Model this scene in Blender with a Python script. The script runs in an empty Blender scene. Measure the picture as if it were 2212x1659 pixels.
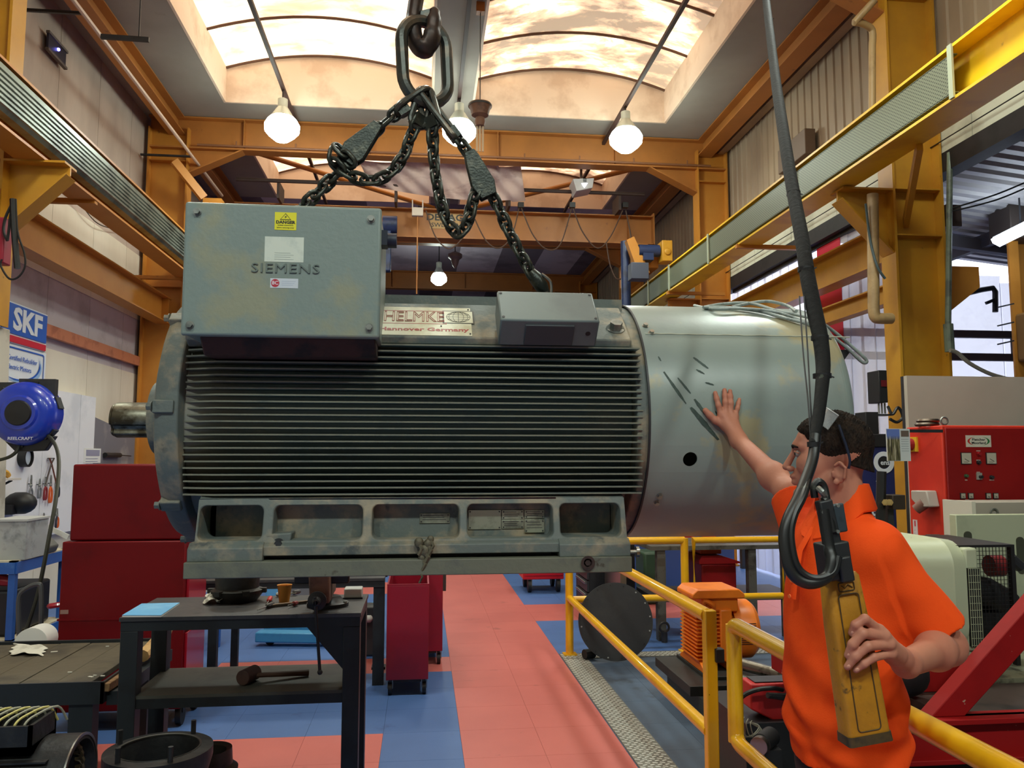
import bpy, bmesh, math, random
from mathutils import Vector, Matrix, Euler
import numpy as np
PI = math.pi
R = math.radians
sc = bpy.context.scene
COL = sc.collection
random.seed(7)

# ------------------------------------------------------------------ camera
FPX = 1736.0; EYE = 1.75
PHI = math.atan(160.5 / FPX); PSI = math.atan(195 * math.cos(PHI) / FPX)
cd = bpy.data.cameras.new('camera'); cd.sensor_fit = 'HORIZONTAL'; cd.sensor_width = 36
cd.lens = FPX / 2212 * 36; cd.clip_start = .05; cd.clip_end = 200
cam = bpy.data.objects.new('camera', cd); COL.objects.link(cam)
cam.location = (0, 0, EYE); cam.rotation_euler = (PI / 2 + PHI, 0, -PSI)
sc.camera = cam
sc.view_settings.view_transform = 'Standard'; sc.view_settings.look = 'None'
sc.view_settings.gamma = 1; sc.view_settings.use_curve_mapping = False
sc.view_settings.exposure = 0.2
sc.cycles.use_denoising = True
sc.cycles.max_bounces = 6; sc.cycles.diffuse_bounces = 4; sc.cycles.glossy_bounces = 3
sc.cycles.transmission_bounces = 4; sc.cycles.transparent_max_bounces = 6
sc.cycles.sample_clamp_indirect = 4; sc.cycles.caustics_reflective = False; sc.cycles.caustics_refractive = False

# ------------------------------------------------------------------ world: bright overcast daylight outside the side bay
wd = bpy.data.worlds.new('world'); sc.world = wd; wd.use_nodes = True
bg = wd.node_tree.nodes['Background']; bg.inputs[0].default_value = (.80, .84, 1.0, 1); bg.inputs[1].default_value = 3.0

SKYLIGHT = 2.3       # strength of the daylight through the roof panes
LAMP_W = 42          # watts of each high bay lamp

# measuring helpers: a sight line of the camera met with a plane of the room
def _ray(px, py):
    x = (px - 1106) / FPX; y = -(py - 829.5) / FPX
    f = math.cos(PHI) - y * math.sin(PHI); u = math.sin(PHI) + y * math.cos(PHI)
    return Vector((x * math.cos(PSI) + f * math.sin(PSI), -x * math.sin(PSI) + f * math.cos(PSI), u))
def PY(px, py, Y):
    r = _ray(px, py); t = Y / r.y; return Vector((t * r.x, Y, EYE + t * r.z))
def PX(px, py, X):
    r = _ray(px, py); t = X / r.x; return Vector((X, t * r.y, EYE + t * r.z))
def PZ(px, py, Z):
    r = _ray(px, py); t = (Z - EYE) / r.z; return Vector((t * r.x, t * r.y, Z))

# ------------------------------------------------------------------ materials
def lin(c):
    return tuple(((v / 255) / 12.92 if v <= 10 else ((v / 255 + .055) / 1.055) ** 2.4) for v in c[:3]) + (1,)
MATS = {}
def mat(name, col, rough=.5, metal=0, c2=None, sc2=4, lo=.5, hi=.62, c3=None, sc3=14, lo3=.6, hi3=.66,
        bump=0, bsc=40, stretch=(1, 1, 1), emit=0, alpha=1, trans=0, coat=0, spec=.5, r2=None):
    if name in MATS: return MATS[name]
    m = bpy.data.materials.new(name); m.use_nodes = True; nt = m.node_tree; N = nt.nodes; L = nt.links
    b = N['Principled BSDF']; b.inputs['Roughness'].default_value = rough; b.inputs['Metallic'].default_value = metal
    b.inputs['Specular IOR Level'].default_value = spec
    b.inputs['Alpha'].default_value = alpha; b.inputs['Transmission Weight'].default_value = trans
    b.inputs['Coat Weight'].default_value = coat
    b.inputs['Base Color'].default_value = lin(col)
    if emit:
        b.inputs['Emission Color'].default_value = lin(col); b.inputs['Emission Strength'].default_value = emit
    tc = N.new('ShaderNodeTexCoord'); mp = N.new('ShaderNodeMapping'); mp.inputs['Scale'].default_value = stretch
    L.new(tc.outputs['Object'], mp.inputs[0])
    src = None
    def layer(prev, color, s, a, z, seed):
        n = N.new('ShaderNodeTexNoise'); n.inputs['Scale'].default_value = s; n.inputs['Detail'].default_value = 5
        n.inputs['Roughness'].default_value = .6; n.noise_dimensions = '4D'; n.inputs['W'].default_value = seed
        L.new(mp.outputs[0], n.inputs['Vector'])
        r = N.new('ShaderNodeMapRange'); r.inputs[1].default_value = a; r.inputs[2].default_value = z
        L.new(n.outputs[0], r.inputs[0])
        mx = N.new('ShaderNodeMix'); mx.data_type = 'RGBA'
        L.new(r.outputs[0], mx.inputs[0])
        if prev is None: mx.inputs[6].default_value = lin(col)
        else: L.new(prev, mx.inputs[6])
        mx.inputs[7].default_value = lin(color)
        return mx.outputs[2], r.outputs[0]
    if c2: src, msk = layer(None, c2, sc2, lo, hi, 1.3)
    if c2 and r2 is not None:
        rr = N.new('ShaderNodeMapRange'); rr.inputs[3].default_value = rough; rr.inputs[4].default_value = r2
        L.new(msk, rr.inputs[0]); L.new(rr.outputs[0], b.inputs['Roughness'])
    if c3: src, _ = layer(src, c3, sc3, lo3, hi3, 5.1)
    if src: L.new(src, b.inputs['Base Color'])
    if bump:
        n = N.new('ShaderNodeTexNoise'); n.inputs['Scale'].default_value = bsc; n.inputs['Detail'].default_value = 4
        L.new(mp.outputs[0], n.inputs['Vector'])
        bp = N.new('ShaderNodeBump'); bp.inputs['Strength'].default_value = bump; bp.inputs['Distance'].default_value = .01
        L.new(n.outputs[0], bp.inputs['Height']); L.new(bp.outputs[0], b.inputs['Normal'])
    MATS[name] = m
    return m
def flat(r, g, b, rough=.5, metal=0):
    return mat('plain_%d_%d_%d_%d' % (r, g, b, int(rough * 100)) + ('m' if metal else ''), (r, g, b), rough, metal)

# ------------------------------------------------------------------ mesh builder
def axes(d, up=(0, 0, 1)):
    d = Vector(d).normalized(); up = Vector(up)
    if abs(d.dot(up)) > .995: up = Vector((0, 1, 0)) if abs(d.y) < .9 else Vector((1, 0, 0))
    s = d.cross(up).normalized(); return d, s, s.cross(d).normalized()
def rrect(x0, x1, z0, z1, r, n=4):
    p = []
    for cx, cz, a0 in ((x1 - r, z1 - r, 0), (x0 + r, z1 - r, 90), (x0 + r, z0 + r, 180), (x1 - r, z0 + r, 270)):
        for i in range(n + 1):
            a = R(a0 + 90 * i / n); p.append((cx + r * math.cos(a), cz + r * math.sin(a)))
    return p
WM = {}
def origin_of(o):
    return WM.get(o.name, Matrix.Identity(4)) if o else Matrix.Identity(4)
class MB:
    def __init__(s): s.v = []; s.f = []; s.m = []; s.cur = 0; s.cuts = []
    def cut(s):                                        # what follows is a piece of its own
        if not s.cuts or s.cuts[-1] != (len(s.v), len(s.f)): s.cuts.append((len(s.v), len(s.f)))
        return s
    def each(s, name, m, parent=None, **k):            # one object per piece
        c = [q for q in s.cuts if q != (0, 0)]; c = [(0, 0)] + c + [(len(s.v), len(s.f))]; out = []
        for (v0, f0), (v1, f1) in zip(c[:-1], c[1:]):
            if f1 == f0: continue
            b = MB(); b.v = s.v[v0:v1]; b.f = [tuple(i - v0 for i in f) for f in s.f[f0:f1]]; b.m = s.m[f0:f1]
            out.append(b.build(name, m, parent, **k))
        return out
    def add(s, vs, fs):
        k = len(s.v); s.v += [tuple(v) for v in vs]; s.f += [tuple(i + k for i in f) for f in fs]; s.m += [s.cur] * len(fs); return s
    def box(s, x0, x1, y0, y1, z0, z1):
        return s.add([(x, y, z) for z in (z0, z1) for y in (y0, y1) for x in (x0, x1)],
                     [(0, 2, 3, 1), (4, 5, 7, 6), (0, 1, 5, 4), (2, 6, 7, 3), (0, 4, 6, 2), (1, 3, 7, 5)])
    def obox(s, c, h, d=(1, 0, 0), up=(0, 0, 1)):      # h: half sizes along d, side, up
        d, sd, u = axes(d, up); c = Vector(c)
        return s.add([c + d * h[0] * i + sd * h[1] * j + u * h[2] * k for k in (-1, 1) for j in (-1, 1) for i in (-1, 1)],
                     [(0, 1, 3, 2), (4, 6, 7, 5), (0, 4, 5, 1), (2, 3, 7, 6), (0, 2, 6, 4), (1, 5, 7, 3)])
    def bar(s, p0, p1, w, h, up=(0, 0, 1)):
        p0 = Vector(p0); p1 = Vector(p1)
        return s.obox((p0 + p1) / 2, ((p1 - p0).length / 2, w / 2, h / 2), p1 - p0, up)
    def ibeam(s, p0, p1, h, w, tf=.02, tw=.014, up=(0, 0, 1)):
        p0 = Vector(p0); p1 = Vector(p1); d, sd, u = axes(p1 - p0, up)
        s.bar(p0, p1, tw, h - tf, up)
        for q in (1, -1): s.bar(p0 + u * q * (h / 2 - tf / 2), p1 + u * q * (h / 2 - tf / 2), w, tf, up)
        return s
    def prism(s, poly, ax, a, b):
        n = len(poly)
        def pt(p, t):
            return (t, p[0], p[1]) if ax == 'x' else (p[0], t, p[1]) if ax == 'y' else (p[0], p[1], t)
        vs = [pt(p, a) for p in poly] + [pt(p, b) for p in poly]
        return s.add(vs, [tuple(range(n)), tuple(range(2 * n - 1, n - 1, -1))] + [(i, i + n, (i + 1) % n + n, (i + 1) % n) for i in range(n)])
    def rings(s, rs, closed=False, caps=True):
        n = len(rs[0]); vs = [p for r in rs for p in r]; fs = []
        m = len(rs)
        for i in range(m if closed else m - 1):
            for j in range(n):
                a = i * n + j; b = i * n + (j + 1) % n; c = ((i + 1) % m) * n
                fs.append((a, b, c + (j + 1) % n, c + j))
        if caps and not closed: fs += [tuple(range(n - 1, -1, -1)), tuple(range((m - 1) * n, m * n))]
        return s.add(vs, fs)
    def tube(s, pts, r, n=8, closed=False, caps=True, flat_=1.0):
        pts = [Vector(p) for p in pts]; rs = r if isinstance(r, (list, tuple)) else [r] * len(pts)
        m = len(pts); out = []; pu = None
        for i, p in enumerate(pts):
            if closed: d = pts[(i + 1) % m] - pts[i - 1]
            else: d = pts[min(i + 1, m - 1)] - pts[max(i - 1, 0)]
            d.normalize()
            if pu is None: d, sd, u = axes(d)
            else:
                u = (pu - d * pu.dot(d)); u = u.normalized() if u.length > 1e-6 else axes(d)[2]; sd = d.cross(u)
            pu = u
            out.append([p + (sd * math.cos(2 * PI * j / n) + u * math.sin(2 * PI * j / n) * flat_) * rs[i] for j in range(n)])
        return s.rings(out, closed, caps)
    def cyl(s, p0, p1, r0, r1=None, n=20, caps=True):
        return s.tube([p0, p1], [r0, r0 if r1 is None else r1], n, caps=caps)
    def lathe(s, prof, c, d=(0, 0, 1), n=32, caps=False):     # prof: (radius, distance along d)
        d, sd, u = axes(d); c = Vector(c)
        return s.rings([[c + d * h + (sd * math.cos(2 * PI * j / n) + u * math.sin(2 * PI * j / n)) * r for j in range(n)] for r, h in prof], False, caps)
    def ball(s, c, r, n=12, d=(0, 0, 1), up=(0, 1, 0)):
        rr = r if isinstance(r, (tuple, list)) else (r, r, r); c = Vector(c)
        d, sd, u = axes(d, up); out = []
        for i in range(1, n):
            a = PI * i / n
            out.append([c - d * math.cos(a) * rr[2] + (sd * math.cos(2 * PI * j / (2 * n)) * rr[0] + u * math.sin(2 * PI * j / (2 * n)) * rr[1]) * math.sin(a) for j in range(2 * n)])
        return s.rings(out)
    def hexbolt(s, c, d, r, h=None):
        d = Vector(d).normalized(); h = h or r * .8; c = Vector(c)
        s.cyl(c, c + d * r * .18, r * 1.35, n=16); s.cyl(c + d * r * .18, c + d * h, r, n=6)
        return s
    def grid(s, fn, nu, nv):
        vs = [fn(i / nu, j / nv) for i in range(nu + 1) for j in range(nv + 1)]; w = nv + 1
        return s.add(vs, [(i * w + j, (i + 1) * w + j, (i + 1) * w + j + 1, i * w + j + 1) for i in range(nu) for j in range(nv)])
    def sheet(s, fn, nu, nv, t):   # closed thin cloth/paper from a surface fn and a thickness along z
        a = [Vector(fn(i / nu, j / nv)) for i in range(nu + 1) for j in range(nv + 1)]; w = nv + 1; k = len(a)
        vs = a + [p - Vector((0, 0, t)) for p in a]
        fs = [(i * w + j, (i + 1) * w + j, (i + 1) * w + j + 1, i * w + j + 1) for i in range(nu) for j in range(nv)]
        fs += [tuple(q + k for q in reversed(f)) for f in fs]
        rim = [j for j in range(w)] + [i * w + nv for i in range(1, nu + 1)] + [nu * w + j for j in range(nv - 1, -1, -1)] + [i * w for i in range(nu - 1, 0, -1)]
        fs += [(rim[i], rim[(i + 1) % len(rim)], rim[(i + 1) % len(rim)] + k, rim[i] + k) for i in range(len(rim))]
        return s.add(vs, fs)
    def build(s, name, m, parent=None, bevel=0, smooth=35, world=True, seg=2):
        me = bpy.data.meshes.new(name)
        vs = [Vector(v) for v in s.v]
        loc = Vector((0, 0, 0))
        if parent is not None and world:
            inv = origin_of(parent).inverted(); vs = [inv @ v for v in vs]
        elif parent is None and world:
            xs = [v.x for v in vs]; ys = [v.y for v in vs]; zs = [v.z for v in vs]
            loc = Vector(((min(xs) + max(xs)) / 2, (min(ys) + max(ys)) / 2, min(zs))); vs = [v - loc for v in vs]
        me.from_pydata(vs, [], s.f)
        ms = m if isinstance(m, (list, tuple)) else [m]
        for q in ms: me.materials.append(q)
        bm = bmesh.new(); bm.from_mesh(me)
        bm.faces.ensure_lookup_table()
        for f, k in zip(bm.faces, s.m): f.material_index = k; f.smooth = True
        bmesh.ops.recalc_face_normals(bm, faces=bm.faces)
        bm.to_mesh(me); bm.free()
        me.set_sharp_from_angle(angle=R(smooth))
        o = bpy.data.objects.new(name, me); COL.objects.link(o); o.location = loc
        if parent is not None: o.parent = parent
        WM[o.name] = origin_of(parent) @ Matrix.Translation(loc)
        if bevel:
            b = o.modifiers.new('bevel', 'BEVEL'); b.width = bevel; b.segments = seg; b.limit_method = 'ANGLE'; b.angle_limit = R(40)
        return o
def thing(name, label, cat, loc=(0, 0, 0), rz=0, group=None):
    o = bpy.data.objects.new(name, None); COL.objects.link(o); o.location = loc; o.rotation_euler = (0, 0, rz)
    o.empty_display_size = .05
    WM[o.name] = Matrix.Translation(loc) @ Matrix.Rotation(rz, 4, 'Z')
    o['label'] = label; o['category'] = cat
    if group: o['group'] = group
    return o
def tag(o, label, cat, group=None, kind=None):
    o['label'] = label; o['category'] = cat
    if group: o['group'] = group
    if kind: o['kind'] = kind
    return o
def struct(name, mb, m, label=None, **k):
    o = mb.build(name, m, None, **k); o['kind'] = 'structure'
    if label: o['label'] = label
    return o
def kids(o): return [c for c in bpy.data.objects if c.parent == o]
def dup(o, loc=None, rz=None, label=None, parent=None, group=None):
    c = o.copy(); COL.objects.link(c)
    if parent is not None: c.parent = parent
    if loc is not None: c.location = loc
    if rz is not None: c.rotation_euler = (0, 0, rz)
    if label: c['label'] = label
    if group: c['group'] = group
    for k in kids(o): dup(k, parent=c)
    return c
def text(body, size, m, parent, loc, rot, extrude=.001, offset=0, align='CENTER', name='lettering', sx=1, space=1, width=None, outline=0):
    cu = bpy.data.curves.new(name, 'FONT'); cu.body = body; cu.size = size; cu.extrude = extrude; cu.offset = offset
    cu.align_x = align; cu.align_y = 'CENTER'; cu.space_character = space; cu.resolution_u = 2
    if outline: cu.fill_mode = 'NONE'; cu.bevel_depth = outline; cu.bevel_resolution = 0; cu.extrude = 0
    o = bpy.data.objects.new(name, cu); COL.objects.link(o)
    me = bpy.data.meshes.new_from_object(o.evaluated_get(bpy.context.evaluated_depsgraph_get()))
    bpy.data.objects.remove(o); bpy.data.curves.remove(cu)
    me.materials.clear(); me.materials.append(m); me.name = name
    if width: xs = [v.co.x for v in me.vertices]; sx = width / (max(xs) - min(xs))
    o = bpy.data.objects.new(name, me); COL.objects.link(o)
    M = Matrix.Translation(loc) @ Euler(rot).to_matrix().to_4x4() @ Matrix.Diagonal((sx, 1, 1, 1))
    if parent is not None:
        o.parent = parent; M = origin_of(parent).inverted() @ M
    o.matrix_local = M
    return o
FRONT = (PI / 2, 0, 0)                 # lettering that faces the camera side (-Y)
def arc(c, r, a0, a1, n, u, v):        # points on an arc in the plane of unit vectors u, v
    c = Vector(c); u = Vector(u); v = Vector(v)
    return [c + u * r * math.cos(R(a0 + (a1 - a0) * i / n)) + v * r * math.sin(R(a0 + (a1 - a0) * i / n)) for i in range(n + 1)]
def smoothpts(pts, k=6):               # Catmull-Rom through the points
    pts = [Vector(p) for p in pts]; q = [pts[0]] + pts + [pts[-1]]; out = []
    for i in range(1, len(q) - 2):
        a, b, c, d = q[i - 1], q[i], q[i + 1], q[i + 2]
        for j in range(k):
            t = j / k
            out.append(.5 * (2 * b + (c - a) * t + (2 * a - 5 * b + 4 * c - d) * t * t + (3 * b - a - 3 * c + d) * t ** 3))
    return out + [pts[-1]]

# common materials
M_orange = mat('orange_yellow_steel_paint', (196, 132, 52), .45, c2=(178, 112, 34), sc2=1.3, lo=.4, hi=.7, c3=(120, 82, 40), sc3=9, lo3=.66, hi3=.74, bump=.05)
M_brown = mat('dimmed_orange_steel_paint', (174, 110, 48), .5, c2=(150, 94, 42), sc2=1.1, lo=.4, hi=.7, c3=(105, 66, 38), sc3=8, lo3=.66, hi3=.76)  # steel orange browned in its colour for the dim warm light under the roof
M_yellow = mat('yellow_steel_paint', (200, 146, 40), .42, c2=(178, 126, 40), sc2=1.5, lo=.4, hi=.7, c3=(110, 84, 36), sc3=11, lo3=.68, hi3=.74, bump=.04)
M_rail = mat('yellow_handrail_paint', (240, 182, 26), .28, c2=(214, 150, 26), sc2=3, lo=.5, hi=.75, c3=(92, 62, 26), sc3=38, lo3=.70, hi3=.74, coat=.3)
M_black = mat('black_painted_metal', (26, 26, 28), .5)
M_dark = mat('dark_grey_steel', (44, 45, 48), .5, c2=(34, 33, 34), sc2=6)
M_steel = mat('bright_steel', (170, 170, 165), .3, 1)
M_zinc = mat('galvanised_steel', (150, 152, 146), .42, .7, c2=(118, 122, 118), sc2=20)
M_white = mat('white_paper', (225, 225, 220), .7)
M_rubber = mat('black_rubber', (20, 20, 21), .6)
M_cable = mat('black_cable', (24, 25, 25), .42, c2=(58, 62, 52), sc2=30, lo=.62, hi=.7)
# ================================================================== the hall
T = .4885; AX = .262                      # floor mats; the red aisle is two mats wide
def red(i, j):
    x = AX + (i + .5) * T; y = (j + .5) * T
    if .262 < x < 1.24: return True
    if x < .262 and (6.6 < y < 7.55 or 10.9 < y < 11.6) and x > -1.72: return True
    if x < -.25 and 4.2 < y < 5.3: return True
    if x > 1.24 and (8.75 < y < 9.7 ) and x < 4.6: return True
    return False
mb = MB()
M_blue = mat('blue_floor_mat', (76, 110, 168), .48, c2=(64, 98, 154), sc2=1.1, lo=.35, hi=.7, c3=(58, 84, 136), sc3=7, lo3=.62, hi3=.75, bump=.12, bsc=220)
M_red = mat('red_floor_mat', (206, 112, 104), .38, c2=(190, 100, 94), sc2=1.0, lo=.4, hi=.7, c3=(150, 78, 70), sc3=5, lo3=.64, hi3=.8, bump=.12, bsc=220)
M_mat2 = mat('worn_grey_blue_mat', (78, 98, 122), .6, c2=(62, 74, 90), sc2=1.2, lo=.35, hi=.65, c3=(44, 50, 58), sc3=4, lo3=.58, hi3=.75, bump=.12, bsc=220)
M_seam = mat('mat_seam', (66, 64, 80), .8)
i0, i1, j0, j1 = -10, 26, -14, 58
for i in range(i0, i1):
    for j in range(j0, j1):
        x0 = AX + i * T; y0 = j * T
        mb.cur = 1 if red(i, j) else 2 if (x0 > 1.2 and y0 < 6.9) else 0
        g = .0007
        mb.box(x0 + g, x0 + T - g, y0 + g, y0 + T - g, -.02, 0)
mb.cur = 3; mb.box(AX + i0 * T, AX + i1 * T, j0 * T, j1 * T, -.05, -.008)
struct('floor', mb, [M_blue, M_red, M_mat2, M_seam], 'blue and red rubber tile floor of the workshop')

# aluminium tread plate along the fenced pit
def treadplate(x0, x1, y0, y1, name, label):
    m = MB(); m.box(x0, x1, y0, y1, 0, .006); m.cur = 1
    k = 0; y = y0 + .02
    while y < y1 - .01:
        x = x0 + .018 + (k % 2) * .02
        while x < x1 - .012:
            a = (1, .45) if k % 2 else (-1, .45)
            m.obox((x, y, .0066), (.015, .0062, .0016), (a[0], a[1], 0)); x += .044
        y += .030; k += 1
    o = m.build(name, [mat('aluminium_tread_plate', (128, 126, 116), .5, .3, c2=(108, 104, 94), sc2=9), mat('bright_tread_bar', (226, 226, 218), .35, .3)], bevel=0)
    o['kind'] = 'structure'; o['label'] = label
treadplate(1.245, 1.462, 2.2, 7.12, 'trim_1', 'aluminium tread plate strip running beside the red aisle')
treadplate(1.245, 4.4, 7.12, 7.30, 'trim_2', 'aluminium tread plate strip crossing behind the yellow railing')

# walls
M_wallw = mat('off_white_wall_panel', (222, 214, 196), .7, c2=(200, 188, 168), sc2=.9, lo=.4, hi=.7, c3=(150, 138, 122), sc3=3, lo3=.68, hi3=.85, stretch=(1, 1, .25))
M_wallp = mat('pale_mauve_wall_band', (190, 180, 182), .7, c2=(168, 158, 158), sc2=1.2)
M_wallu = mat('dimmed_grimy_wall_board', (186, 168, 154), .8, c2=(160, 142, 130), sc2=1.2, lo=.4, hi=.7, c3=(86, 74, 68), sc3=2.2, lo3=.62, hi3=.85, stretch=(1, 1, .35))  # base tone darkened for weaker lamp light up here, grime patches on top
M_gap = mat('panel_joint', (96, 86, 76), .9)
def panel_wall(x, ys, z0, z1, m, name, label, inward=1):
    b = MB()
    for a, c in zip(ys[:-1], ys[1:]):
        b.box(min(x, x - .06 * inward), max(x, x - .06 * inward), a + .004, c - .004, z0, z1)
    b.cur = 1; b.box(min(x - .008 * inward, x - .08 * inward), max(x - .008 * inward, x - .08 * inward), ys[0], ys[-1], z0, z1)
    return struct(name, b, [m, M_gap], label)
ysL = [-7 + 1.21 * i for i in range(29)] + [28.2]
panel_wall(-4.42, ysL, 0, 3.05, M_wallw, 'wall_left', 'white lower wall panels behind the tool board', 1)
panel_wall(-4.425, ysL, 3.05, 3.9, M_wallp, 'wall_left_middle', 'pale band of wall above the orange rail', 1)
panel_wall(-4.42, ysL, 3.9, 4.9, M_wallw, 'wall_left_high', 'white wall panels between the two left beams', 1)
panel_wall(-4.43, ysL, 4.9, 7.3, M_wallu, 'wall_left_top', 'grimy upper left wall boards, darkened in colour for weak light, with a small dark vent', 1)
# right upper wall: ribbed sheet
M_sheet = mat('ribbed_wall_sheet', (164, 144, 120), .6, c2=(134, 114, 96), sc2=1.0, lo=.4, hi=.7, c3=(90, 80, 74), sc3=2.5, lo3=.6, hi3=.85, stretch=(1, 1, .3))
mb = MB(); y = -7
pts = []
while y < 28.2:
    pts += [(5.2, y), (5.2, y + .14), (5.18, y + .155), (5.18, y + .185)]; y += .2
pl = [(p[0], p[1]) for p in pts]
vs = []
for p in pl: vs += [(p[0], p[1], 5.06), (p[0], p[1], 7.3)]
mb.add(vs, [(2 * i, 2 * i + 2, 2 * i + 3, 2 * i + 1) for i in range(len(pl) - 1)])
mb.box(5.22, 5.27, -7, 28.2, 5.06, 7.3)
struct('wall_right', mb, M_sheet, 'brown ribbed sheet wall above the right crane beam', smooth=20)
mb = MB()
for i in range(28): mb.box(5.17, 5.25, -7 + 1.26 * i, -7 + 1.26 * i + 1.25, 4.80, 5.06)
struct('trim_3', mb, mat('white_fascia_board', (205, 206, 186), .6, c2=(180, 180, 160), sc2=2, c3=(130, 120, 100), sc3=6, lo3=.66, hi3=.8), 'white board strip under the ribbed wall')
mb = MB(); mb.box(5.16, 5.34, -7, 28.2, 4.60, 4.80); mb.tube([(5.12, -7, 4.90), (5.12, 28, 4.90)], .006)
struct('trim_4', mb, mat('black_lintel', (30, 26, 28), .7, c2=(18, 17, 18), sc2=5), 'long black lintel over the opening to the side bay')
mb = MB(); mb.box(5.2, 5.3, 13.3, 28.2, 0, 4.6)
struct('wall_right_far', mb, mat('pale_plaster', (178, 168, 170), .8, c2=(160, 150, 150), sc2=1), 'plain wall beyond the far right column')
mb = MB(); mb.box(-4.5, 5.3, 28.2, 28.3, 0, 7.3)
struct('wall_far', mb, mat('far_wall_paint', (150, 140, 136), .8), 'far end wall of the hall')
mb = MB(); mb.box(-4.5, 13, -7.1, -7, 0, 7.3)
struct('wall_behind', mb, mat('rear_wall_paint', (140, 134, 126), .8), 'end wall behind the camera')
# side bay
mb = MB(); mb.box(12.9, 13, -7, 10.4, 0, 4.8)
struct('wall_side_bay', mb, mat('side_bay_wall', (150, 148, 150), .8), 'outer wall of the side bay')
mb = MB(); y = -7; pl = []
while y < 10.2:
    pl += [(y, 0), (y + .09, 0), (y + .115, .035), (y + .165, .035)]; y += .19
vs = []
for yy, dz in pl:
    for x in (5.25, 13.0): vs.append((x, yy, 4.72 - .105 * (x - 5.25) + dz))
mb.add(vs, [(2 * i, 2 * i + 1, 2 * i + 3, 2 * i + 2) for i in range(len(pl) - 1)])
mb.add([(x, yy, 4.84 - .105 * (x - 5.25)) for yy in (-7, 10.4) for x in (5.25, 13)], [(0, 1, 3, 2)])
struct('roof_side_bay', mb, mat('grey_roof_sheet', (176, 172, 170), .5, .1, c2=(150, 148, 148), sc2=2), 'grey corrugated roof of the side bay', smooth=20)
mb = MB()
for x in (6.9, 9.5): mb.bar((x, -7, 4.60 - .105 * (x - 5.25)), (x, 10.3, 4.60 - .105 * (x - 5.25)), .08, .16)
mb.bar((5.3, 9.1, 4.55), (12.9, 9.1, 3.76), .1, .14)
struct('trim_5', mb, mat('grey_purlin', (92, 90, 94), .6), 'grey purlins under the corrugated side roof')

# ceiling with two rooflight wells per bay
ZC = 7.2
M_ceil = mat('dusty_ceiling_board', (152, 144, 134), .85, c2=(136, 128, 120), sc2=.7, lo=.4, hi=.7, c3=(100, 90, 84), sc3=2, lo3=.64, hi3=.85)
M_curb = mat('rooflight_curb_paint', (226, 204, 182), .7, c2=(206, 180, 156), sc2=1.5, c3=(90, 72, 60), sc3=4, lo3=.72, hi3=.86)
wells = []
for (y0, y1) in ((1.2, 6.6), (7.9, 12.3), (13.7, 16.9)):
    wells += [(-3.05, .10, y0, y1), (.75, 3.88, y0, y1)]
mb = MB()
xs = [-4.5, -3.05, .10, .75, 3.88, 5.3]
ys = sorted({-7.1, 28.3} | {w[2] for w in wells} | {w[3] for w in wells})
for a, b in zip(xs[:-1], xs[1:]):
    for c, d in zip(ys[:-1], ys[1:]):
        if any(abs(w[0] - a) < .01 and abs(w[2] - c) < .01 for w in wells): continue
        if c >= 16.8: continue
        mb.box(a, b, c, d, ZC, ZC + .06)
struct('ceiling', mb, M_ceil, 'dusty grey brown ceiling boards around the rooflights')
mb = MB()
for i in range(9):
    x0 = -4.5 + i * 1.09
    mb.cur = i % 2
    mb.box(x0, x0 + 1.09, 16.9, 28.3, ZC, ZC + .06)
struct('ceiling_far', mb, [mat('purple_grey_roof_board', (112, 100, 112), .8, c2=(92, 82, 92), sc2=1), mat('pale_roof_sheet', (190, 178, 190), .7, c2=(160, 148, 160), sc2=1)], 'far ceiling in dark boards and pale strips')

# panes: dirty translucent plastic glowing with daylight
def panemat(name, dirt):
    m = bpy.data.materials.new(name); m.use_nodes = True; nt = m.node_tree; N = nt.nodes; L = nt.links
    b = N['Principled BSDF']; b.inputs['Base Color'].default_value = lin((205, 190, 170)); b.inputs['Roughness'].default_value = .5
    tc = N.new('ShaderNodeTexCoord'); mp = N.new('ShaderNodeMapping'); mp.inputs['Scale'].default_value = (1.0, 1.9, 1)
    n = N.new('ShaderNodeTexNoise'); n.inputs['Scale'].default_value = 1.1; n.inputs['Detail'].default_value = 7; n.inputs['Roughness'].default_value = .62
    n.inputs['Distortion'].default_value = .35
    L.new(tc.outputs['Object'], mp.inputs[0]); L.new(mp.outputs[0], n.inputs[0])
    r = N.new('ShaderNodeValToRGB'); cr = r.color_ramp
    cr.elements[0].position = .405 if dirt else .36; cr.elements[0].color = lin((255, 226, 188)) if dirt else lin((255, 230, 196))
    cr.elements[1].position = .58 if dirt else .9; cr.elements[1].color = (.085, .045, .026, 1)
    e = cr.elements.new(.475 if dirt else .62); e.color = (.42, .27, .16, 1)
    L.new(n.outputs[0], r.inputs[0]); L.new(r.outputs[0], b.inputs['Emission Color'])
    b.inputs['Emission Strength'].default_value = SKYLIGHT
    return m
M_pane1 = panemat('clear_rooflight_pane', False); M_pane2 = panemat('dirty_rooflight_pane', True)
M_bar = mat('brown_glazing_bar', (92, 62, 44), .7)
zc1 = 7.74; rise = .27
k = 0
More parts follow.
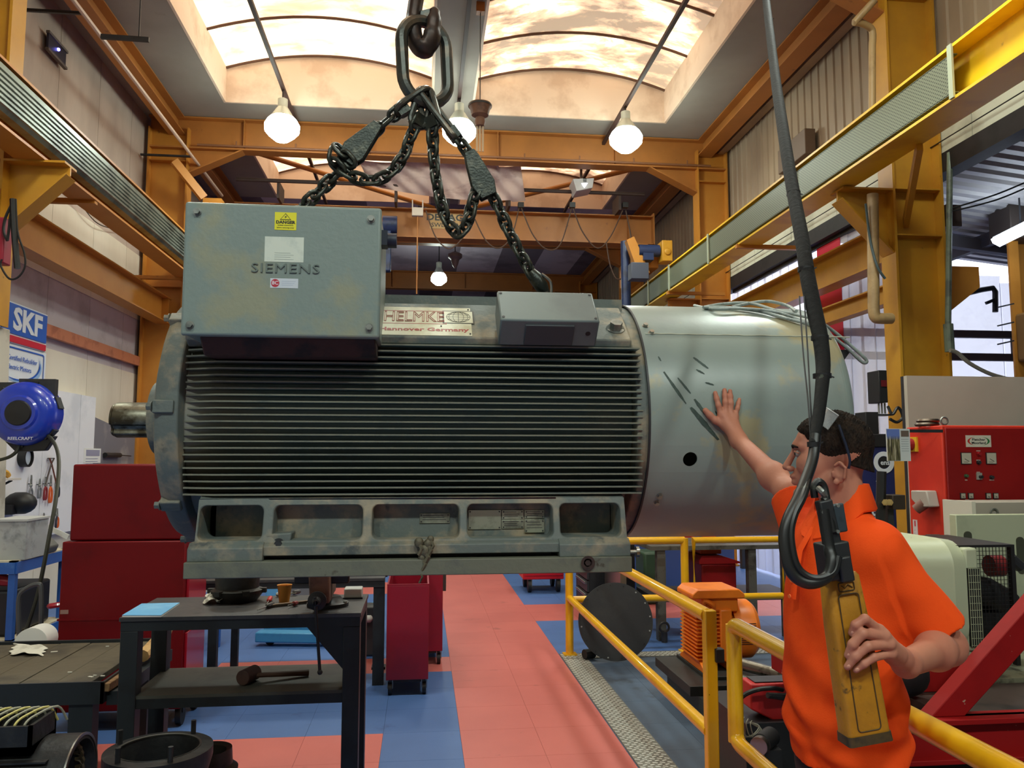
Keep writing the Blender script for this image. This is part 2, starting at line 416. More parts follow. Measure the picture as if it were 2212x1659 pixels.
for (x0, x1, y0, y1) in wells:
    k += 1
    t = thing('window_%d' % k, 'barrel rooflight', 'window', ((x0 + x1) / 2, (y0 + y1) / 2, ZC)); t['kind'] = 'structure'
    del t['category']
    side = 'left' if x0 < 0 else 'right'
    t['label'] = ('%s barrel rooflight, %s' % (side, {1.2: 'over the camera', 7.9: 'above the hanging lamps', 13.7: 'in the second bay'}[y0]))
    c = MB()
    c.box(x0 - .03, x0 + .004, y0 - .03, y1 + .03, ZC - .004, zc1); c.box(x1 - .004, x1 + .03, y0 - .03, y1 + .03, ZC - .004, zc1)
    c.box(x0, x1, y1 - .004, y1 + .03, ZC - .004, zc1); c.box(x0, x1, y0 - .03, y0 + .004, ZC - .004, zc1)
    c.build('window_curb', M_curb, t)
    def vault(u, cx=(x0 + x1) / 2, w=(x1 - x0) / 2): return (cx - w * math.cos(PI * u), zc1 + rise * math.sin(PI * u) ** .9) if 0 < u < 1 else (cx - w * math.cos(PI * u), zc1)
    prof = [((x0 + x1) / 2 - (x1 - x0) / 2 * (1 - 2 * i / 16), zc1 + rise * (1 - (1 - 2 * i / 16) ** 2)) for i in range(17)]
    e = MB()
    for yy in (y1, y0 - .04): e.prism(prof, 'y', yy, yy + .04)
    e.build('end_panel', M_curb, t)
    g = MB(); g.rings([[(p[0], yy, p[1]) for p in prof] + [(p[0], yy, p[1] + .01) for p in reversed(prof)] for yy in (y0, y1)], caps=False)
    g.build('window_pane', M_pane1 if side == 'left' else M_pane2, t)
    yy = y1 - .04
    while yy > y0:
        q = MB(); q.tube([(p[0], yy, p[1] - .012) for p in prof], .022, 6); q.build('glazing_bar', M_bar, t); yy -= 1.12

# eaves members
for x, nm, lb in ((-3.95, 'trim_6', 'orange eaves beam along the left wall'), (4.78, 'trim_7', 'orange eaves beam along the right wall')):
    b = MB(); b.ibeam((x, -7, 7.05), (x, 28, 7.05), .28, .26); struct(nm, b, M_brown, lb)
b = MB(); b.box(5.02, 5.16, -7, 28, 6.98, 7.12); struct('trim_8', b, M_sheet, 'grey ribbed flashing at the top of the right wall')

# ------------------------------------------------------------------ steel frames
def column(xi, xo, yc, z0, m, label, w=.25):
    s = 1 if xo > xi else -1
    t = thing('steel_column', label, 'column', ((xi + xo) / 2, yc, z0)); t['kind'] = 'thing'
    b = MB(); b.box(min(xi + .02 * s, xo - .02 * s), max(xi + .02 * s, xo - .02 * s), yc - .01, yc + .01, z0, 7.0); b.build('web', m, t)
    for x in (xi, xo - .025 * s):
        b = MB(); b.box(min(x, x + .025 * s), max(x, x + .025 * s), yc - w / 2, yc + w / 2, z0, 7.0); b.build('flange', m, t)
    b = MB()
    for z in (4.42, 3.95, 6.45): b.cut().box(min(xi, xo) + .03, max(xi, xo) - .03, yc - w / 2 + .01, yc + w / 2 - .01, z, z + .014)
    b.each('stiffener', m, t)
    # corbel that carries the crane beam
    x1 = xi - .52 * s
    b = MB(); b.prism([(xi, 4.40), (x1, 4.40), (x1, 4.32), (xi, 3.78)], 'y', yc - .012, yc + .012)
    b.box(min(x1, xi), max(x1, xi), yc - w / 2, yc + w / 2, 4.40, 4.42)
    d = Vector((xi - x1, 0, -.54)).normalized()
    b.bar((x1, yc, 4.31), (xi, yc, 3.78), w * .8, .016, up=(0, 0, 1))
    b.build('corbel', m, t)
    if z0 < .1:
        b = MB(); b.box(min(xi, xo) - .005, max(xi, xo) + .005, yc - .2, yc + .2, 0, .03); b.build('base_plate', m, t)
    return t
YF = [1.6, 7.42, 13.0, 18.3, 23.3]
column(4.62, 5.155, 7.42, 0, M_yellow, 'yellow steel column nearest on the right, beside the grey board')
column(4.62, 5.155, 13.0, 0, M_orange, 'orange steel column at far right beneath the first roof beam')
column(-3.74, -4.36, 13.0, 0, M_orange, 'orange steel column at far left behind the grey terminal box')
for y in (18.3, 23.3):
    column(4.62, 5.155, y, 0, M_orange, 'distant right hand steel column in the %s frame beyond the crane' % ('first' if y < 20 else 'second'))
    column(-3.74, -4.36, y, 0, M_orange, 'distant left hand steel column in the %s frame beyond the crane' % ('first' if y < 20 else 'second'))
column(-3.74, -4.36, 7.55, 2.93, M_yellow, 'yellow column stub at the left picture edge above the blue hose reel')
b = MB(); b.prism([(-4.40, 0), (-3.70, 0), (-3.78, 2.93), (-4.40, 2.93)], 'y', 7.3, 7.8)
tag(b.build('concrete_plinth', mat('pale_concrete', (190, 186, 172), .8, c2=(160, 154, 140), sc2=4), bevel=.01), 'pale plinth under the yellow column stub by the blue hose reel', 'plinth')
for i, y in enumerate(YF):
    t = thing('roof_beam', ['roof beam over the camera', 'roof beam over the nearest columns', 'brown roof beam spanning just behind the three lamps', 'roof beam hidden partly by the crane girder', 'farthest roof beam, behind the small far lamp'][i], 'roof beam', (.43, y, 6.7)); t['kind'] = 'thing'
    b = MB(); b.ibeam((-4.36, y, 6.93), (5.16, y, 6.93), .52, .24, .025); b.build('girder', M_brown, t)
    b = MB()
    for x, s in ((-3.74, 1), (4.62, -1)): b.cut().prism([(x, 6.7), (x + .85 * s, 6.7), (x, 6.28)], 'y', y - .012, y + .012); b.bar((x, y, 6.27), (x + .85 * s, y, 6.69), .22, .02)
    b.each('haunch', M_brown, t)
    b = MB()
    for x in (-2.9, -.9, 1.2, 3.2): b.cut().box(x, x + .014, y - .11, y + .11, 6.73, 7.17)
    b.each('stiffener', M_brown, t)
    if i == 2:
        b = MB(); b.tube([(-3.6, y - .14, 6.72), (4.85, y - .14, 6.72)], .018, 8)
        for k in range(9): b.tube([(-3 + k * .93, y - .14, 6.70), (-3 + k * .93, y - .14, 6.80)], .012, 6)
        b.build('conduit', mat('brown_pipe', (128, 84, 56), .5), t)
# crossed roof braces of the second bay
for p0, p1, lb in (((-3.6, 13.2, 7.0), (.2, 16.6, 7.0), 'left'), ((.9, 16.6, 7.0), (4.5, 13.2, 7.0), 'right')):
    b = MB(); b.tube([p0, p1], .045, 10)
    o = b.build('roof_brace', M_orange); tag(o, 'orange tube brace crossing under the %s rooflight of the second bay' % lb, 'roof brace', None, 'thing')
# tie beams between the columns
for x, z, lb in ((-4.0, 4.02, 'orange tie beam along the left wall below the crane beam'), (4.85, 3.98, 'yellow tie beam from the near right column to the far right column')):
    t = thing('tie_beam', lb, 'beam', (x, 10.2, z - .2)); t['kind'] = 'thing'
    b = MB(); b.ibeam((x, 7.56, z), (x, 12.86, z), .4, .22, .018); b.build('beam_body', M_orange if x < 0 else M_yellow, t)
    b = MB()
    for yy in (7.6, 12.7): b.cut().box(x - .11, x + .11, yy, yy + .014, z - .19, z + .19)
    b.each('end_plate', M_orange, t)
b = MB(); b.ibeam((4.86, 7.56, 3.46), (4.86, 12.86, 3.46), .20, .14, .016)
tag(b.build('tie_beam', M_yellow), 'lower yellow beam under the tie beam behind the pale drain pipe', 'beam', None, 'thing')

# crane runway beams
t = thing('crane_runway_beam', 'right crane beam carrying the perforated grey cable tray', 'crane beam', (4.1, 10, 4.44)); t['kind'] = 'thing'
b = MB(); b.ibeam((4.10, -6.5, 4.655), (4.10, 27, 4.655), .43, .30, .024)
b.build('beam_body', mat('bright_yellow_beam_paint', (236, 190, 30), .4, c2=(214, 160, 34), sc2=1.5, c3=(120, 70, 36), sc3=5, lo3=.68, hi3=.78), t)
b = MB(); b.box(4.07, 4.13, -6.5, 27, 4.87, 4.91); b.build('crane_rail', M_dark, t)
M_perf = None
def perfmat():
    m = bpy.data.materials.new('perforated_zinc_tray'); m.use_nodes = True; nt = m.node_tree; N = nt.nodes; L = nt.links
    b = N['Principled BSDF']; b.inputs['Metallic'].default_value = .25; b.inputs['Roughness'].default_value = .5
    tc = N.new('ShaderNodeTexCoord'); sp = N.new('ShaderNodeSeparateXYZ'); L.new(tc.outputs['Object'], sp.inputs[0])
    def wave(o, f):
        a = N.new('ShaderNodeMath'); a.operation = 'MULTIPLY'; a.inputs[1].default_value = f; L.new(sp.outputs[o], a.inputs[0])
        s = N.new('ShaderNodeMath'); s.operation = 'SINE'; L.new(a.outputs[0], s.inputs[0]); return s.outputs[0]
    mu = N.new('ShaderNodeMath'); mu.operation = 'MULTIPLY'; L.new(wave(1, 150), mu.inputs[0]); L.new(wave(2, 210), mu.inputs[1])
    r = N.new('ShaderNodeMapRange'); r.inputs[1].default_value = .35; r.inputs[2].default_value = .5; L.new(mu.outputs[0], r.inputs[0])
    mx = N.new('ShaderNodeMix'); mx.data_type = 'RGBA'; mx.inputs[6].default_value = lin((116, 122, 102)); mx.inputs[7].default_value = lin((58, 62, 54))
    L.new(r.outputs[0], mx.inputs[0]); L.new(mx.outputs[2], b.inputs['Base Color'])
    return m
M_perf = perfmat()
b = MB(); b.box(3.955, 3.965, 5.42, 26, 4.50, 4.80); b.box(3.955, 4.0, 5.42, 26, 4.795, 4.805); b.box(3.955, 4.0, 5.42, 26, 4.495, 4.505); b.build('cable_tray', M_perf, t)
for yy in (5.4, 8.0, 10.6, 12.4, 13.6):
    b = MB(); b.box(3.935, 3.952, yy, yy + .05, 4.45, 4.87); b.build('tray_bracket', mat('pale_slotted_bracket', (176, 184, 160), .5, .3), t)
b = MB()
for yy in (4.6, 9.6, 12.5): b.cut().bar((3.93, yy, 4.425), (4.9, yy, 4.425), .06, .05)
b.each('outrigger', M_orange, t)
t = thing('crane_runway_beam', 'left crane beam with the long grey ribbed cover', 'crane beam', (-3.52, 10, 4.42)); t['kind'] = 'thing'
b = MB(); b.ibeam((-3.52, -6.5, 4.70), (-3.52, 27, 4.70), .56, .26, .024); b.build('beam_body', M_orange, t)
b = MB(); b.box(-3.55, -3.49, -6.5, 27, 4.98, 5.02); b.build('crane_rail', M_dark, t)
b = MB()
prof = [(-3.48, 4.93), (-3.40, 4.93)]
for i in range(7): z = 4.90 - i * .045; prof += [(-3.40, z), (-3.385, z - .008), (-3.385, z - .03), (-3.40, z - .037)]
prof += [(-3.42, 4.56), (-3.48, 4.54)]
b.prism(prof, 'y', -6.5, 13.6)
b.build('ribbed_cover', mat('grey_ribbed_cover', (116, 124, 112), .38, .5, c2=(84, 90, 80), sc2=3), t, smooth=20)
for yy in (8.6, 12.2):
    b = MB(); b.bar((-3.4, yy, 4.41), (-4.38, yy, 4.41), .07, .05); b.build('outrigger', M_orange, t)
t = thing('pendant_conduit_pipe', 'pale pipe running high along the left wall', 'pipe', (-3.6, 5, 6.4)); 
b = MB(); b.tube([(-3.6, -6, 6.43), (-3.6, 14.5, 6.43)], .025, 8); b.build('pipe_run', mat('pale_pipe', (205, 180, 160), .5), t)
b = MB()
for yy in (4, 8.6, 12.7): b.cut().bar((-3.62, yy, 6.46), (-4.4, yy, 6.46), .03, .03)
b.each('pipe_support', M_dark, t)
# ================================================================== the hanging electric motor
MY = 3.24; MZ = 1.905                                      # axis
M_mot = mat('grey_green_machine_paint', (112, 124, 118), .45, c2=(142, 138, 112), sc2=3.2, lo=.56, hi=.66, c3=(84, 92, 92), sc3=9, lo3=.60, hi3=.72, bump=.18, bsc=60)
M_box = mat('grey_green_box_paint', (128, 142, 136), .42, c2=(146, 148, 126), sc2=3.4, lo=.51, hi=.60, c3=(176, 140, 104), sc3=7, lo3=.70, hi3=.75, bump=.12, bsc=50)
M_fin = mat('dark_dusty_fin_paint', (112, 130, 132), .5, c2=(150, 148, 136), sc2=2.6, lo=.60, hi=.78, bump=.15, bsc=70)
M_dust = mat('dusty_grey_paint', (98, 106, 102), .6, c2=(150, 138, 116), sc2=7, lo=.48, hi=.62, c3=(74, 80, 80), sc3=11, lo3=.60, hi3=.7, bump=.2, bsc=50)
M_rust = mat('dark_rusty_iron', (70, 44, 38), .8, c2=(40, 32, 32), sc2=9, bump=.3)
M_cowl = mat('grey_cowl_paint', (140, 152, 146), .36, c2=(166, 158, 126), sc2=2.9, lo=.55, hi=.60, c3=(116, 122, 126), sc3=1.6, lo3=.5, hi3=.8, bump=.06, bsc=30)
M_smear = mat('dark_green_scrape', (52, 68, 62), .6, c2=(66, 84, 76), sc2=40)
motor = thing('electric_motor', 'huge grey-green finned electric motor hanging from the chain sling', 'electric motor', (0, MY, MZ - .54))
def cyc(u, r): return (MY - r * math.cos(u), MZ + r * math.sin(u))     # angle measured from the camera side upwards
# stator housing: core drum, ends, cooling fins
b = MB(); b.cyl((-.83, MY, MZ), (.80, MY, MZ), .418, n=64)
b.build('stator_core', M_fin, motor)
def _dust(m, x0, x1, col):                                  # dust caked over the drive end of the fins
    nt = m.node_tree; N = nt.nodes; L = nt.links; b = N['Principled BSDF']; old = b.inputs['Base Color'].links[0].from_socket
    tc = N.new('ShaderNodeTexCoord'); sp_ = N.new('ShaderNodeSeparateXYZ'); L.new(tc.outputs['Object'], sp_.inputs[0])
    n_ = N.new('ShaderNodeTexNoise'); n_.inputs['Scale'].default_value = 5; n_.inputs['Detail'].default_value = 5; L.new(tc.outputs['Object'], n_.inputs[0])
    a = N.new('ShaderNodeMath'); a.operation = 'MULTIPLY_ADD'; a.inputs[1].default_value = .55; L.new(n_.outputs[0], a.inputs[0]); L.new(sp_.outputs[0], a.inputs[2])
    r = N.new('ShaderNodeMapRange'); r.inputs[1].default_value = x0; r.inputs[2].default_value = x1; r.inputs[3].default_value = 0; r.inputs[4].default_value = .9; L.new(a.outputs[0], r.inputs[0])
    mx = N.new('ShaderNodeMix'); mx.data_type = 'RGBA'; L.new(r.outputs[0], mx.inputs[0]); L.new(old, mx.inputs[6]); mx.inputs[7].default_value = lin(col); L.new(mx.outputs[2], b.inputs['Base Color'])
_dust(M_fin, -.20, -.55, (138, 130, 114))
M_tip = mat('lit_dusty_fin_edge', (120, 120, 104), .7, c2=(92, 98, 92), sc2=9, lo=.5, hi=.7)  # tip colour paints the lit edge line along with its dust
fin = MB()
zs = [1.628 + i * .02235 for i in range(24)]
def env(z):                                                # half width of the rounded square envelope
    q = abs(z - MZ) / .50
    return .465 * max(0, 1 - q ** 3.4) ** (1 / 3.4)
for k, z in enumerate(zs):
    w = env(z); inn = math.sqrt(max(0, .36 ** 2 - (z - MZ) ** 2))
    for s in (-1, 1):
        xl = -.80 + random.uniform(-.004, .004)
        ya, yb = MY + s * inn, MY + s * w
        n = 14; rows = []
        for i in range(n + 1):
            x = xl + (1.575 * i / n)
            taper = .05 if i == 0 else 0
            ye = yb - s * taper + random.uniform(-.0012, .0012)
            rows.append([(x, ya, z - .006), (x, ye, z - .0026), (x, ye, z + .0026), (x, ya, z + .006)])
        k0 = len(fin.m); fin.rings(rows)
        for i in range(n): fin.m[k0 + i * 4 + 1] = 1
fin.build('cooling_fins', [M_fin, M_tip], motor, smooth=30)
fin = MB()                                                 # fins over the top
for k in range(17):
    y = MY - .19 + k * .02375; zt = MZ + .47 - .0
    h = .478 - abs(y - MY) ** 2 * .35
    fin.box(-.78, .775, y - .003, y + .003, MZ + .36, MZ + h)
fin.build('top_fins', M_dust, motor)
# sloping shoulders that carry the boxes and the maker's plate
b = MB()
for s in (-1, 1):
    b.cut().prism([(MY + s * .44, 2.150), (MY + s * .45, 2.172), (MY + s * .27, 2.322), (MY + s * .25, 2.322), (MY + s * .25, 2.25), (MY + s * .40, 2.13)], 'x', -.80, .745)
b.each('shoulder', M_dust, motor, bevel=.006)
# bearing end shields
def shield(x0, x1, s, name):
    t = MB()
    t.lathe([(.08, s * .085), (.20, s * .085), (.24, s * .06), (.40, s * .045), (.445, s * .028), (.462, 0), (.462, -s * .05), (.43, -s * .06), (.3, -s * .06)], ((x0 + x1) / 2, MY, MZ), (1, 0, 0), 56)
    for a in range(0, 360, 45):
        y, z = cyc(R(a + 2), .452)
        if s < 0: t.obox(((x0 + x1) / 2 - s * .005, y, z), (.034, .022, .020), (1, 0, 0), (0, y - MY, z - MZ))
    o = t.build(name, M_dust, motor, bevel=.004)
    q = MB()
    for a in range(0, 360, 45):
        y, z = cyc(R(a + 2), .462)
        if s < 0: q.cut().hexbolt(((x0 + x1) / 2 + s * .030, y, z), (s, 0, 0), .013, .018)
    q.each('flange_bolt', M_dust, o)
shield(-.92, -.80, -1, 'end_shield'); shield(.80, .82, 1, 'end_shield')
# drive shaft with keyway
b = MB(); prof = []
for i in range(40):
    a = 2 * PI * i / 40
    r = .068
    if 200 < math.degrees(a) < 226: r = .052
    prof.append((MY + r * math.cos(a), MZ - .008 + r * math.sin(a)))
b.prism(prof, 'x', -1.165, -.90)
b.prism([(MY + (p[0] - MY) * .93, MZ - .008 + (p[1] - MZ + .008) * .93) for p in prof], 'x', -1.175, -1.165)
b.build('drive_shaft', mat('oily_machined_steel', (150, 148, 132), .32, .9, c2=(70, 62, 48), sc2=7, lo=.45, hi=.6, c3=(60, 60, 58), sc3=16, r2=.5, stretch=(1, 1.5, 1.5)), motor, bevel=.003)
b = MB(); b.lathe([(.075, 0), (.13, 0), (.14, -.03), (.14, .05)], (-.985, MY, MZ), (1, 0, 0), 32, True); b.build('bearing_cap', M_dust, motor)

# fan cowl: rolled sheet with a round hole towards the camera, weld seam, rolled lip
Rc = .472; X0, X1 = .800, 1.585
def cw(x, a, r=Rc): y, z = cyc(a, r); return (x, y, z)
hx, ha = PY(1495, 992, 2.775).x, None
hz = PY(1495, 992, 2.775).z; ha = math.asin((hz - MZ) / Rc); hr = .0265
b = MB()
ax0, ax1 = hx - .05, hx + .05; aa0, aa1 = ha - .05 / Rc, ha + .05 / Rc
def rib(a0, a1, xa, xb, na, nx):
    b.grid(lambda u, v: cw(xa + (xb - xa) * u, a0 + (a1 - a0) * v), nx, na)
rib(aa1, aa0 + 2 * PI, X0, X1 - .05, 90, 2)
rib(aa0, aa1, X0, ax0, 6, 2); rib(aa0, aa1, ax1, X1 - .05, 6, 2)
out = []; inn = []
for i in range(32):
    t_ = 2 * PI * i / 32; c, s_ = math.cos(t_), math.sin(t_); m_ = max(abs(c), abs(s_))
    out.append(cw(hx + .05 * c / m_, ha + .05 * s_ / m_ / Rc)); inn.append(cw(hx + hr * c, ha + hr * s_ / Rc))
b.rings([out, inn, [(p[0], p[1] + .006, p[2]) for p in inn]], caps=False)
for i in range(8):                                          # rounded rear edge
    t0, t1 = PI / 2 * i / 8, PI / 2 * (i + 1) / 8
    b.grid(lambda u, v: cw(X1 - .05 + .05 * math.sin(t0 + (t1 - t0) * u), 2 * PI * v, Rc - .05 * (1 - math.cos(t0 + (t1 - t0) * u))), 1, 90)
cow = b.build('fan_cowl', M_cowl, motor, smooth=50)
b = MB(); b.lathe([(Rc + .002, 0), (Rc + .002, .007), (Rc - .004, .007), (Rc - .004, 0), (Rc + .002, 0)], (X0 - .003, MY, MZ), (1, 0, 0), 90); b.build('cowl_lip', M_dark, cow)
b = MB(); za = MZ + .305; aa = math.asin(.305 / Rc)
pts = [cw(X0 + .02 + i * .02, aa, Rc + .001) for i in range(41)]; b.tube([(p[0], p[1], p[2] + random.uniform(-.001, .001)) for p in pts], .0028, 5); b.build('weld_seam', mat('pale_weld_bead', (176, 178, 160), .6), cow)
b = MB()
for x in (1375, 1385):
    p = PY(x, 706 if x == 1375 else 722, 2.93); 
for x, a in ((.83, R(46)), (.845, R(41))):
    y, z = cyc(a, Rc); b.cut().hexbolt((x, y, z), (0, y - MY, z - MZ), .009, .011)
for x, a in ((.86, R(-38)), (.855, R(-42))):
    y, z = cyc(a, Rc); b.cut().hexbolt((x, y, z), (0, y - MY, z - MZ), .009, .011)
b.each('cowl_screw', M_steel, cow)
b = MB(); b.lathe([(.40, 0), (.02, 0)], (X1 - .06, MY, MZ), (1, 0, 0), 48); b.cut().cyl((X0 + .02, MY, MZ), (X0 + .03, MY, MZ), .44, n=48); b.each('air_baffle', M_dark, cow)
# scrape marks left by a strap
b = MB()
def scrape(p, q, w):
    n = 10; rows = []
    for i in range(n + 1):
        u = i / n; px = p[0] + (q[0] - p[0]) * u; py = p[1] + (q[1] - p[1]) * u
        g = PY(px, py, 2.80); z = g.z; yy = MY - math.sqrt(max(.01, (Rc + .0012) ** 2 - (z - MZ) ** 2)); g = PY(px, py, yy); z = g.z; yy = MY - math.sqrt(max(.01, (Rc + .0012) ** 2 - (z - MZ) ** 2)); g = PY(px, py, yy)
        ww = w * (.35 + .65 * math.sin(PI * min(1, u * .9 + .08))) * random.uniform(.75, 1.1)
        rows.append([(g.x - ww, g.y, g.z - ww * .5), (g.x + ww, g.y, g.z + ww * .5)])
    vs = [v for r_ in rows for v in r_]; b.cut().add(vs, [(2 * i, 2 * i + 1, 2 * i + 3, 2 * i + 2) for i in range(n)])
for p, q, w in (((1434, 803), (1482, 872), .005), ((1464, 816), (1492, 850), .004), ((1492, 880), (1552, 950), .009), ((1500, 862), (1528, 900), .006), ((1498, 772), (1530, 796), .005), ((1504, 798), (1522, 808), .004), ((1524, 826), (1542, 832), .005), ((1422, 770), (1428, 780), .003), ((1545, 888), (1554, 902), .003), ((1440, 812), (1470, 858), .003)):
    scrape(p, q, w)
b.each('scrape_mark', M_smear, cow)

# feet: long cast base with rounded pockets
XA, XB = -.755, .715
b = MB()
yf = 2.80
pk = [(-.73, -.522, .12), (-.491, -.194, .05), (-.166, .132, .05), (.155, .456, .05), (.477, .694, .12)]
zt, zb = 1.615, 1.455
pz0, pz1 = 1.478, 1.594
def pocket(x0, x1, xx0, xx1, dp):
    inner = rrect(xx0, xx1, pz0, pz1, .022, 5); n = len(inner); cx, cz = (xx0 + xx1) / 2, (pz0 + pz1) / 2
    outer = []
    for (px, pz) in inner:
        sx = (x1 - cx if px > cx else cx - x0) / max(1e-6, abs(px - cx)); sz = (zt - cz if pz > cz else cz - zb) / max(1e-6, abs(pz - cz))
        s = min(sx, sz); outer.append((cx + (px - cx) * s, cz + (pz - cz) * s))
    yy = lambda z: yf - .045 * (zt - z) / (zt - zb)
    b.rings([[(p[0], yy(p[1]), p[1]) for p in outer], [(p[0], yy(p[1]), p[1]) for p in inner],
             [(cx + (p[0] - cx) * .985, yy(p[1]) + .006, cz + (p[1] - cz) * .97) for p in inner], [(p[0] * .97 + cx * .03, yf + dp, p[1] * .97 + cz * .03) for p in inner]], caps=False)
    b.add([(p[0] * .97 + cx * .03, yf + dp, p[1] * .97 + cz * .03) for p in inner], [tuple(range(n))])
bx = [XA + .02, -.507, -.18, .1435, .467, XB - .005]
for i, (a0, a1, dp) in enumerate(pk): pocket(bx[i], bx[i + 1], a0, a1, dp)
b.prism([(yf - .003, zt), (yf + .03, zt + .012), (MY - .2, zt + .012), (MY - .2, zt)], 'x', XA + .02, XB - .005)
b.box(XA + .02, XB - .005, MY - .2, MY + .44, 1.46, zt + .012)
b.box(XA + .02, XA + .05, yf + .12, MY, 1.46, zt); b.box(XB - .03, XB - .005, yf + .12, MY, 1.46, zt)
# lower ledge: end pads stand proud, the middle steps back over a slot
b.prism([(2.762, 1.474), (2.744, 1.462), (2.744, 1.431), (2.90, 1.431), (2.90, 1.474)], 'x', XA + .02, XB)
b.prism([(2.756, 1.476), (2.732, 1.458), (2.732, 1.416), (2.90, 1.416), (2.90, 1.476)], 'x', XA + .005, -.512); b.prism([(2.756, 1.476), (2.732, 1.458), (2.732, 1.416), (2.90, 1.416), (2.90, 1.476)], 'x', .468, XB)
b.box(XA, XB, MY + .34, MY + .5, 1.365, 1.46)
base = b.build('base_casting', M_dust, motor, bevel=.003)
b = MB(); b.box(XA, XB, 2.715, 2.90, 1.365, 1.417); b.build('foot_plate', mat('dull_olive_foot_paint', (104, 106, 92), .6, c2=(84, 88, 84), sc2=5, c3=(60, 52, 42), sc3=18, lo3=.64, hi3=.7, bump=.2), motor, bevel=.003)
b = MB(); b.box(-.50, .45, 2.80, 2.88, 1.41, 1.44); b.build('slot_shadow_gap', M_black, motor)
b = MB(); c = PY(603, 1155, 2.76); b.prism([(c.x - .045, 1.50), (c.x + .04, 1.505), (c.x + .03, 1.435), (c.x - .04, 1.435)], 'y', 2.765, 2.86); b.build('jacking_boss', M_dust, motor, bevel=.006)
b = MB(); b.hexbolt((c.x - .002, 2.765, 1.468), (0, -1, 0), .014, .012); b.lathe([(.009, 0), (.009, -.004)], (c.x, 2.75, 1.468), (0, 1, 0), 12, True); b.build('jacking_screw', M_dark, motor)
b = MB(); c = PY(1270, 1216, 2.71); b.lathe([(.020, 0), (.024, -.008), (.015, -.008), (.012, 0)], (c.x, 2.715, c.z), (0, 1, 0), 20, True); b.cyl((c.x, 2.715, c.z), (c.x, 2.708, c.z), .010, n=6); b.build('earth_stud', M_rust, motor)
b = MB()
for x, y, z, r in ((905, 1172, 0, .016), (925, 1175, 0, .016), (918, 1190, 0, .020), (930, 1165, 0, .012), (912, 1205, 0, .014), (906, 1232, 0, .009)):
    c = PY(x, y, 2.725); b.ball(c, (r, r * .8, r * 1.1), 6)
    b.tube([c, c + Vector((.01, -.012, -.02)), c + Vector((0, -.006, -.04))], r * .45, 6)
b.build('earthing_clamp', mat('dirty_brass_clamp', (98, 92, 74), .6, .3, c2=(60, 54, 44), sc2=30, bump=.5), motor)
# rating plates inside the pockets
M_plate = mat('dull_aluminium_plate', (176, 182, 160), .34, .75, c2=(128, 132, 116), sc2=9, c3=(150, 196, 176), sc3=5, lo3=.58, hi3=.7)
def plate(x0, x1, y0, y1, Y, nm='rating_plate', m=M_plate, lines=3):
    p = PY((x0 + x1) / 2, (y0 + y1) / 2, Y); w = (x1 - x0) * Y / FPX / 2; h = (y1 - y0) * Y / FPX / 2
    b = MB(); b.box(p.x - w, p.x + w, Y - .002, Y, p.z - h, p.z + h); o = b.build(nm, m, motor, bevel=.0008)
    q = MB()
    for i in range(lines):
        zz = p.z + h * (.6 - 1.3 * i / max(1, lines)); q.box(p.x - w * .8, p.x + w * random.uniform(.3, .8), Y - .0026, Y - .002, zz - .0009, zz + .0009)
    for sx in (-1, 1):
        for sz in (-1, 1): q.cyl((p.x + sx * (w - .006), Y - .002, p.z + sz * (h - .006)), (p.x + sx * (w - .006), Y - .0045, p.z + sz * (h - .006)), .0026, n=8)
    q.build('engraving', M_dark, o); return o
yb = yf + .048
plate(907, 971, 1109, 1130, yb); plate(1012, 1082, 1102, 1143, yb, lines=0); plate(1084, 1131, 1102, 1122, yb); plate(1084, 1131, 1123, 1142, yb); plate(1133, 1176, 1102, 1120, yb); plate(1133, 1176, 1122, 1150, yb - .004)

# terminal box
tb = PY(408, 445, 2.60); x0, x1, z0, z1 = -.752, -.142, 2.138, 2.560
b = MB(); b.box(x0, x1, 2.60, 3.02, z0, z1); b.box(x0 - .004, x1 + .004, 2.590, 2.612, z0 - .004, z1 + .004)
box = b.build('terminal_box', M_box, motor, bevel=.009, seg=3)
b = MB()
for x, z in ((x0 + .035, z1 - .03), (x1 - .03, z1 - .035), (x0 + .025, z0 + .028), (x1 - .03, z0 + .03)): b.cut().hexbolt((x, 2.590, z), (0, -1, 0), .010, .014)
b.each('cover_bolt', M_zinc, box)
b = MB(); b.prism([(2.64, 2.14), (2.70, 2.085), (3.0, 2.085), (3.0, 2.14)], 'x', x0 + .04, x1 - .012)
b.build('box_adapter', M_rust, motor, bevel=.006)
b = MB(); b.box(x1 - .012, x1 + .02, 2.66, 2.72, z1 - .1, z1 - .05); b.cyl((x1 - .01, 2.70, z1 - .075), (x1 + .05, 2.70, z1 - .075), .025, n=16); b.build('cable_gland', mat('blue_black_plastic', (30, 38, 58), .5), box)
yfb = 2.590
def onface(px, py): p = PY(px, py, yfb); return p
p = onface(617, 478); b = MB(); b.box(p.x - .034, p.x + .034, yfb - .0012, yfb, p.z - .029, p.z + .029)
dl = b.build('danger_sticker', mat('yellow_sticker', (232, 222, 40), .4), box); dl['label'] = 'yellow electrical danger sticker'
b = MB(); b.prism([(p.x - .018, p.z + .004), (p.x + .018, p.z + .004), (p.x, p.z + .026)], 'y', yfb - .0018, yfb - .0012); b.cur = 1
b.prism([(p.x - .0145, p.z + .006), (p.x + .0145, p.z + .006), (p.x, p.z + .0232)], 'y', yfb - .0022, yfb - .0017); b.cur = 0
b.prism([(p.x + .004, p.z + .019), (p.x - .004, p.z + .0125), (p.x + .0005, p.z + .0125), (p.x - .003, p.z + .0075), (p.x + .0045, p.z + .0145), (p.x + .001, p.z + .0145)], 'y', yfb - .0027, yfb - .0021)
b.build('warning_triangle', [M_black, MATS['yellow_sticker']], dl)
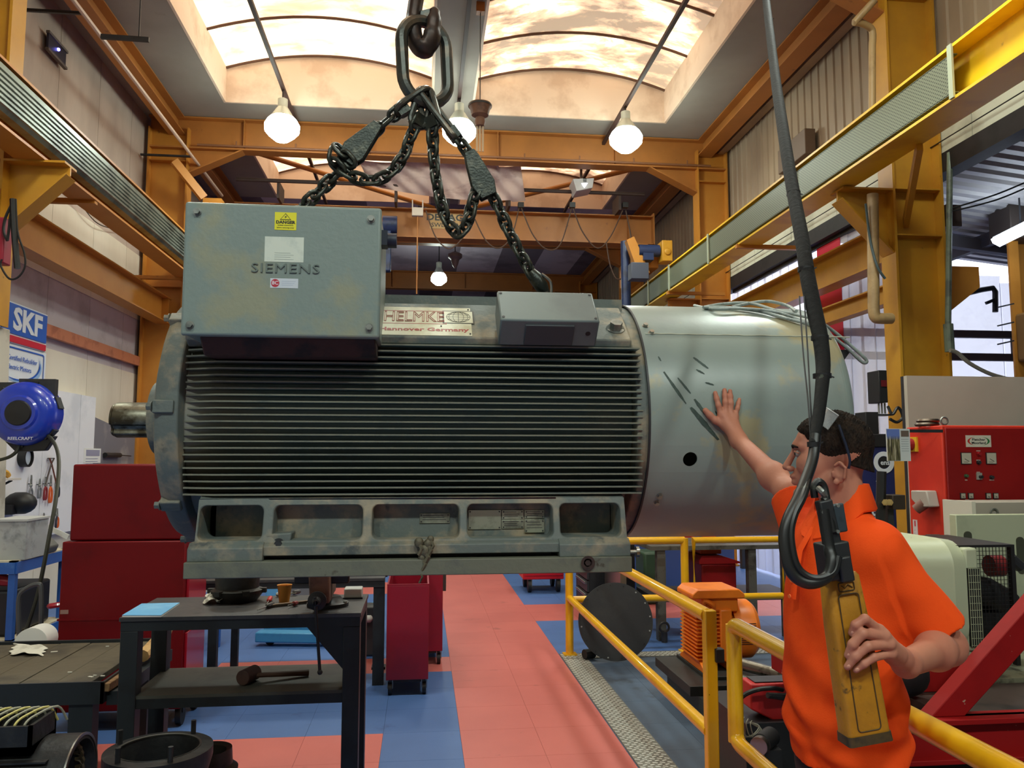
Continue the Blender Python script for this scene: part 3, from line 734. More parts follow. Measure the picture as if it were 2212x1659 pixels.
text('DANGER', .0135, M_black, dl, (p.x, yfb - .0015, p.z - .004), FRONT, .0003, .0006, sx=1.1)
text('Isolate elsewhere', .0070, M_black, dl, (p.x, yfb - .0015, p.z - .0135), FRONT, .0003)
text('before removing cover', .0065, M_black, dl, (p.x, yfb - .0015, p.z - .0215), FRONT, .0003, sx=.9)
p = onface(614, 539); b = MB(); b.box(p.x - .061, p.x + .061, yfb - .001, yfb, p.z - .041, p.z + .041)
pl = b.build('paper_label', mat('worn_white_label', (214, 220, 206), .5, c2=(196, 204, 192), sc2=14, c3=(90, 100, 95), sc3=30, lo3=.7, hi3=.74), box)
b = MB()
for i in range(4): b.box(p.x - .03, p.x + .02 + .01 * (i % 2), yfb - .0014, yfb - .001, p.z - .012 - i * .007, p.z - .0112 - i * .007)
b.build('faint_print', flat(120, 130, 125), pl)
p = onface(617, 581); text('SIEMENS', .043, mat('shadow_toned_lettering', (104, 116, 110), .5), box, (p.x, yfb - .0015, p.z), FRONT, .0030, 0, width=.212, name='embossed_lettering', space=1.08)  # letters coloured darker in place of their embossing shadow
p = onface(614, 612); b = MB(); b.box(p.x - .0435, p.x + .0435, yfb - .001, yfb, p.z - .0155, p.z + .0155)
st = b.build('repairer_sticker', flat(205, 212, 220), box)
b = MB(); b.cyl((p.x - .028, yfb - .001, p.z), (p.x - .028, yfb - .0016, p.z), .013, n=24); b.build('red_roundel', flat(186, 40, 60), st)
text('8C', .017, flat(225, 210, 220), st, (p.x - .028, yfb - .0018, p.z), FRONT, .0003, .0004)
b = MB()
for i in range(3): b.box(p.x - .008, p.x + .036 - .004 * i, yfb - .0014, yfb - .001, p.z + .006 - i * .006, p.z + .0068 - i * .006)
b.build('faint_print', flat(160, 175, 200), st)
# maker's plate on the sloping shoulder
n0 = Vector((0, -.64, .77)).normalized(); tilt = math.atan2(.150, .18)   # slope of the shoulder
def onslope(px, py, off=.002):
    # plane through (., MY-.45, 2.172) and (., MY-.27, 2.322)
    A = Vector((0, MY - .45, 2.172)); nn = Vector((0, -.150, .18)).normalized(); r = _ray(px, py); o = Vector((0, 0, EYE))
    t = (A + nn * off - o).dot(nn) / r.dot(nn); return o + r * t
SR = (tilt, 0, 0)
c0 = onslope(760, 694); c1 = onslope(1020, 694); zz = onslope(900, 668), onslope(900, 722)
ctr = (c0 + c1) / 2; mid = (zz[0] + zz[1]) / 2
hh = (zz[0] - zz[1]).length / 2
b = MB(); b.obox((ctr.x, mid.y, mid.z), ((c1.x - c0.x) / 2, hh, .0015), (1, 0, 0), n0 * 1)
b = MB()
up = Vector((0, -.150, .18)).normalized(); along = Vector((0, .18, .150)).normalized()
def slab(cx, w, ca, h, t0, t1, mb):
    C = Vector((0, MY - .45, 2.172)) + along * ca + up * (t0 + t1) / 2; C.x = cx
    mb.obox(C, (w / 2, h / 2, (t1 - t0) / 2), (1, 0, 0), up)
A0 = Vector((0, MY - .45, 2.172))
def sl(px, py): g = onslope(px, py); return g.x, (Vector((0, g.y, g.z)) - A0).dot(along)
xa, ca = sl(770, 722); xb, cb = sl(1020, 722); _, cc = sl(900, 664); cm = (ca + cc) / 2
slab((xa + xb) / 2, xb - xa, cm, cc - ca, 0, .003, b)
mp_ = b.build('maker_plate', mat('cream_enamel_plate', (212, 208, 182), .45, c2=(190, 184, 154), sc2=8, c3=(130, 120, 96), sc3=16, lo3=.7, hi3=.75), motor, bevel=.0008)
M_redp = mat('faded_red_print', (168, 84, 78), .5)
b = MB(); xl, q1 = sl(790, 697); xr, q2 = sl(963, 674)
for (a_, b_) in ((q1 - .003, q1), (q2, q2 + .003)): slab((xl + xr) / 2, xr - xl, (a_ + b_) / 2, .003, .003, .0036, b)
slab(xr, .003, (q1 + q2) / 2, q2 - q1 + .006, .003, .0036, b)
b.build('red_border', M_redp, mp_)
qm = (q1 + q2) / 2; hgt = q2 - q1
def tp(cx, cal, off=.004): C = A0 + along * cal + up * off; C.x = cx; return C
ROT = (math.atan2(.150, .18), 0, 0)
xh = (sl(828, 690)[0] + sl(960, 690)[0]) / 2
text('HELMKE', hgt * 1.12, M_redp, mp_, tp(xh, qm, .0037), ROT, width=sl(959, 690)[0] - sl(829, 690)[0], outline=.0016)
_, qh = sl(900, 712); xh2 = (sl(820, 712)[0] + sl(1012, 712)[0]) / 2 - .006
text('Hannover Germany', .031, M_redp, mp_, tp((sl(818, 712)[0] + sl(1012, 712)[0]) / 2, qh, .0035), ROT, .0003, .0009, width=sl(1012, 712)[0] - sl(818, 712)[0])
gx, gq = sl(990, 686); b = MB(); gr = hgt / 2
slab(gx, gr * 2.6, gq, gr * 2.1, .003, .0035, b); b.cur = 1
slab(gx, gr * 2.35, gq, gr * 1.85, .0035, .0040, b); b.cur = 0
for k in range(-3, 4):
    pts = [tp(gx + gr * 1.0 * math.sin(R(k * 26)) * math.cos(R(th)), gq + gr * .85 * math.sin(R(th)), .0042) for th in range(-90, 91, 15)]; b.tube(pts, .0009, 4)
    y_ = gr * .85 * math.sin(R(k * 26)); w_ = gr * math.cos(R(k * 26)); b.tube([tp(gx - w_, gq + y_, .0042), tp(gx + w_, gq + y_, .0042)], .0009, 4)
b.build('globe_emblem', [flat(70, 70, 62), MATS['cream_enamel_plate']], mp_)
b = MB()
for px, py in ((1011, 670), (1016, 722), (953, 705)): g = onslope(px, py, .003); b.cut().cyl(g, g + up * .003, .003, n=8)
b.each('plate_rivet', M_dark, mp_)
# tilted auxiliary box
b = MB(); b.prism([(2.660, 2.215), (2.785, 2.340), (2.862, 2.263), (2.737, 2.138)], 'x', .258, .600); ab = b.build('auxiliary_box', mat('smooth_grey_box_paint', (104, 116, 114), .42, c2=(94, 104, 104), sc2=3), motor, bevel=.006)
b = MB(); b.prism([(2.668, 2.198), (2.684, 2.214), (2.744, 2.154), (2.728, 2.138)], 'x', .345, .515); 
b.build('small_cover', mat('dark_grey_cover', (62, 66, 70), .5), ab, bevel=.003)
b = MB(); d_ = Vector((0, -.7071, -.7071)); c = Vector((.565, 2.697, 2.178)); b.cyl(c - d_ * .004, c + d_ * .001, .009, n=14); c = Vector((.290, 2.70, 2.180)); b.cut().lathe([(.012, 0), (.012, .003), (.009, .003)], c, d_, 16, True); b.each('knockout', M_black, ab)
b = MB(); d_ = Vector((0, -.7071, .7071))
for x in (.27, .588):
    for yy in (2.672, 2.774): b.cut().cyl((x, yy, yy - 2.660 + 2.215), Vector((x, yy, yy - 2.660 + 2.215)) + d_ * .002, .005, n=10)
b.each('cover_screw', M_dark, ab)
# lifting bosses with big bolts
b = MB(); c = PY(1330, 712, 2.84)
b.cyl((c.x, 2.90, c.z - .03), (c.x, 2.84, c.z + .0), .036, n=24); b.obox((c.x, 2.88, c.z - .05), (.03, .03, .05), (1, 0, 0))
o = b.build('lifting_boss', M_dust, motor, bevel=.004)
b = MB(); b.hexbolt((c.x, 2.845, c.z), Vector((0, -.62, .78)), .023, .032); b.build('boss_bolt', M_zinc, o)
for x in (.47, -.50):                                       # eye bolts hidden behind the boxes carry the chains
    b = MB(); b.cyl((x, 3.16, 2.28), (x, 3.16, 2.33), .03, n=16); b.rings([[(x + math.cos(R(a)) * (.036 + .012 * math.cos(R(q))), 3.16 + .012 * math.sin(R(q)), 2.365 + math.sin(R(a)) * (.036 + .014 * math.cos(R(q)))) for q in range(0, 360, 45)] for a in range(0, 360, 15)], closed=True)
    b.build('eye_bolt', M_dark, motor)
b = MB(); b.cyl((.18, 3.0, 2.35), (.18, 3.02, 2.47), .018, n=12); b = MB()
# black plastic fin/vane behind the cowl
p = [PY(1790, 757, 3.05), PY(1834, 757, 3.05), PY(1803, 800, 3.05)]
b = MB(); b.prism([(q.x, q.z) for q in p], 'y', 3.03, 3.06); b.build('intake_bracket', M_black, motor)
# coiled grey leads lying on the cowl
M_lead = mat('grey_motor_lead', (150, 160, 156), .5, c2=(120, 128, 124), sc2=30)
t = thing('cable_coil', 'loops of grey cable draped over the right end of the motor cowl', 'cable', (1.3, 3.05, 2.36))
def ondrum(px, py, lift): # put a point of the coil on the drum at that sight line when it hits, else at drum mid plane
    r = _ray(px, py); a = r.y ** 2 + r.z ** 2; dz = EYE - MZ; bb = 2 * (-MY * r.y + dz * r.z); rr = Rc + lift; cc_ = MY ** 2 + dz ** 2 - rr ** 2
    D = bb * bb - 4 * a * cc_
    if D < 0: tt = -bb / (2 * a)
    else: tt = (-bb - math.sqrt(D)) / (2 * a)
    return Vector((0, 0, EYE)) + r * tt
def lead(pts, r=.0065):
    b = MB(); b.tube(smoothpts(pts, 6), r, 8); b.build('cable_loop', M_lead, t)
lead([ondrum(1520, 664, .01), PY(1560, 657, 3.2), PY(1620, 655, 3.2), ondrum(1680, 672, .012), ondrum(1720, 680, .01), ondrum(1760, 690, .01), PY(1800, 715, 3.0), PY(1850, 757, 3.0), PY(1872, 779, 3.0), PY(1862, 782, 2.99), PY(1830, 752, 2.98), PY(1790, 722, 2.97), ondrum(1745, 700, .01), ondrum(1690, 686, .01), ondrum(1640, 672, .01), ondrum(1580, 665, .01), ondrum(1520, 664, .01)])
lead([ondrum(1580, 664, .012), PY(1620, 655, 3.22), PY(1660, 651, 3.22), PY(1700, 660, 3.2), ondrum(1720, 672, .012)])
lead([PY(1500, 660, 3.25), ondrum(1540, 667, .012), ondrum(1610, 667, .016), ondrum(1680, 675, .016), ondrum(1750, 700, .012)], .006)
# ================================================================== chain sling, hook and overhead cranes
SY = 3.20
M_chain = mat('oily_black_chain', (52, 56, 52), .34, .65, c2=(84, 84, 74), sc2=26, lo=.5, hi=.7, bump=.15, bsc=120)
M_link = mat('worn_dark_link', (74, 76, 72), .36, .7, c2=(112, 100, 86), sc2=14, lo=.5, hi=.7, bump=.12, bsc=90)
def sp(px, py, dy=0): return PY(px, py, SY + dy)
# crane hook
hk = thing('crane_hook', 'dark forged crane hook holding the big oval sling link', 'hook', sp(905, 0))
b = MB(); b.tube(smoothpts([sp(915, -80), sp(903, -20), sp(896, 20, .01), sp(892, 58, .015), sp(899, 92, .01), sp(914, 104, -.005), sp(930, 90, -.015), sp(937, 56, -.02), sp(940, 18, -.02)], 5),
    [.036] * 6 + [.042] * 8 + [.047] * 8 + [.046] * 6 + [.040] * 6 + [.032] * 4 + [.024] * 2 + [.015], 14, flat_=.75); b.build('hook_body', mat('brown_black_hook_steel', (72, 58, 52), .4, .6, c2=(44, 42, 42), sc2=8), hk)
b = MB(); b.bar(sp(905, 42), sp(940, 34), .016, .062); b.build('safety_latch', M_link, hk)
top = sp(915, -80)
b = MB(); b.cyl(top, top + Vector((0, 0, .10)), .034); b.lathe([(.03, 0), (.07, .02), (.07, .07), (.03, .09)], top + Vector((0, 0, .08)), n=20, caps=True); b.build('hook_shank', M_dark, hk)
# hook block, ropes and the near bridge girder above the picture
bl = thing('hook_block', 'yellow hook block above the crane hook, over the picture', 'hoist', top + Vector((0, 0, .16)))
b = MB(); b.prism([(top.x - .16, top.z + .2), (top.x + .16, top.z + .2), (top.x + .20, top.z + .4), (top.x + .12, top.z + .6), (top.x - .12, top.z + .6), (top.x - .2, top.z + .4)], 'y', SY - .09, SY + .09); b.build('block_body', M_yellow, bl, bevel=.01)
b = MB()
for dx in (-.1, .1): b.cut().cyl((top.x + dx, SY, top.z + .55), (top.x + dx, SY, 5.35), .007, n=6)
b.each('wire_rope', M_dark, bl)
g2 = thing('bridge_crane', 'near bridge crane girder above the camera that carries the motor', 'crane', (.3, SY, 5.2))
b = MB(); b.ibeam((-3.5, SY + .3, 5.62), (4.08, SY + .3, 5.62), .5, .26); b.build('bridge_girder', M_orange, g2)
b = MB()
for x in (-3.52, 4.1): b.cut().box(x - .1, x + .1, SY - 1.0, SY + 1.4, 5.02, 5.3); b.box(x - .08, x + .08, SY + .1, SY + .5, 5.28, 5.45)
b.each('end_carriage', M_orange, g2)
b = MB(); b.box(top.x - .35, top.x + .35, SY - .12, SY + .12, 5.34, 5.62); b.build('hoist_unit', flat(40, 60, 110), g2, bevel=.02)

# master link and sling
sl_ = thing('chain_sling', 'black two-leg chain sling with shortening clutches from hook to motor', 'chain sling', sp(917, 210))
def oblong(c, along, wid, L, W, r, n=10):
    along = Vector(along).normalized(); wid = (Vector(wid) - along * Vector(wid).dot(along)).normalized(); c = Vector(c); p = []
    h = L / 2 - W / 2
    for i in range(n + 1): a = -90 + 180 * i / n; p.append(c + along * (h + W / 2 * math.cos(R(a))) + wid * W / 2 * math.sin(R(a)))
    for i in range(n + 1): a = 90 + 180 * i / n; p.append(c + along * (-h + W / 2 * math.cos(R(a))) + wid * W / 2 * math.sin(R(a)))
    b = MB(); b.tube(p, r, 10, closed=True); return b
c = sp(918, 134)
oblong(c, (-.05, 0, 1), (.9, .38, 0), .350, .200, .0260, 14).build('master_link', M_link, sl_)
tops = sp(917, 205)
for (px, py), L, W, wd in (((868, 236), .15, .066, (.5, 1, 0)), ((903, 262), .145, .062, (1, .3, 0)), ((934, 266), .15, .062, (1, -.4, 0)), ((980, 290), .21, .066, (.5, 1, .3))):
    e = sp(px, py, -.02); d = e - tops
    oblong(tops + d * .5, d, wd, d.length + .05, W, .0140, 8).build('coupling_link', M_link, sl_)
    b = MB(); b.obox(e, (.026, .020, .024), d); b.build('coupling_pin', M_chain, sl_)
PITCH = .0455; protolink = None
def chain(pts, start=0):
    global protolink
    pts = smoothpts(pts, 12); d = [0]
    for a, b_ in zip(pts[:-1], pts[1:]): d.append(d[-1] + (b_ - a).length)
    n = max(1, round(d[-1] / PITCH)); k = 0
    for i in range(n + 1):
        s = d[-1] * i / n
        while k < len(d) - 2 and d[k + 1] < s: k += 1
        f = (s - d[k]) / max(1e-9, d[k + 1] - d[k]); p = pts[k].lerp(pts[k + 1], min(1, f)); t = (pts[k + 1] - pts[k]).normalized()
        D, S, U = axes(t, (0, 1, 0)); tw = R(40 + 90 * ((i + start) % 2) + random.uniform(-8, 8))
        w = S * math.cos(tw) + U * math.sin(tw)
        if protolink is None:
            m = oblong((0, 0, 0), (1, 0, 0), (0, 1, 0), .0735, .043, .0090, 6)
            protolink = m.build('chain_link', M_chain, sl_, world=False); o = protolink
        else:
            o = protolink.copy(); COL.objects.link(o)
        z = t.cross(w)
        o.matrix_local = origin_of(sl_).inverted() @ Matrix(((t.x, w.x, z.x, p.x), (t.y, w.y, z.y, p.y), (t.z, w.z, z.z, p.z), (0, 0, 0, 1)))
chain([sp(856, 244, -.02), sp(835, 262, -.02), sp(812, 282, -.02)])
chain([sp(742, 362, -.01), sp(715, 388), sp(685, 418), sp(650, 452, .0), sp(628, 485, -.02)])
chain([sp(752, 345, -.05), sp(730, 322, -.05), sp(722, 348, -.06), sp(745, 372, -.05), sp(778, 386, -.04), sp(815, 388, -.04), sp(848, 368, -.04), sp(872, 335, -.03), sp(886, 298, -.02), sp(899, 268, -.02)])
chain([sp(934, 275, -.02), sp(936, 330, -.02), sp(942, 385, -.03), sp(953, 440, -.03), sp(968, 480, -.03), sp(990, 503, -.04), sp(1010, 480, -.04), sp(1018, 448, -.04), sp(1028, 415, -.03)], 1)
chain([sp(990, 300, -.02), sp(1005, 322, -.02), sp(1018, 340, -.02)])
chain([sp(1058, 412, -.01), sp(1080, 455), sp(1102, 505), sp(1128, 555), sp(1146, 588, 0)])
def clutch(p0, p1, w0, w1):
    a, e = sp(*p0, -.03), sp(*p1, -.03); d = (e - a).normalized(); s = Vector((-d.z, 0, d.x))
    for y in (-.022, .014):
        b = MB(); q = [a + s * w0 * .5, a + d * .03 + s * w0 * .62, e - d * .05 + s * w1 * .55, e + s * w1 * .35, e - s * w1 * .45, e - d * .06 - s * w1 * .62, a + d * .05 - s * w0 * .55, a - s * w0 * .3]
        b.prism([(v.x, v.z) for v in q], 'y', a.y + y, a.y + y + .010); b.build('clutch_plate', M_chain, sl_, bevel=.003)
    b = MB(); b.prism([(v.x, v.z) for v in (a + s * w0 * .3, a + d * .06 + s * w0 * .45, a + d * .09, a + d * .05 - s * w0 * .4, a - s * w0 * .2)], 'y', a.y - .012, a.y + .014); b.build('clutch_block', M_chain, sl_)
clutch((815, 268), (748, 352), .05, .085); clutch((1010, 330), (1058, 425), .055, .082)
e0, e1 = sp(1147, 586), sp(1180, 634)
b = MB(); b.tube([e0, e0.lerp(e1, .3), e0.lerp(e1, .7), e1, Vector((.50, 3.16, 2.375))], [.018, .030, .028, .016, .012], 10); b.build('sling_hook', M_chain, sl_)
b = MB(); b.tube(smoothpts([e0.lerp(e1, .35) + Vector((.02, -.01, .02)), e0.lerp(e1, .7) + Vector((.035, -.01, .02)), e1 + Vector((.02, 0, 0))]), .006, 6); b.build('hook_latch', M_steel, sl_)
b = MB(); b.tube([sp(628, 485, -.02), Vector((-.50, 3.16, 2.41))], .012, 8); b.build('sling_hook', M_chain, sl_)

# ------------------------------------------------------------------ the far bridge crane
GY = 14.3
cr = thing('bridge_crane', 'far orange bridge crane with maker and load sign, cables looping under it', 'crane', (.3, GY, 5.0))
b = MB(); zt, zb = 6.215, 5.70
b.box(-3.3, 4.22, GY - .012, GY + .012, zb, zt)
for z in (zb, zt): b.box(-3.3, 4.22, GY - .16, GY + .16, z - .02, z)
b.box(4.21, 4.235, GY - .16, GY + .16, zb - .02, zt + .05)
b.build('bridge_girder', M_brown, cr)
b = MB()
for x in (3.75,): b.cut().box(x, x + .012, GY - .14, GY, zb, zt)
for x in (-3.2,): b.cut().box(x, x + .012, GY - .14, GY, zb, zt)
b.each('stiffener', M_brown, cr)
for x, s in ((3.95, 1), (-3.45, -1)):
    b = MB(); b.box(x - .12, x + .12, GY - .9, GY + .9, 5.06, 5.42); b.prism([(x - .16, 5.68), (x + .16, 5.68), (x + .12, 5.40), (x - .12, 5.40)], 'y', GY - .16, GY + .16); b.build('end_carriage', M_orange, cr)
b = MB(); b.cyl((3.66, GY - 1.10, 5.30), (4.02, GY - 1.10, 5.30), .105, n=20); b.box(3.72, 3.9, GY - 1.2, GY - 1.0, 5.12, 5.24); b.build('drive_motor', mat('dark_blue_enamel', (38, 52, 88), .4, c2=(28, 36, 60), sc2=6), cr)
b = MB(); b.box(4.04, 4.22, GY - 1.24, GY - .96, 5.10, 5.46); b.lathe([(.06, 0), (.06, -.02), (.03, -.03)], (4.13, GY - 1.24, 5.26), (0, 1, 0), 16, True); b.build('drive_gearbox', M_yellow, cr, bevel=.02)
p = [PY(1352, 520, 13.2), PY(1368, 512, 13.2), PY(1402, 590, 13.2), PY(1380, 598, 13.2)]
b = MB(); b.prism([(q.x, q.z) for q in p], 'y', 13.15, 13.3); b.build('sloping_guard', M_orange, cr)
pb = PY(1375, 590, 13.1); b = MB(); b.box(pb.x - .14, pb.x + .16, 12.9, 13.15, pb.z - .14, pb.z + .14); b.build('control_box', flat(70, 74, 88), cr, bevel=.01)
b = MB(); a = PY(1351, 522, 13.6); e = PY(1351, 650, 13.6); b.cyl((a.x, 13.6, 0), (a.x, 13.6, a.z), .085, n=16)
tag(b.build('conveyor_pipe', MATS['dark_blue_enamel']), 'dark blue vertical pipe left of the crane end carriage', 'pipe')
b = MB(); b.tube([(-3.2, GY - .5, 6.50), (3.95, GY - .5, 6.50)], .035, 8)
for x in (-2.5, -.5, 1.5, 3.5): b.box(x - .02, x + .02, GY - .5, GY, 6.2, 6.5)
b.build('festoon_track', mat('brown_black_track', (62, 44, 38), .6), cr)
def drop(pts, r=.012, nm='festoon_cable', par=cr, m=M_cable):
    b = MB(); b.tube(smoothpts([PY(x, y, GY - .5) for x, y in pts], 8), r, 6); return b.build(nm, m, par)
M_fest = mat('brown_flat_cable', (74, 52, 40), .6)
drop([(1125, 446), (1150, 505), (1180, 538), (1210, 528), (1235, 450)], m=M_fest)
drop([(1238, 450), (1258, 500), (1290, 536), (1318, 512), (1345, 455)], m=M_fest)
drop([(1122, 446), (1105, 510), (1078, 536), (1050, 520), (1024, 470)], m=M_fest)
drop([(920, 455), (940, 510), (965, 536), (985, 530), (1010, 500)], m=M_fest)
drop([(1352, 455), (1362, 505), (1372, 560), (1395, 570), (1420, 568)], m=M_fest)
drop([(1310, 525), (1318, 572), (1330, 600), (1342, 603)], m=M_fest)
b = MB()
for x in (1125, 1236, 1350): q = PY(x, 442, GY - .5); b.cut().box(q.x - .05, q.x + .05, GY - .55, GY - .45, q.z - .06, q.z + .03)
b.each('cable_trolley', M_black, cr)
q = PY(961, 478, GY - .02)
b = MB(); b.box(q.x - .27, q.x + .27, GY - .02, GY - .012, q.z - .14, q.z + .14); sg = b.build('load_sign', mat('dull_tan_sign', (196, 158, 104), .6), cr)
text('DEMAG', .17, M_black, sg, (q.x, GY - .022, q.z + .065), FRONT, .001, .004, sx=1.15)
text('SWL    00', .11, M_black, sg, (q.x, GY - .022, q.z - .075), FRONT, .001, .001, sx=1.1)
q = PY(843, 485, 14.0)
ho = thing('electric_hoist', 'dark blue electric hoist hanging beside the terminal box edge', 'hoist', (q.x, 14.0, 4.9))
b = MB(); b.cyl((q.x - .13, 14.0, q.z), (q.x + .12, 14.0, q.z), .15, n=20); b.build('hoist_motor', MATS['dark_blue_enamel'], ho)
b = MB(); b.box(q.x - .13, q.x + .02, 13.92, 14.08, q.z - .85, q.z - .12); b.build('hoist_body', MATS['dark_blue_enamel'], ho, bevel=.02)
b = MB(); b.box(q.x - .04, q.x + .04, 13.96, 14.2, q.z + .1, 5.72); b.build('trolley_hanger', M_dark, ho)
q = PY(902, 459, 13.9)
jb = thing('junction_box', 'small white junction box on a thin pole under the crane track', 'box', (q.x, 13.9, q.z))
b = MB(); b.box(q.x - .10, q.x + .10, 13.85, 13.95, q.z - .07, q.z + .08); b.build('box_body', flat(205, 190, 176), jb, bevel=.01)
b = MB(); b.cyl((q.x, 13.9, q.z - .07), (q.x, 13.9, 4.6), .012, n=6); b.build('pole', M_brown, jb)
b = MB()
for dx in (-.09, .09): b.cut().box(q.x + dx - .01, q.x + dx + .01, 13.88, 13.92, q.z + .05, q.z + .22); b.box(q.x + dx - .01, q.x + dx + .01, 13.9, 14.15, q.z + .16, q.z + .18)
b.each('hanger', flat(205, 190, 176), jb)

b = MB(); b.bar(PY(376, 348, 12.5), PY(440, 428, 12.7), .10, .12); b.cut().box(PY(440, 430, 12.7).x, PY(480, 430, 12.7).x, 12.65, 12.85, PY(460, 445, 12.7).z - .5, PY(460, 430, 12.7).z)
b.each('end_guard', M_orange, cr)
# unlit old lamp hanging in front of the roof beam
q = PY(1037, 225, 9.2); ln = thing('pendant_lamp', 'unlit hanging lamp with flared brown cap and long clear tubes', 'lamp', (q.x, 9.2, q.z))
b = MB(); f = 9.2 / FPX
b.lathe([(.02, .02), (25 * f, .0), (26 * f, -.03), (22 * f, -.07), (19 * f, -.14), (10 * f, -.17), (12 * f, -.22), (10 * f, -.27), (.01, -.27)], (q.x, 9.2, q.z), n=28); b.build('lamp_cap', mat('brown_lamp_cap', (118, 84, 66), .6, c2=(84, 58, 48), sc2=6), ln)
b = MB(); b.lathe([(26.5 * f, -.012), (27 * f, -.022), (26.5 * f, -.035)], (q.x, 9.2, q.z), n=28); b.build('cap_rim', M_dark, ln)
b = MB()
for dx in (-.035, 0, .035): b.cut().cyl((q.x + dx, 9.2, q.z - .27), (q.x + dx, 9.2, q.z - .58), .013, n=10)
b.each('clear_tube', mat('clear_tube_plastic', (220, 205, 180), .15, alpha=.55), ln)
b = MB(); b.tube([(q.x, 9.2, q.z), (q.x, 9.2, ZC)], .006, 6); b.build('flex', M_dark, ln)
b = MB(); b.box(q.x - .05, q.x + .05, 9.15, 9.25, ZC - .12, ZC); b.build('ceiling_rose', M_brown, ln)
# distant unlit lamp
q = PY(983, 560, 19.0); ln = thing('pendant_lamp', 'far unlit grey lamp hanging above the small glowing lamp', 'lamp', (q.x, 19, q.z))
b = MB(); b.lathe([(.05, .18), (.17, .12), (.17, .04), (.10, -.02), (.07, -.14), (.02, -.22)], (q.x, 19, q.z), n=20, caps=True); b.build('lamp_cap', flat(110, 92, 92), ln)
b = MB(); b.tube([(q.x, 19, q.z + .15), (q.x, 19, 7.2)], .012, 6); b.build('flex', M_dark, ln)
# hanging plastic sheet under the second rooflights
def tarp(u, v):
    tx = 775 + 350 * u; ty = 345 + 6 * math.sin(9 * u) + (10 if u > .85 else 0)
    bx = 800 + 335 * u; by = 398 + 34 * math.sin(PI * min(1, u * .62 + .02)) + (4 if u > .9 else 0)
    px = tx + (bx - tx) * v; py = ty + (by - ty) * v
    return PY(px, py, 13.35 + .45 * v + .05 * math.sin(20 * u + 6 * v) + .035 * math.sin(47 * u - 9 * v))
b = MB(); b.sheet(tarp, 60, 16, .012)
tag(b.build('dust_sheet', mat('pale_dust_sheet', (205, 176, 166), .8, c2=(176, 146, 138), sc2=2, stretch=(1, 1, 3)), smooth=80), 'pale crumpled dust sheet slung under the second bay rooflights', 'sheet')
# projector-like heater box
q = PY(1256, 405, 13.6)
t = thing('heater_box', 'white box with a blue-lit underside hanging below the right second rooflight', 'box', (q.x, 13.6, q.z))
b = MB(); b.prism([(q.x - .18, q.z + .1), (q.x + .2, q.z + .13), (q.x + .17, q.z - .05), (q.x - .12, q.z - .12)], 'y', 13.45, 13.85); b.build('box_body', flat(196, 188, 186), t, bevel=.01)
b = MB(); b.prism([(q.x - .03, q.z + .02), (q.x + .08, q.z + .03), (q.x + .02, q.z - .06)], 'y', 13.44, 13.45); b.build('lit_window', mat('cool_lit_window', (225, 235, 255), .5, emit=2.5), t)
b = MB()
for i in range(5): b.cut().box(q.x + .0, q.x + .06, 13.44, 13.45, q.z + .05 + i * .014, q.z + .056 + i * .014)
b.each('vent_slot', M_dark, t)
b = MB(); b.box(q.x - .02, q.x + .02, 13.6, 13.64, q.z + .1, 6.9); b.box(q.x - .02, q.x + .5, 13.6, 13.64, 6.86, 6.9); b.build('hanger', flat(120, 96, 84), t)
# vent in the upper left wall, wall boxes
a = PX(105, 72, -4.36); e = PX(141, 140, -4.36); 
t = thing('wall_vent', 'small dark vent opening high on the upper left wall', 'vent', (-4.36, (a.y + e.y) / 2, a.z - .3))
z1 = PX(105, 72, -4.36).z; z0 = PX(105, 105, -4.36).z
b = MB(); b.box(-4.38, -4.355, a.y, e.y, z0, z1); b.build('vent_recess', mat('vent_dark', (22, 22, 44), .4), t)
b = MB(); b.box(-4.38, -4.34, a.y - .02, e.y + .02, z1, z1 + .03); b.box(-4.38, -4.34, a.y - .02, e.y + .02, z0 - .03, z0); b.build('vent_frame', flat(90, 80, 76), t)
b = MB(); b.ball((-4.345, (a.y + e.y) / 2, z0 + .10), .02, 6); b.build('indicator_light', mat('violet_glow', (120, 120, 255), .5, emit=6), t)
a = PX(1712, 320, 5.08); e = PX(1752, 318, 5.08)
b = MB(); zt = PX(1735, 290, 5.08).z; zb = PX(1735, 345, 5.08).z; b.box(5.0, 5.15, e.y, a.y + .3, zb, zt)
tag(b.build('wall_box', mat('brown_wall_box', (112, 92, 76), .6), bevel=.01), 'brown box on the ribbed wall behind the pendant cable', 'box')
# down pipe at near right column and by the left far column
b = MB(); b.tube(smoothpts([PY(1890, 0, 6.9), PY(1846, 48, 7.0)], 1) + smoothpts([PY(1846, 48, 7.0), PY(1865, 52, 7.05), PY(1884, 66, 7.1), PY(1884, 100, 7.1)], 4) + [PY(1884, 250, 7.1)], .034, 12)
tag(b.build('drain_pipe', mat('tan_plastic_pipe', (170, 142, 98), .45, c2=(146, 120, 82), sc2=4)), 'tan plastic pipe bending down the ribbed wall beside the near right column', 'pipe')
b = MB(); b.tube([PY(1885, 420, 7.2), PY(1887, 640, 7.2)] + smoothpts([PY(1887, 660, 7.2), PY(1890, 684, 7.2), PY(1902, 688, 7.2), PY(1925, 688, 7.22)], 4), .054, 14)
o = b.build('drain_pipe', MATS['tan_plastic_pipe']); tag(o, 'tan drain pipe with elbow on the left flange of the near right column', 'pipe')
b = MB(); b.tube(smoothpts([PY(1870, 440, 7.15), PY(1880, 520, 7.15), PY(1895, 575, 7.1), PY(1912, 602, 7.1)], 6), .012, 8)
tag(b.build('hanging_cable', mat('teal_grey_cable', (58, 76, 78), .5)), 'dark teal cable drooping behind the near right column to its left flange', 'cable')
b = MB(); b.tube([(-4.3, 13.28, 0.1), (-4.3, 13.28, 5.4)], .07, 12); 
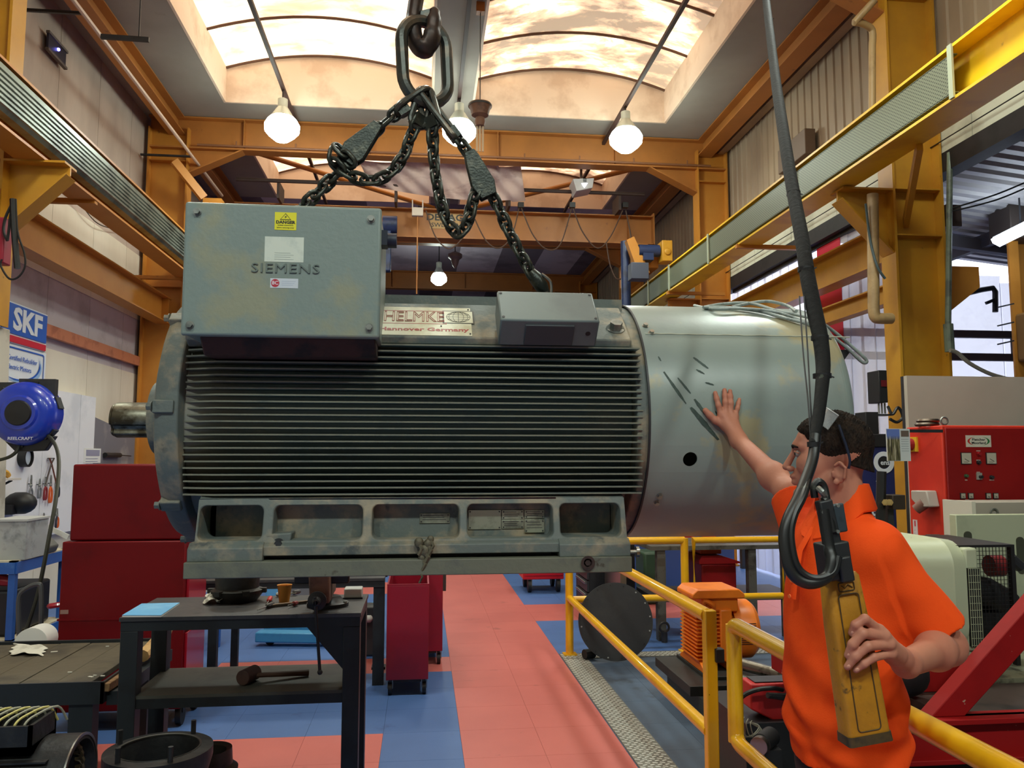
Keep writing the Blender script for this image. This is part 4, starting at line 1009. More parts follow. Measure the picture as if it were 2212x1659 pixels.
for z in (2.6, 3.6, 4.3): b.cyl((-4.3, 13.28, z), (-4.3, 13.28, z + .06), .09, n=12)
tag(b.build('down_pipe', mat('black_cast_pipe', (34, 32, 34), .6)), 'black down pipe in the corner by the far left column', 'pipe')
b = MB(); b.box(-4.40, -4.34, 7.9, 13.1, 3.17, 3.31); tag(b.build('wall_rail', mat('terracotta_wall_rail', (190, 118, 84), .6, c2=(160, 92, 64), sc2=4)), 'terracotta coloured rail along the left wall right of the blue signs', 'rail')

b = MB(); b.bar(PY(218, 79, 8.6), PY(322, 86, 8.6), .03, .05); b.bar(PY(300, 85, 8.6), PY(300, 85, 8.6) + Vector((0, 0, ZC - PY(300, 85, 8.6).z)), .012, .012, (1, 0, 0))
tag(b.build('ceiling_strut', M_dark), 'short dark bar hung under the ceiling left of the rooflight', 'bar')
for (x0_, y0_, x1_, y1_, lb) in ((66, 382, 140, 380, 'upper'), (18, 408, 74, 409, 'lower')):
    Yc = PX(140 if lb == 'upper' else 74, y1_, -3.62).y; a = PY(x0_, y0_, Yc); e = PY(x1_, y1_, Yc); b = MB(); b.bar(a, e, .05, .05); b.bar(e, e + Vector((0, 0, max(.05, 4.42 - e.z))), .03, .03, (1, 0, 0)); b.bar(a, a - Vector((0, 0, .05)), .05, .05, (1, 0, 0))
    tag(b.build('beam_bracket', M_orange), '%s of two stub brackets under the left crane beam near the picture edge' % lb, 'bracket')
# ================================================================== left side of the hall
WR = (PI / 2, 0, PI / 2)                                    # lettering on the left wall, read looking towards -X
M_skf = mat('sign_blue', (36, 92, 190), .4); M_sred = mat('sign_red', (206, 30, 56), .4); M_swhite = mat('sign_white', (226, 232, 238), .4); M_slight = mat('sign_pale_blue', (150, 186, 226), .4)
def wallrect(x, y0, y1, z0, z1, t=.012): b = MB(); b.box(x - .006, x + t, y0, y1, z0, z1); return b
t = thing('wall_sign', 'blue sign reading SKF over a red stripe, on the left wall', 'sign', (-4.40, 9.3, 2.95))
wallrect(-4.39, 8.72, 9.78, 2.97, 3.41, .05).build('sign_panel', M_swhite, t, bevel=.006)
wallrect(-4.335, 8.75, 9.75, 3.07, 3.39, .006).build('blue_field', M_skf, t)
wallrect(-4.335, 8.75, 9.75, 2.98, 3.05, .006).build('red_stripe', M_sred, t)
text('SKF', .33, M_swhite, t, (-4.327, 9.30, 3.225), WR, .003, .012, sx=1.25)
t = thing('wall_sign', 'white sign reading Certified Rebuilder Electric Motors with blue swoosh border', 'sign', (-4.40, 9.3, 2.5))
wallrect(-4.39, 8.80, 9.82, 2.50, 2.965, .04).build('sign_panel', M_swhite, t, bevel=.006)
def yz(p, x): return [(x, q[0], q[1]) for q in p]
o_ = rrect(8.86, 9.76, 2.535, 2.935, .04, 4); i_ = rrect(8.875, 9.745, 2.55, 2.92, .03, 4)
b = MB(); b.rings([yz(o_, -4.345), yz(o_, -4.343), yz(i_, -4.343)], caps=False); b.build('blue_border', M_skf, t)
b = MB()
for r_, m_ in ((0, 0), (1, 1)):
    pts = []; c_ = (9.18, 2.80)
    n = 18
    A_ = [(-4.3425 + r_ * .0005, 9.15 + (.50 + .03 * r_) * math.cos(R(35 - 160 * k / n)), 2.80 + (.20 + .02 * r_) * math.sin(R(35 - 160 * k / n))) for k in range(n + 1)]
    B_ = [(p[0], p[1] + .04 * math.sin(PI * k / n), p[2] - .03 * math.sin(PI * k / n)) for k, p in enumerate(A_)]
    b.cur = m_; b.add(A_ + B_, [(k, k + 1, n + 2 + k, n + 1 + k) for k in range(n)])
b.build('swoosh', [M_skf, M_slight], t)
text('Certified Rebuilder', .075, M_skf, t, (-4.342, 9.26, 2.82), WR, .001, 0, width=.66); text('Electric Motors', .075, M_skf, t, (-4.342, 9.20, 2.72), WR, .001, 0, width=.52)

# tool board with hanging pliers
t = thing('tool_board', 'long white tool board on the left wall behind the hose reel', 'board', (-4.33, 9.6, .9))
b = MB()
for y0, y1 in ((7.85, 9.82), (9.83, 10.8), (10.81, 11.28)): b.cut().box(-4.41, -4.34, y0, y1, .85, 2.56)
b.each('board_panel', mat('white_tool_board', (232, 232, 236), .5, c2=(214, 216, 222), sc2=1.5), t)
def onboard(px, py): return PX(px, py, -4.32)
b = MB(); p = onboard(185, 968); q = onboard(213, 1000)
tb_ = thing('poster', 'small printed notice at the far right end of the white tool board', 'notice', (-4.335, (p.y + q.y) / 2, q.z)); b.box(-4.34, -4.335, p.y, q.y + .1, q.z, p.z); b.build('paper', M_white, tb_)
b = MB(); b.box(-4.335, -4.333, p.y + .06, p.y + .5, p.z - .10, p.z - .02)
for k in range(3): b.cut().box(-4.335, -4.333, p.y + .06, q.y, p.z - .14 - k * .035, p.z - .132 - k * .035)
b.each('print', flat(150, 150, 170), tb_)
def pliers(px, y0, y1, cols, label, w=.055):
    a = onboard(px, y0); e = onboard(px, y1); L = a.z - e.z; yc = a.y
    t = thing('pliers', label, 'pliers', (-4.31, yc, e.z), group='pliers on the white board')
    for s, c in ((-1, cols[0]), (1, cols[-1])):
        b = MB(); b.tube(smoothpts([(-4.31, yc + s * .012, a.z - L * .38), (-4.305, yc - s * w * .5, a.z - L * .55), (-4.305, yc - s * w * .55, e.z + L * .1), (-4.31, yc - s * w * .35, e.z)], 4), [.008, .009, .010, .011, .012, .012, .012, .013, .013, .012, .010, .009, .008], 6); b.build('handle', c, t)
    b = MB(); b.ball((-4.31, yc, a.z - L * .36), (.022, .022, .014), 5, d=(1, 0, 0)); b.prism([(yc - .018, a.z - L * .34), (yc + .018, a.z - L * .34), (yc + .006, a.z), (yc - .006, a.z)], 'x', -4.316, -4.304); b.build('jaws', M_zinc, t)
    b = MB(); b.cyl((-4.345, yc, a.z - L * .3), (-4.30, yc, a.z - L * .3), .006, n=6); b.build('hook', M_dark, t)
    return t
cg, cr_, co, cb = flat(120, 122, 126), flat(140, 40, 46), flat(220, 100, 40), flat(40, 44, 60)
pliers(66, 1026, 1090, (cg, cg), 'grey handled pliers, leftmost of the upper row on the white board', .06)
pliers(84, 1034, 1076, (cg, cg), 'short grey pliers, second of the upper row on the white board')
pliers(97, 1030, 1080, (cr_, cr_), 'dark red handled pliers, third of the upper row on the white board')
pliers(108.5, 1026, 1086, (co, co), 'orange handled pliers in the upper row beside the hanging hose')
pliers(124, 1030, 1074, (cb, cb), 'dark blue handled pliers at the right end of the upper row')
pliers(78, 1120, 1140, (cg, cg), 'tiny pliers, leftmost of the lower row on the white board')
pliers(93, 1108, 1136, (cb, cb), 'small dark pliers in the lower row above the blue rack')
pliers(122, 1098, 1140, (co, cb), 'orange and black pliers in the lower row by the red cabinet')
a = onboard(110, 990); e = onboard(110, 1045)
t = thing('bolt_cutters', 'long crossed bolt cutters hanging above the pliers on the white board', 'bolt cutters', (-4.31, a.y, e.z))
for s, c in ((-1, flat(126, 70, 50)), (1, flat(70, 60, 56))):
    b = MB(); b.tube([(-4.31, a.y + s * .06, a.z), (-4.31, a.y, a.z - .06), (-4.305, a.y - s * .14, e.z)], .010, 6); b.build('handle', c, t)
b = MB(); b.bar((-4.32, a.y - .07, a.z), (-4.32, a.y + .07, a.z), .02, .01); b.build('jaws', M_dark, t)
c = onboard(51, 988)
t = thing('wall_clock', 'round black rimmed clock on the white board under the hose reel', 'clock', (-4.33, c.y, c.z))
b = MB(); b.lathe([(.085, .08), (.105, .08), (.105, 0), (.085, 0)], (-4.34, c.y, c.z), (1, 0, 0), 28); b.build('clock_rim', M_black, t)
b = MB(); b.cyl((-4.34, c.y, c.z), (-4.285, c.y, c.z), .088, n=28); b.build('clock_face', flat(176, 186, 200), t)
# small wall shelf
z = onboard(30, 1031).z; t = thing('wall_shelf', 'thin white shelf under the hose reel at the left picture edge', 'shelf', (-4.2, 8.3, z))
b = MB(); b.box(-4.34, -4.10, 7.9, 8.85, z - .02, z); b.build('shelf_board', flat(205, 200, 190), t)
b = MB()
for yy in (8.1, 8.7): b.cut().bar((-4.33, yy, z - .14), (-4.12, yy, z - .02), .02, .02)
b.each('bracket', M_dark, t)
b = MB(); b.prism([(8.02, z), (8.44, z), (8.42, z + .16), (8.20, z + .17), (8.05, z + .10)], 'x', -4.28, -4.12); tag(b.build('tool_case', flat(70, 130, 190), bevel=.02), 'light blue case on the small wall shelf under the reel', 'case')
b = MB(); b.tube(smoothpts([(-4.16, 8.35, z + .03), (-4.14, 8.5, z + .07), (-4.15, 8.62, z + .06), (-4.17, 8.72, z + .03)]), [.03] * 19, 8); tag(b.build('yellow_tool', flat(214, 160, 40)), 'yellow-orange tool lying beside the blue case on the wall shelf', 'tool')
c = onboard(16, 1085)
b = MB(); b.ball((-4.2, c.y + .02, c.z - .01), (.16, .13, .12), 9); b.box(-4.34, -4.2, c.y - .16, c.y + .18, c.z - .12, c.z - .02)
tag(b.build('face_shield', M_black), 'black welding face shield hung on the board at the left edge', 'face shield')
# grey panel painting in the wall shadow right of the board
b = MB(); b.prism([(11.32, 1.0), (13.2, 1.0), (13.2, 2.02), (12.4, 2.16), (11.32, 2.30)], 'x', -4.41, -4.36); tag(b.build('wall_shadow_panel', mat('painted_wall_shadow', (116, 112, 118), .7, c2=(150, 144, 140), sc2=1.5)), 'grey panel painting in the shadow on the wall behind the motor shaft', 'board')
p = PX(225, 983, -4.34); b = MB(); b.cyl((-4.33, p.y, p.z), (-4.33, p.y + .55, p.z), .035, n=10); b.cyl((-4.33, p.y + .55, p.z), (-4.33, p.y + 1.0, p.z - .01), .008, n=8)
tag(b.build('grease_gun', M_black), 'black tool with a thin rod on the grey shadow panel under the motor shaft', 'tool')

# hose reel
c = PY(50, 893, 6.9)
t = thing('hose_reel', 'blue retractable hose reel with black hub at the left picture edge', 'hose reel', (c.x, 6.9, c.z - .3))
M_rblue = mat('glossy_reel_blue', (30, 58, 178), .25, coat=.5)
b = MB(); b.lathe([(.02, -.10), (.13, -.105), (.145, -.09), (.20, -.085), (.245, -.05), (.262, 0), (.262, .10), (.02, .12)], (c.x, 6.92, c.z), (0, 1, 0), 48); b.build('reel_case', M_rblue, t)
b = MB(); b.lathe([(.001, -.125), (.095, -.118), (.105, -.10)], (c.x, 6.92, c.z), (0, 1, 0), 32); b.build('hub_cap', mat('black_hub_plastic', (22, 22, 24), .5), t)
b = MB()
for a in range(0, 360, 60): b.cut().obox((c.x + .258 * math.cos(R(a + 20)), 6.96, c.z + .258 * math.sin(R(a + 20))), (.012, .045, .05), (math.cos(R(a + 20)), 0, math.sin(R(a + 20))), (-math.sin(R(a + 20)), 0, math.cos(R(a + 20))))
b.each('case_clip', M_black, t)
b = MB(); b.prism([(c.x - .17, c.z - .20), (c.x + .24, c.z - .18), (c.x + .17, c.z - .30), (c.x - .06, c.z - .31)], 'y', 6.93, 7.0); b.build('hose_guide', M_black, t, bevel=.01)
b = MB(); b.box(c.x - .06, c.x + .22, 6.93, 6.99, c.z + .12, c.z + .285); b.prism([(c.x - .62, 7.05), (c.x + .10, 6.95), (c.x + .10, 7.02), (c.x - .62, 7.25)], 'z', c.z + .14, c.z + .26); b.build('wall_bracket', M_dark, t)
text('REELCRAFT', .034, flat(200, 206, 226), t, (c.x + .02, 6.832, c.z - .205), FRONT, .001, .0005, sx=1.1)
hs = mat('olive_black_hose', (44, 46, 34), .55)
b = MB(); b.tube(smoothpts([PY(100, 938, 6.95), PY(116, 955, 6.8), PY(126, 985, 6.6), PY(126, 1030, 6.4), PY(119, 1090, 6.2), PY(108, 1150, 6.1), PY(97, 1210, 6.05), PY(80, 1290, 6.05), PY(58, 1360, 6.05)], 6), .014, 8); b.build('air_hose', hs, t)
b = MB(); b.tube(smoothpts([PY(43, 958, 6.93), PY(36, 975, 6.9), PY(18, 988, 6.9), PY(-12, 996, 6.9)], 6), .014, 8); b.build('inlet_hose', hs, t)
# red isolator and leads on the yellow column stub
p0, p1 = PY(-30, 545, 7.40), PY(28, 478, 7.40)
t = thing('control_box', 'small red switch box on the yellow column at the left picture edge', 'box', ((p0.x + p1.x) / 2, 7.36, p0.z - .12))
b = MB(); b.box(p0.x, p1.x, 7.27, 7.41, p0.z - .12, p1.z + .0); b.build('box_body', mat('dull_red_enamel', (150, 34, 54), .5), t, bevel=.012)
b = MB(); b.box(p1.x - .13, p1.x - .04, 7.262, 7.27, p0.z + .0, p0.z + .14); b.build('label_window', flat(190, 120, 120), t)
b = MB(); b.box(p0.x, p1.x - .12, 7.29, 7.41, p1.z + .02, p1.z + .30); b.build('upper_box', MATS['dull_red_enamel'], t, bevel=.01)
b = MB()
for pts in (((30, 432), (12, 470), (8, 500), (16, 520)), ((30, 432), (22, 470), (20, 490), (16, 520)), ((28, 430), (30, 480), (34, 540), (38, 580))): b.cut().tube(smoothpts([PY(x, y, 7.24) for x, y in pts], 5), .012 if pts[1][0] != 30 else .026, 7)
for i in (1,): b.cut().tube(smoothpts([PY(x, y, 7.24) for x, y in ((34, 430), (38, 500), (52, 545), (54, 575), (40, 598), (20, 602), (2, 575), (4, 560))], 5), .009, 6)
b.each('lead', M_cable, t)
b = MB(); p = PY(22, 700, 7.25); b.box(-3.9, -3.55, 7.28, 7.30, 2.98, 3.02); b = MB()
b.tube([(-4.1, 7.2, 4.64), (-3.55, 7.2, 4.66)], .03, 8)
# light wires across the left wall
b = MB(); b.tube([PX(60, 345, -4.36), PX(305, 520, -4.36)], .008, 6); b.cut().tube(smoothpts([PX(145, 392, -4.34), PX(175, 440, -4.34), (PX(205, 478, -4.34)), PX(235, 492, -4.34), PX(270, 495, -4.34)], 5), .007, 6)
for o, lb in zip(b.each('wall_wire', M_cable), ('straight thin wire strung along the white left wall above the tie beam', 'sagging loop of thin wire on the white left wall above the tie beam')): tag(o, lb, 'wire')

# ------------------------------------------------------------------ blue rack at the left edge
t = thing('storage_rack', 'blue steel rack with pale shelves at the left edge beside the red cabinet', 'rack', (-3.5, 6.6, 0))
M_rkb = mat('blue_rack_paint', (42, 92, 170), .4, c2=(60, 110, 180), sc2=12, lo=.6, hi=.7)
XR = PY(38, 1195, 6.2).x
for x in (XR, XR - .9):
    for yy in (6.2, 7.0):
        b = MB(); b.box(x - .045, x, yy - .02, yy + .025, 0, 1.02); b.build('leg', M_rkb, t)
for z in (1.02, .47):
    b = MB(); b.box(XR - .94, XR, 6.18, 7.03, z - .02, z); b.build('shelf', mat('worn_chipboard', (196, 186, 160), .7, c2=(150, 140, 116), sc2=9), t)
    b = MB(); b.cut().box(XR - .94, XR, 6.17, 6.19, z - .09, z - .01); b.cut().box(XR - .004, XR + .012, 6.18, 7.03, z - .09, z - .01); b.each('shelf_beam', M_rkb, t)
XM = XR
p = PY(40, 1182, 6.35)
t = thing('clear_bin', 'scuffed translucent plastic bin on the blue rack top shelf', 'bin', (p.x, 6.4, 1.02))
b = MB(); q0, q1 = PY(-12, 1180, 6.3).x, PY(62, 1180, 6.3).x
o_ = [(q0, 6.25), (q1, 6.25), (q1, 6.6), (q0, 6.6)]; i_ = [(q0 + .006, 6.256), (q1 - .006, 6.256), (q1 - .006, 6.594), (q0 + .006, 6.594)]
b.rings([[(x, y, 1.026) for x, y in i_], [(x, y, 1.30) for x, y in i_], [(x, y, 1.30) for x, y in o_], [(x, y, 1.02) for x, y in o_]], caps=True); b.build('bin_shell', mat('cloudy_clear_plastic', (196, 200, 200), .3, alpha=.55, c2=(150, 154, 156), sc2=8), t)
b = MB(); b.box(q0 - .008, q1 + .008, 6.24, 6.61, 1.295, 1.31); b.build('bin_rim', flat(180, 182, 180), t)
p = PY(100, 1160, 6.75)
t = thing('power_tool', 'grey and black power tool with handle on the rack top shelf', 'tool', (p.x - .05, 6.7, 1.02))
b = MB(); b.prism([(p.x - .20, 1.02), (p.x + .06, 1.02), (p.x + .08, 1.07), (p.x + .02, 1.13), (p.x - .20, 1.12)], 'y', 6.58, 6.80); b.build('tool_body', flat(84, 84, 80), t, bevel=.01)
b = MB(); b.tube(smoothpts([(p.x - .18, 6.68, 1.12), (p.x - .15, 6.68, 1.17), (p.x - .0, 6.68, 1.17), (p.x + .03, 6.68, 1.12)]), .012, 8); b.build('handle', M_black, t)
b = MB(); b.obox((p.x + .02, 6.9, 1.16), (.09, .003, .02), (1, 0, -.5)); tag(b.build('paper_strip', M_white), 'white strip of card leaning behind the power tool on the rack', 'card')
b = MB(); b.box(XM - .75, XM - .06, 6.28, 6.9, .475, .80); b.cut()
tag(b.build('black_case', mat('black_case_plastic', (28, 28, 32), .5), bevel=.02), 'black tool case on the lower shelf of the blue rack', 'case')
p = PY(88, 1290, 6.3)
t = thing('chrome_machine', 'small chromed machine with ribbed side beyond the blue rack post', 'machine', (p.x, 7.25, 0))
b = MB(); b.box(p.x - .05, p.x + .22, 7.15, 7.55, .02, .50); b.build('machine_base', M_dark, t)
b = MB()
for i in range(3): b.cut().box(p.x - .10, p.x + .24, 7.1, 7.5, .54 + i * .06, .58 + i * .06)
b.each('chrome_rib', M_steel, t)
b = MB(); b.box(p.x - .08, p.x + .22, 7.14, 7.48, .50, .70); b.build('machine_body', flat(70, 72, 74), t)
b = MB(); b.tube(smoothpts([PY(42, 1385, 5.8), PY(40, 1300, 5.8), PY(52, 1275, 5.8), PY(82, 1262, 5.8), PY(89, 1280, 5.8), PY(88, 1385, 5.8)], 5) + [Vector((PY(88, 1385, 5.8).x, 5.8, .01))], .016, 8); q = PY(42, 1385, 5.8); b.tube([q, (q.x, 5.8, .01)], .016, 8)
tag(b.build('trolley_handle', flat(74, 76, 78, .4)), 'grey tubular trolley handle in front of the blue rack', 'trolley')
b = MB(); b.tube(smoothpts([(XM - .5, 6.35, .85), (XM - .3, 6.30, .90), (XM - .05, 6.28, .86)], 4), [.05, .06, .06, .06, .06, .05, .05, .04, .03], 8)
tag(b.build('red_bag', flat(150, 30, 36)), 'red bundle on the black case in the blue rack', 'bag')
q0, q1 = PY(48, 1385, 4.9), PY(98, 1378, 5.0)
t = thing('paper_roll', 'big white paper roll standing behind the dirty left bench', 'roll', (q1.x, 5.0, 0))
b = MB(); a = PY(66, 1390, 5.15); e = PY(92, 1378, 5.42); b.cyl(a, e, .088, n=28); b.build('paper_tube', M_white, t)
b = MB(); b.box(a.x - .1, e.x + .05, 5.1, 5.5, 0, min(a.z, e.z) - .088); b.build('roll_stand', M_dark, t)
t = thing('white_sack', 'crumpled white sack on a blue trestle under the dirty bench', 'sack', (-2.3, 5.2, 0))
b = MB(); q = PY(45, 1530, 5.2); b.ball((q.x, 5.2, q.z), (.17, .14, .20), 10); b.build('sack_cloth', mat('white_cloth', (190, 196, 206), .8, bump=.4, bsc=14), t)
b = MB()
for x0, x1 in ((15, -8), (62, 82)): b.cut().tube([PY(x0, 1500, 5.1), Vector((PY(x1, 1552, 5.1).x, 5.1, .0))], .014, 6)
b.each('leg', M_rkb, t)

# ------------------------------------------------------------------ tall red tool cabinet seen from its plain side
M_tcr = mat('shaded_red_enamel', (108, 4, 12), .5, c2=(94, 3, 10), sc2=2, spec=.25)  # red darkened in its colour for the shade the cabinet stands in
xl, xr = -2.33, -1.55; yf = 5.62
t = thing('tool_cabinet', 'tall plain red tool cabinet behind the left benches and motor end', 'tool cabinet', ((xl + xr) / 2, yf + .25, 0))
b = MB(); b.box(xl, xr, yf, yf + .5, .12, 1.205); b.build('cabinet_body', M_tcr, t, bevel=.008)
b = MB(); b.box(xl + .035, xr - .015, yf + .02, yf + .5, 1.21, 1.71); b.build('top_chest', M_tcr, t, bevel=.012)
b = MB(); b.box(xl - .006, xr + .004, yf - .006, yf + .5, .70, .712); b.build('panel_fold', M_tcr, t)
b = MB(); b.box(xr, xr + .018, yf + .04, yf + .48, .16, .60); b.cut().box(xr, xr + .018, yf + .04, yf + .48, .62, 1.17); b.each('side_door', mat('bright_side_red', (158, 16, 38), .3, coat=.3), t, bevel=.004)
b = MB(); b.prism([(xr, 1.30), (xr + .075, 1.36), (xr + .08, 1.34), (xr + .01, 1.25)], 'y', yf + .05, yf + .46); b.build('open_tray', MATS['bright_side_red'], t)
b = MB(); b.tube(smoothpts([(xl, yf + .03, .80), (xl - .07, yf + .03, .79), (xl - .08, yf + .2, .77), (xl, yf + .25, .77)], 4), .018, 8); b.build('push_handle', MATS['bright_side_red'], t)
for x in (xl + .1, xr - .02):
    for yy in (yf + .08, yf + .42):
        b = MB(); b.cyl((x - .018, yy, .065), (x + .018, yy, .065), .063, n=20); b.box(x - .026, x + .026, yy - .03, yy + .03, .085, .125); b.build('caster', M_rubber, t)
b = MB(); q = PY(139, 1322, yf - .001); b.box(q.x - .025, q.x + .025, yf - .003, yf, q.z - .013, q.z + .013); b.build('maker_badge', flat(150, 120, 110), t)

# ------------------------------------------------------------------ dirty bench at far left
M_btop = mat('oily_plank_top', (84, 76, 60), .75, c2=(62, 56, 45), sc2=3, c3=(96, 88, 74), sc3=16, lo3=.62, hi3=.72, bump=.35, bsc=18)
M_bfrm = mat('black_green_bench_paint', (30, 36, 40), .55, c2=(22, 24, 26), sc2=5)
zt = .68; xr = PZ(340, 1392, zt).x; yf, yb = PZ(100, 1478, zt).y, PZ(100, 1388, zt).y; xl = -2.75; ZB = zt
t = thing('workbench', 'low dirty plank-topped bench at the left bottom of the picture', 'workbench', (-2, 4, 0))
b = MB(); n = 7
for i in range(n): w = (xr - .06 - xl) / n; b.box(xl + i * w + .003, xl + (i + 1) * w - .003, yf + .01, yb - .03, zt - .03, zt - random.uniform(0, .004))
b.build('plank_top', M_btop, t, bevel=.003)
b = MB(); b.box(xl, xr, yf, yf + .012, zt - .10, zt + .004); b.box(xl, xr, yb - .02, yb, zt - .10, zt + .012); b.box(xr - .012, xr, yf, yb, zt - .10, zt + .0); b.build('steel_edge', M_bfrm, t)
for x in (xr - .16, xl + .02):
    for yy in (yf + .02, yb - .10): b = MB(); b.box(x, x + .11, yy, yy + .08, 0, zt - .09); b.build('leg', M_bfrm, t)
def rag(name, label, corners, z, amp, mt, cat='rag', seed=1):
    rr = random.Random(seed); A, B, C, D = [Vector((p[0], p[1], 0)) for p in corners]; ph = [rr.uniform(0, 6) for _ in range(6)]
    def f(u, v):
        p = A.lerp(B, u).lerp(D.lerp(C, u), v); q = .5 + .5 * math.sin(u * 7 + ph[0] + 2 * math.sin(v * 3 + ph[1])) * math.cos(v * 4 + ph[2] + 2 * u)
        e = .5 + .5 * math.sin(u * 8 + ph[3]) * math.sin(v * 6 + ph[4]); p.z = z + .002 + amp * (q * .7 + e * .3) * (.35 + .65 * math.sin(PI * u) ** .5)
        p.x += .01 * math.sin(v * 17 + ph[5]); p.y += .012 * math.sin(u * 15 + ph[2]); return p
    b = MB(); b.sheet(f, 26, 16, .0015); o = b.build(name, mt, smooth=25); tag(o, label, cat); return o
def quad(pts, z): return [PZ(x, y, z) for x, y in pts]
M_rag = mat('white_rag', (206, 204, 190), .85, c2=(176, 172, 158), sc2=8)
rag('paper_towel', 'white paper towel lying on the dirty plank bench', quad(((18, 1416), (92, 1418), (104, 1398), (30, 1394)), ZB), ZB, .022, M_rag, 'paper towel', 3)
b = MB()
for x, y, s in ((117, 1408, .012), (232, 1396, .006), (151, 1452, .007), (196, 1462, .010), (222, 1460, .007), (205, 1459, .006)):
    q = PZ(x, y, ZB); b.cut().obox((q.x, q.y, ZB), (s * 1.4, s * .6, .002), (1, random.uniform(-.6, .6), 0))
for o in b.each('paper_scrap', M_rag): tag(o, 'tiny white paper scrap on the dirty plank bench', 'scrap', 'paper scraps on the plank bench')
M_wood = mat('splintered_wood', (150, 116, 78), .8, c2=(112, 80, 52), sc2=10, stretch=(1, 6, 6), bump=.3)
b = MB(); b.obox((xr + .015, yf + .22, zt - .03), (.20, .016, .02), (.05, 1, 0)); tag(b.build('wood_offcut', M_wood, bevel=.004), 'brown wood offcut along the right edge of the plank bench', 'wood')
b = MB(); b.tube([(xr + .01, yf + .52, zt + .0), (xr + .02, yb - .02, zt + .06)], .034, 9); tag(b.build('wood_offcut', mat('pale_wood', (196, 158, 104), .8, c2=(150, 112, 70), sc2=9), bevel=0), 'pale round wood end behind the leg of the vice bench', 'wood')
b = MB(); b.box(xr + .0, xr + .05, yf + .05, yb, zt - .12, zt - .055); tag(b.build('side_ledge', M_bfrm), 'dark ledge holding wood offcuts on the plank bench side', 'ledge')

# ------------------------------------------------------------------ black bench with the vice
zt = 1.0; a = PZ(262, 1332, zt); e = PZ(779, 1326, zt); yf = (a.y + e.y) / 2; yb = (PZ(350, 1290, zt).y + PZ(795, 1284, zt).y) / 2; xl, xr = a.x, e.x; ZS = PY(500, 1500, yf).z
M_vt = mat('dark_steel_bench_top', (66, 66, 68), .42, .3, c2=(88, 86, 82), sc2=5, lo=.5, hi=.75, c3=(40, 40, 42), sc3=10, lo3=.6, hi3=.7, bump=.08)
t = thing('workbench', 'black steel workbench with the vice, below the motor', 'workbench', ((xl + xr) / 2, 4.3, 0))
b = MB(); b.box(xl, xr, yf, yb, zt - .02, zt); b.build('bench_top', M_vt, t, bevel=.002)
b = MB(); b.cut().box(xl + .005, xr - .005, yf + .01, yf + .05, zt - .066, zt - .02); b.cut().box(xl + .005, xr - .005, yb - .05, yb - .01, zt - .066, zt - .02); b.cut().box(xr - .045, xr - .005, yf + .05, yb - .05, zt - .066, zt - .02); b.cut().box(xl + .005, xl + .045, yf + .05, yb - .05, zt - .066, zt - .02); b.each('apron_rail', M_bfrm, t)
for x in (xl + .005, xr - .085):
    for yy in (yf + .01, yb - .09): b = MB(); b.box(x, x + .08, yy, yy + .08, 0, zt - .067); b.build('leg', M_bfrm, t, bevel=.003)
b = MB(); b.prism([(xr - .085, zt - .066), (xr - .26, zt - .066), (xr - .085, zt - .27)], 'y', yf + .02, yf + .03); b.build('gusset', M_bfrm, t)
b = MB(); b.box(xl + .06, xr - .06, yf + .02, yb - .02, ZS - .015, ZS); b.build('lower_shelf', mat('dusty_shelf_steel', (74, 74, 66), .6, c2=(50, 50, 46), sc2=3), t)
b = MB(); b.box(xl + .03, xr - .03, yf + .02, yf + .04, ZS - .06, ZS - .015); b.build('shelf_lip', M_bfrm, t)
def onb(px, py): return PZ(px, py, zt)
DV = yf - .26
# vice
vx = onb(705, 1300).x; t = thing('bench_vice', 'rusty bench vice on the corner of the black bench', 'vice', (vx, (DV + .45), zt))
M_vr = mat('rusty_vice_iron', (118, 84, 66), .75, c2=(78, 58, 50), sc2=12, lo=.4, hi=.6, bump=.5, bsc=40)
M_vd = mat('dark_vice_iron', (48, 48, 50), .45, .5)
b = MB(); b.lathe([(.01, 0), (.105, 0), (.105, .018), (.08, .026), (.06, .05), (.01, .05)], (vx + .02, (DV + .47), zt), n=28, caps=False); b.build('swivel_base', M_vd, t)
b = MB(); b.prism([(vx - .045, zt + .045), (vx + .05, zt + .045), (vx + .045, zt + .20), (vx - .055, zt + .20)], 'y', (DV + .27), (DV + .42)); b.box(vx - .04, vx + .045, (DV + .42), (DV + .62), zt + .05, zt + .15); b.build('vice_body', M_vr, t, bevel=.008)
b = MB(); b.cut().box(vx - .135, vx + .135, (DV + .36), (DV + .40), zt + .125, zt + .20); b.cut().box(vx - .12, vx + .12, (DV + .43), (DV + .47), zt + .125, zt + .20); b.each('jaw', M_vd, t, bevel=.008)
b = MB(); b.lathe([(.01, -.06), (.018, -.055), (.022, -.02), (.045, -.012), (.045, .0), (.01, .0)], (vx - .005, (DV + .24), zt + .065), (0, 1, 0), 20); b.cyl((vx - .005, (DV + .20), zt + .065), (vx - .005, (DV + .28), zt + .065), .016, n=14); b.build('screw_boss', M_vd, t)
b = MB(); q = PY(691, 1452, (DV + .19)); b.cyl((vx - .01, (DV + .19), zt + .09), (q.x, (DV + .19), q.z), .0075, n=10); b.ball((q.x, (DV + .19), q.z), .013, 6); b.build('tommy_bar', M_vd, t)
b = MB()
for dx in (-.07, .09): b.cut().hexbolt((vx + .02 + dx, (DV + .44), zt + .018), (0, 0, 1), .011)
b.each('mounting_bolt', M_zinc, t)
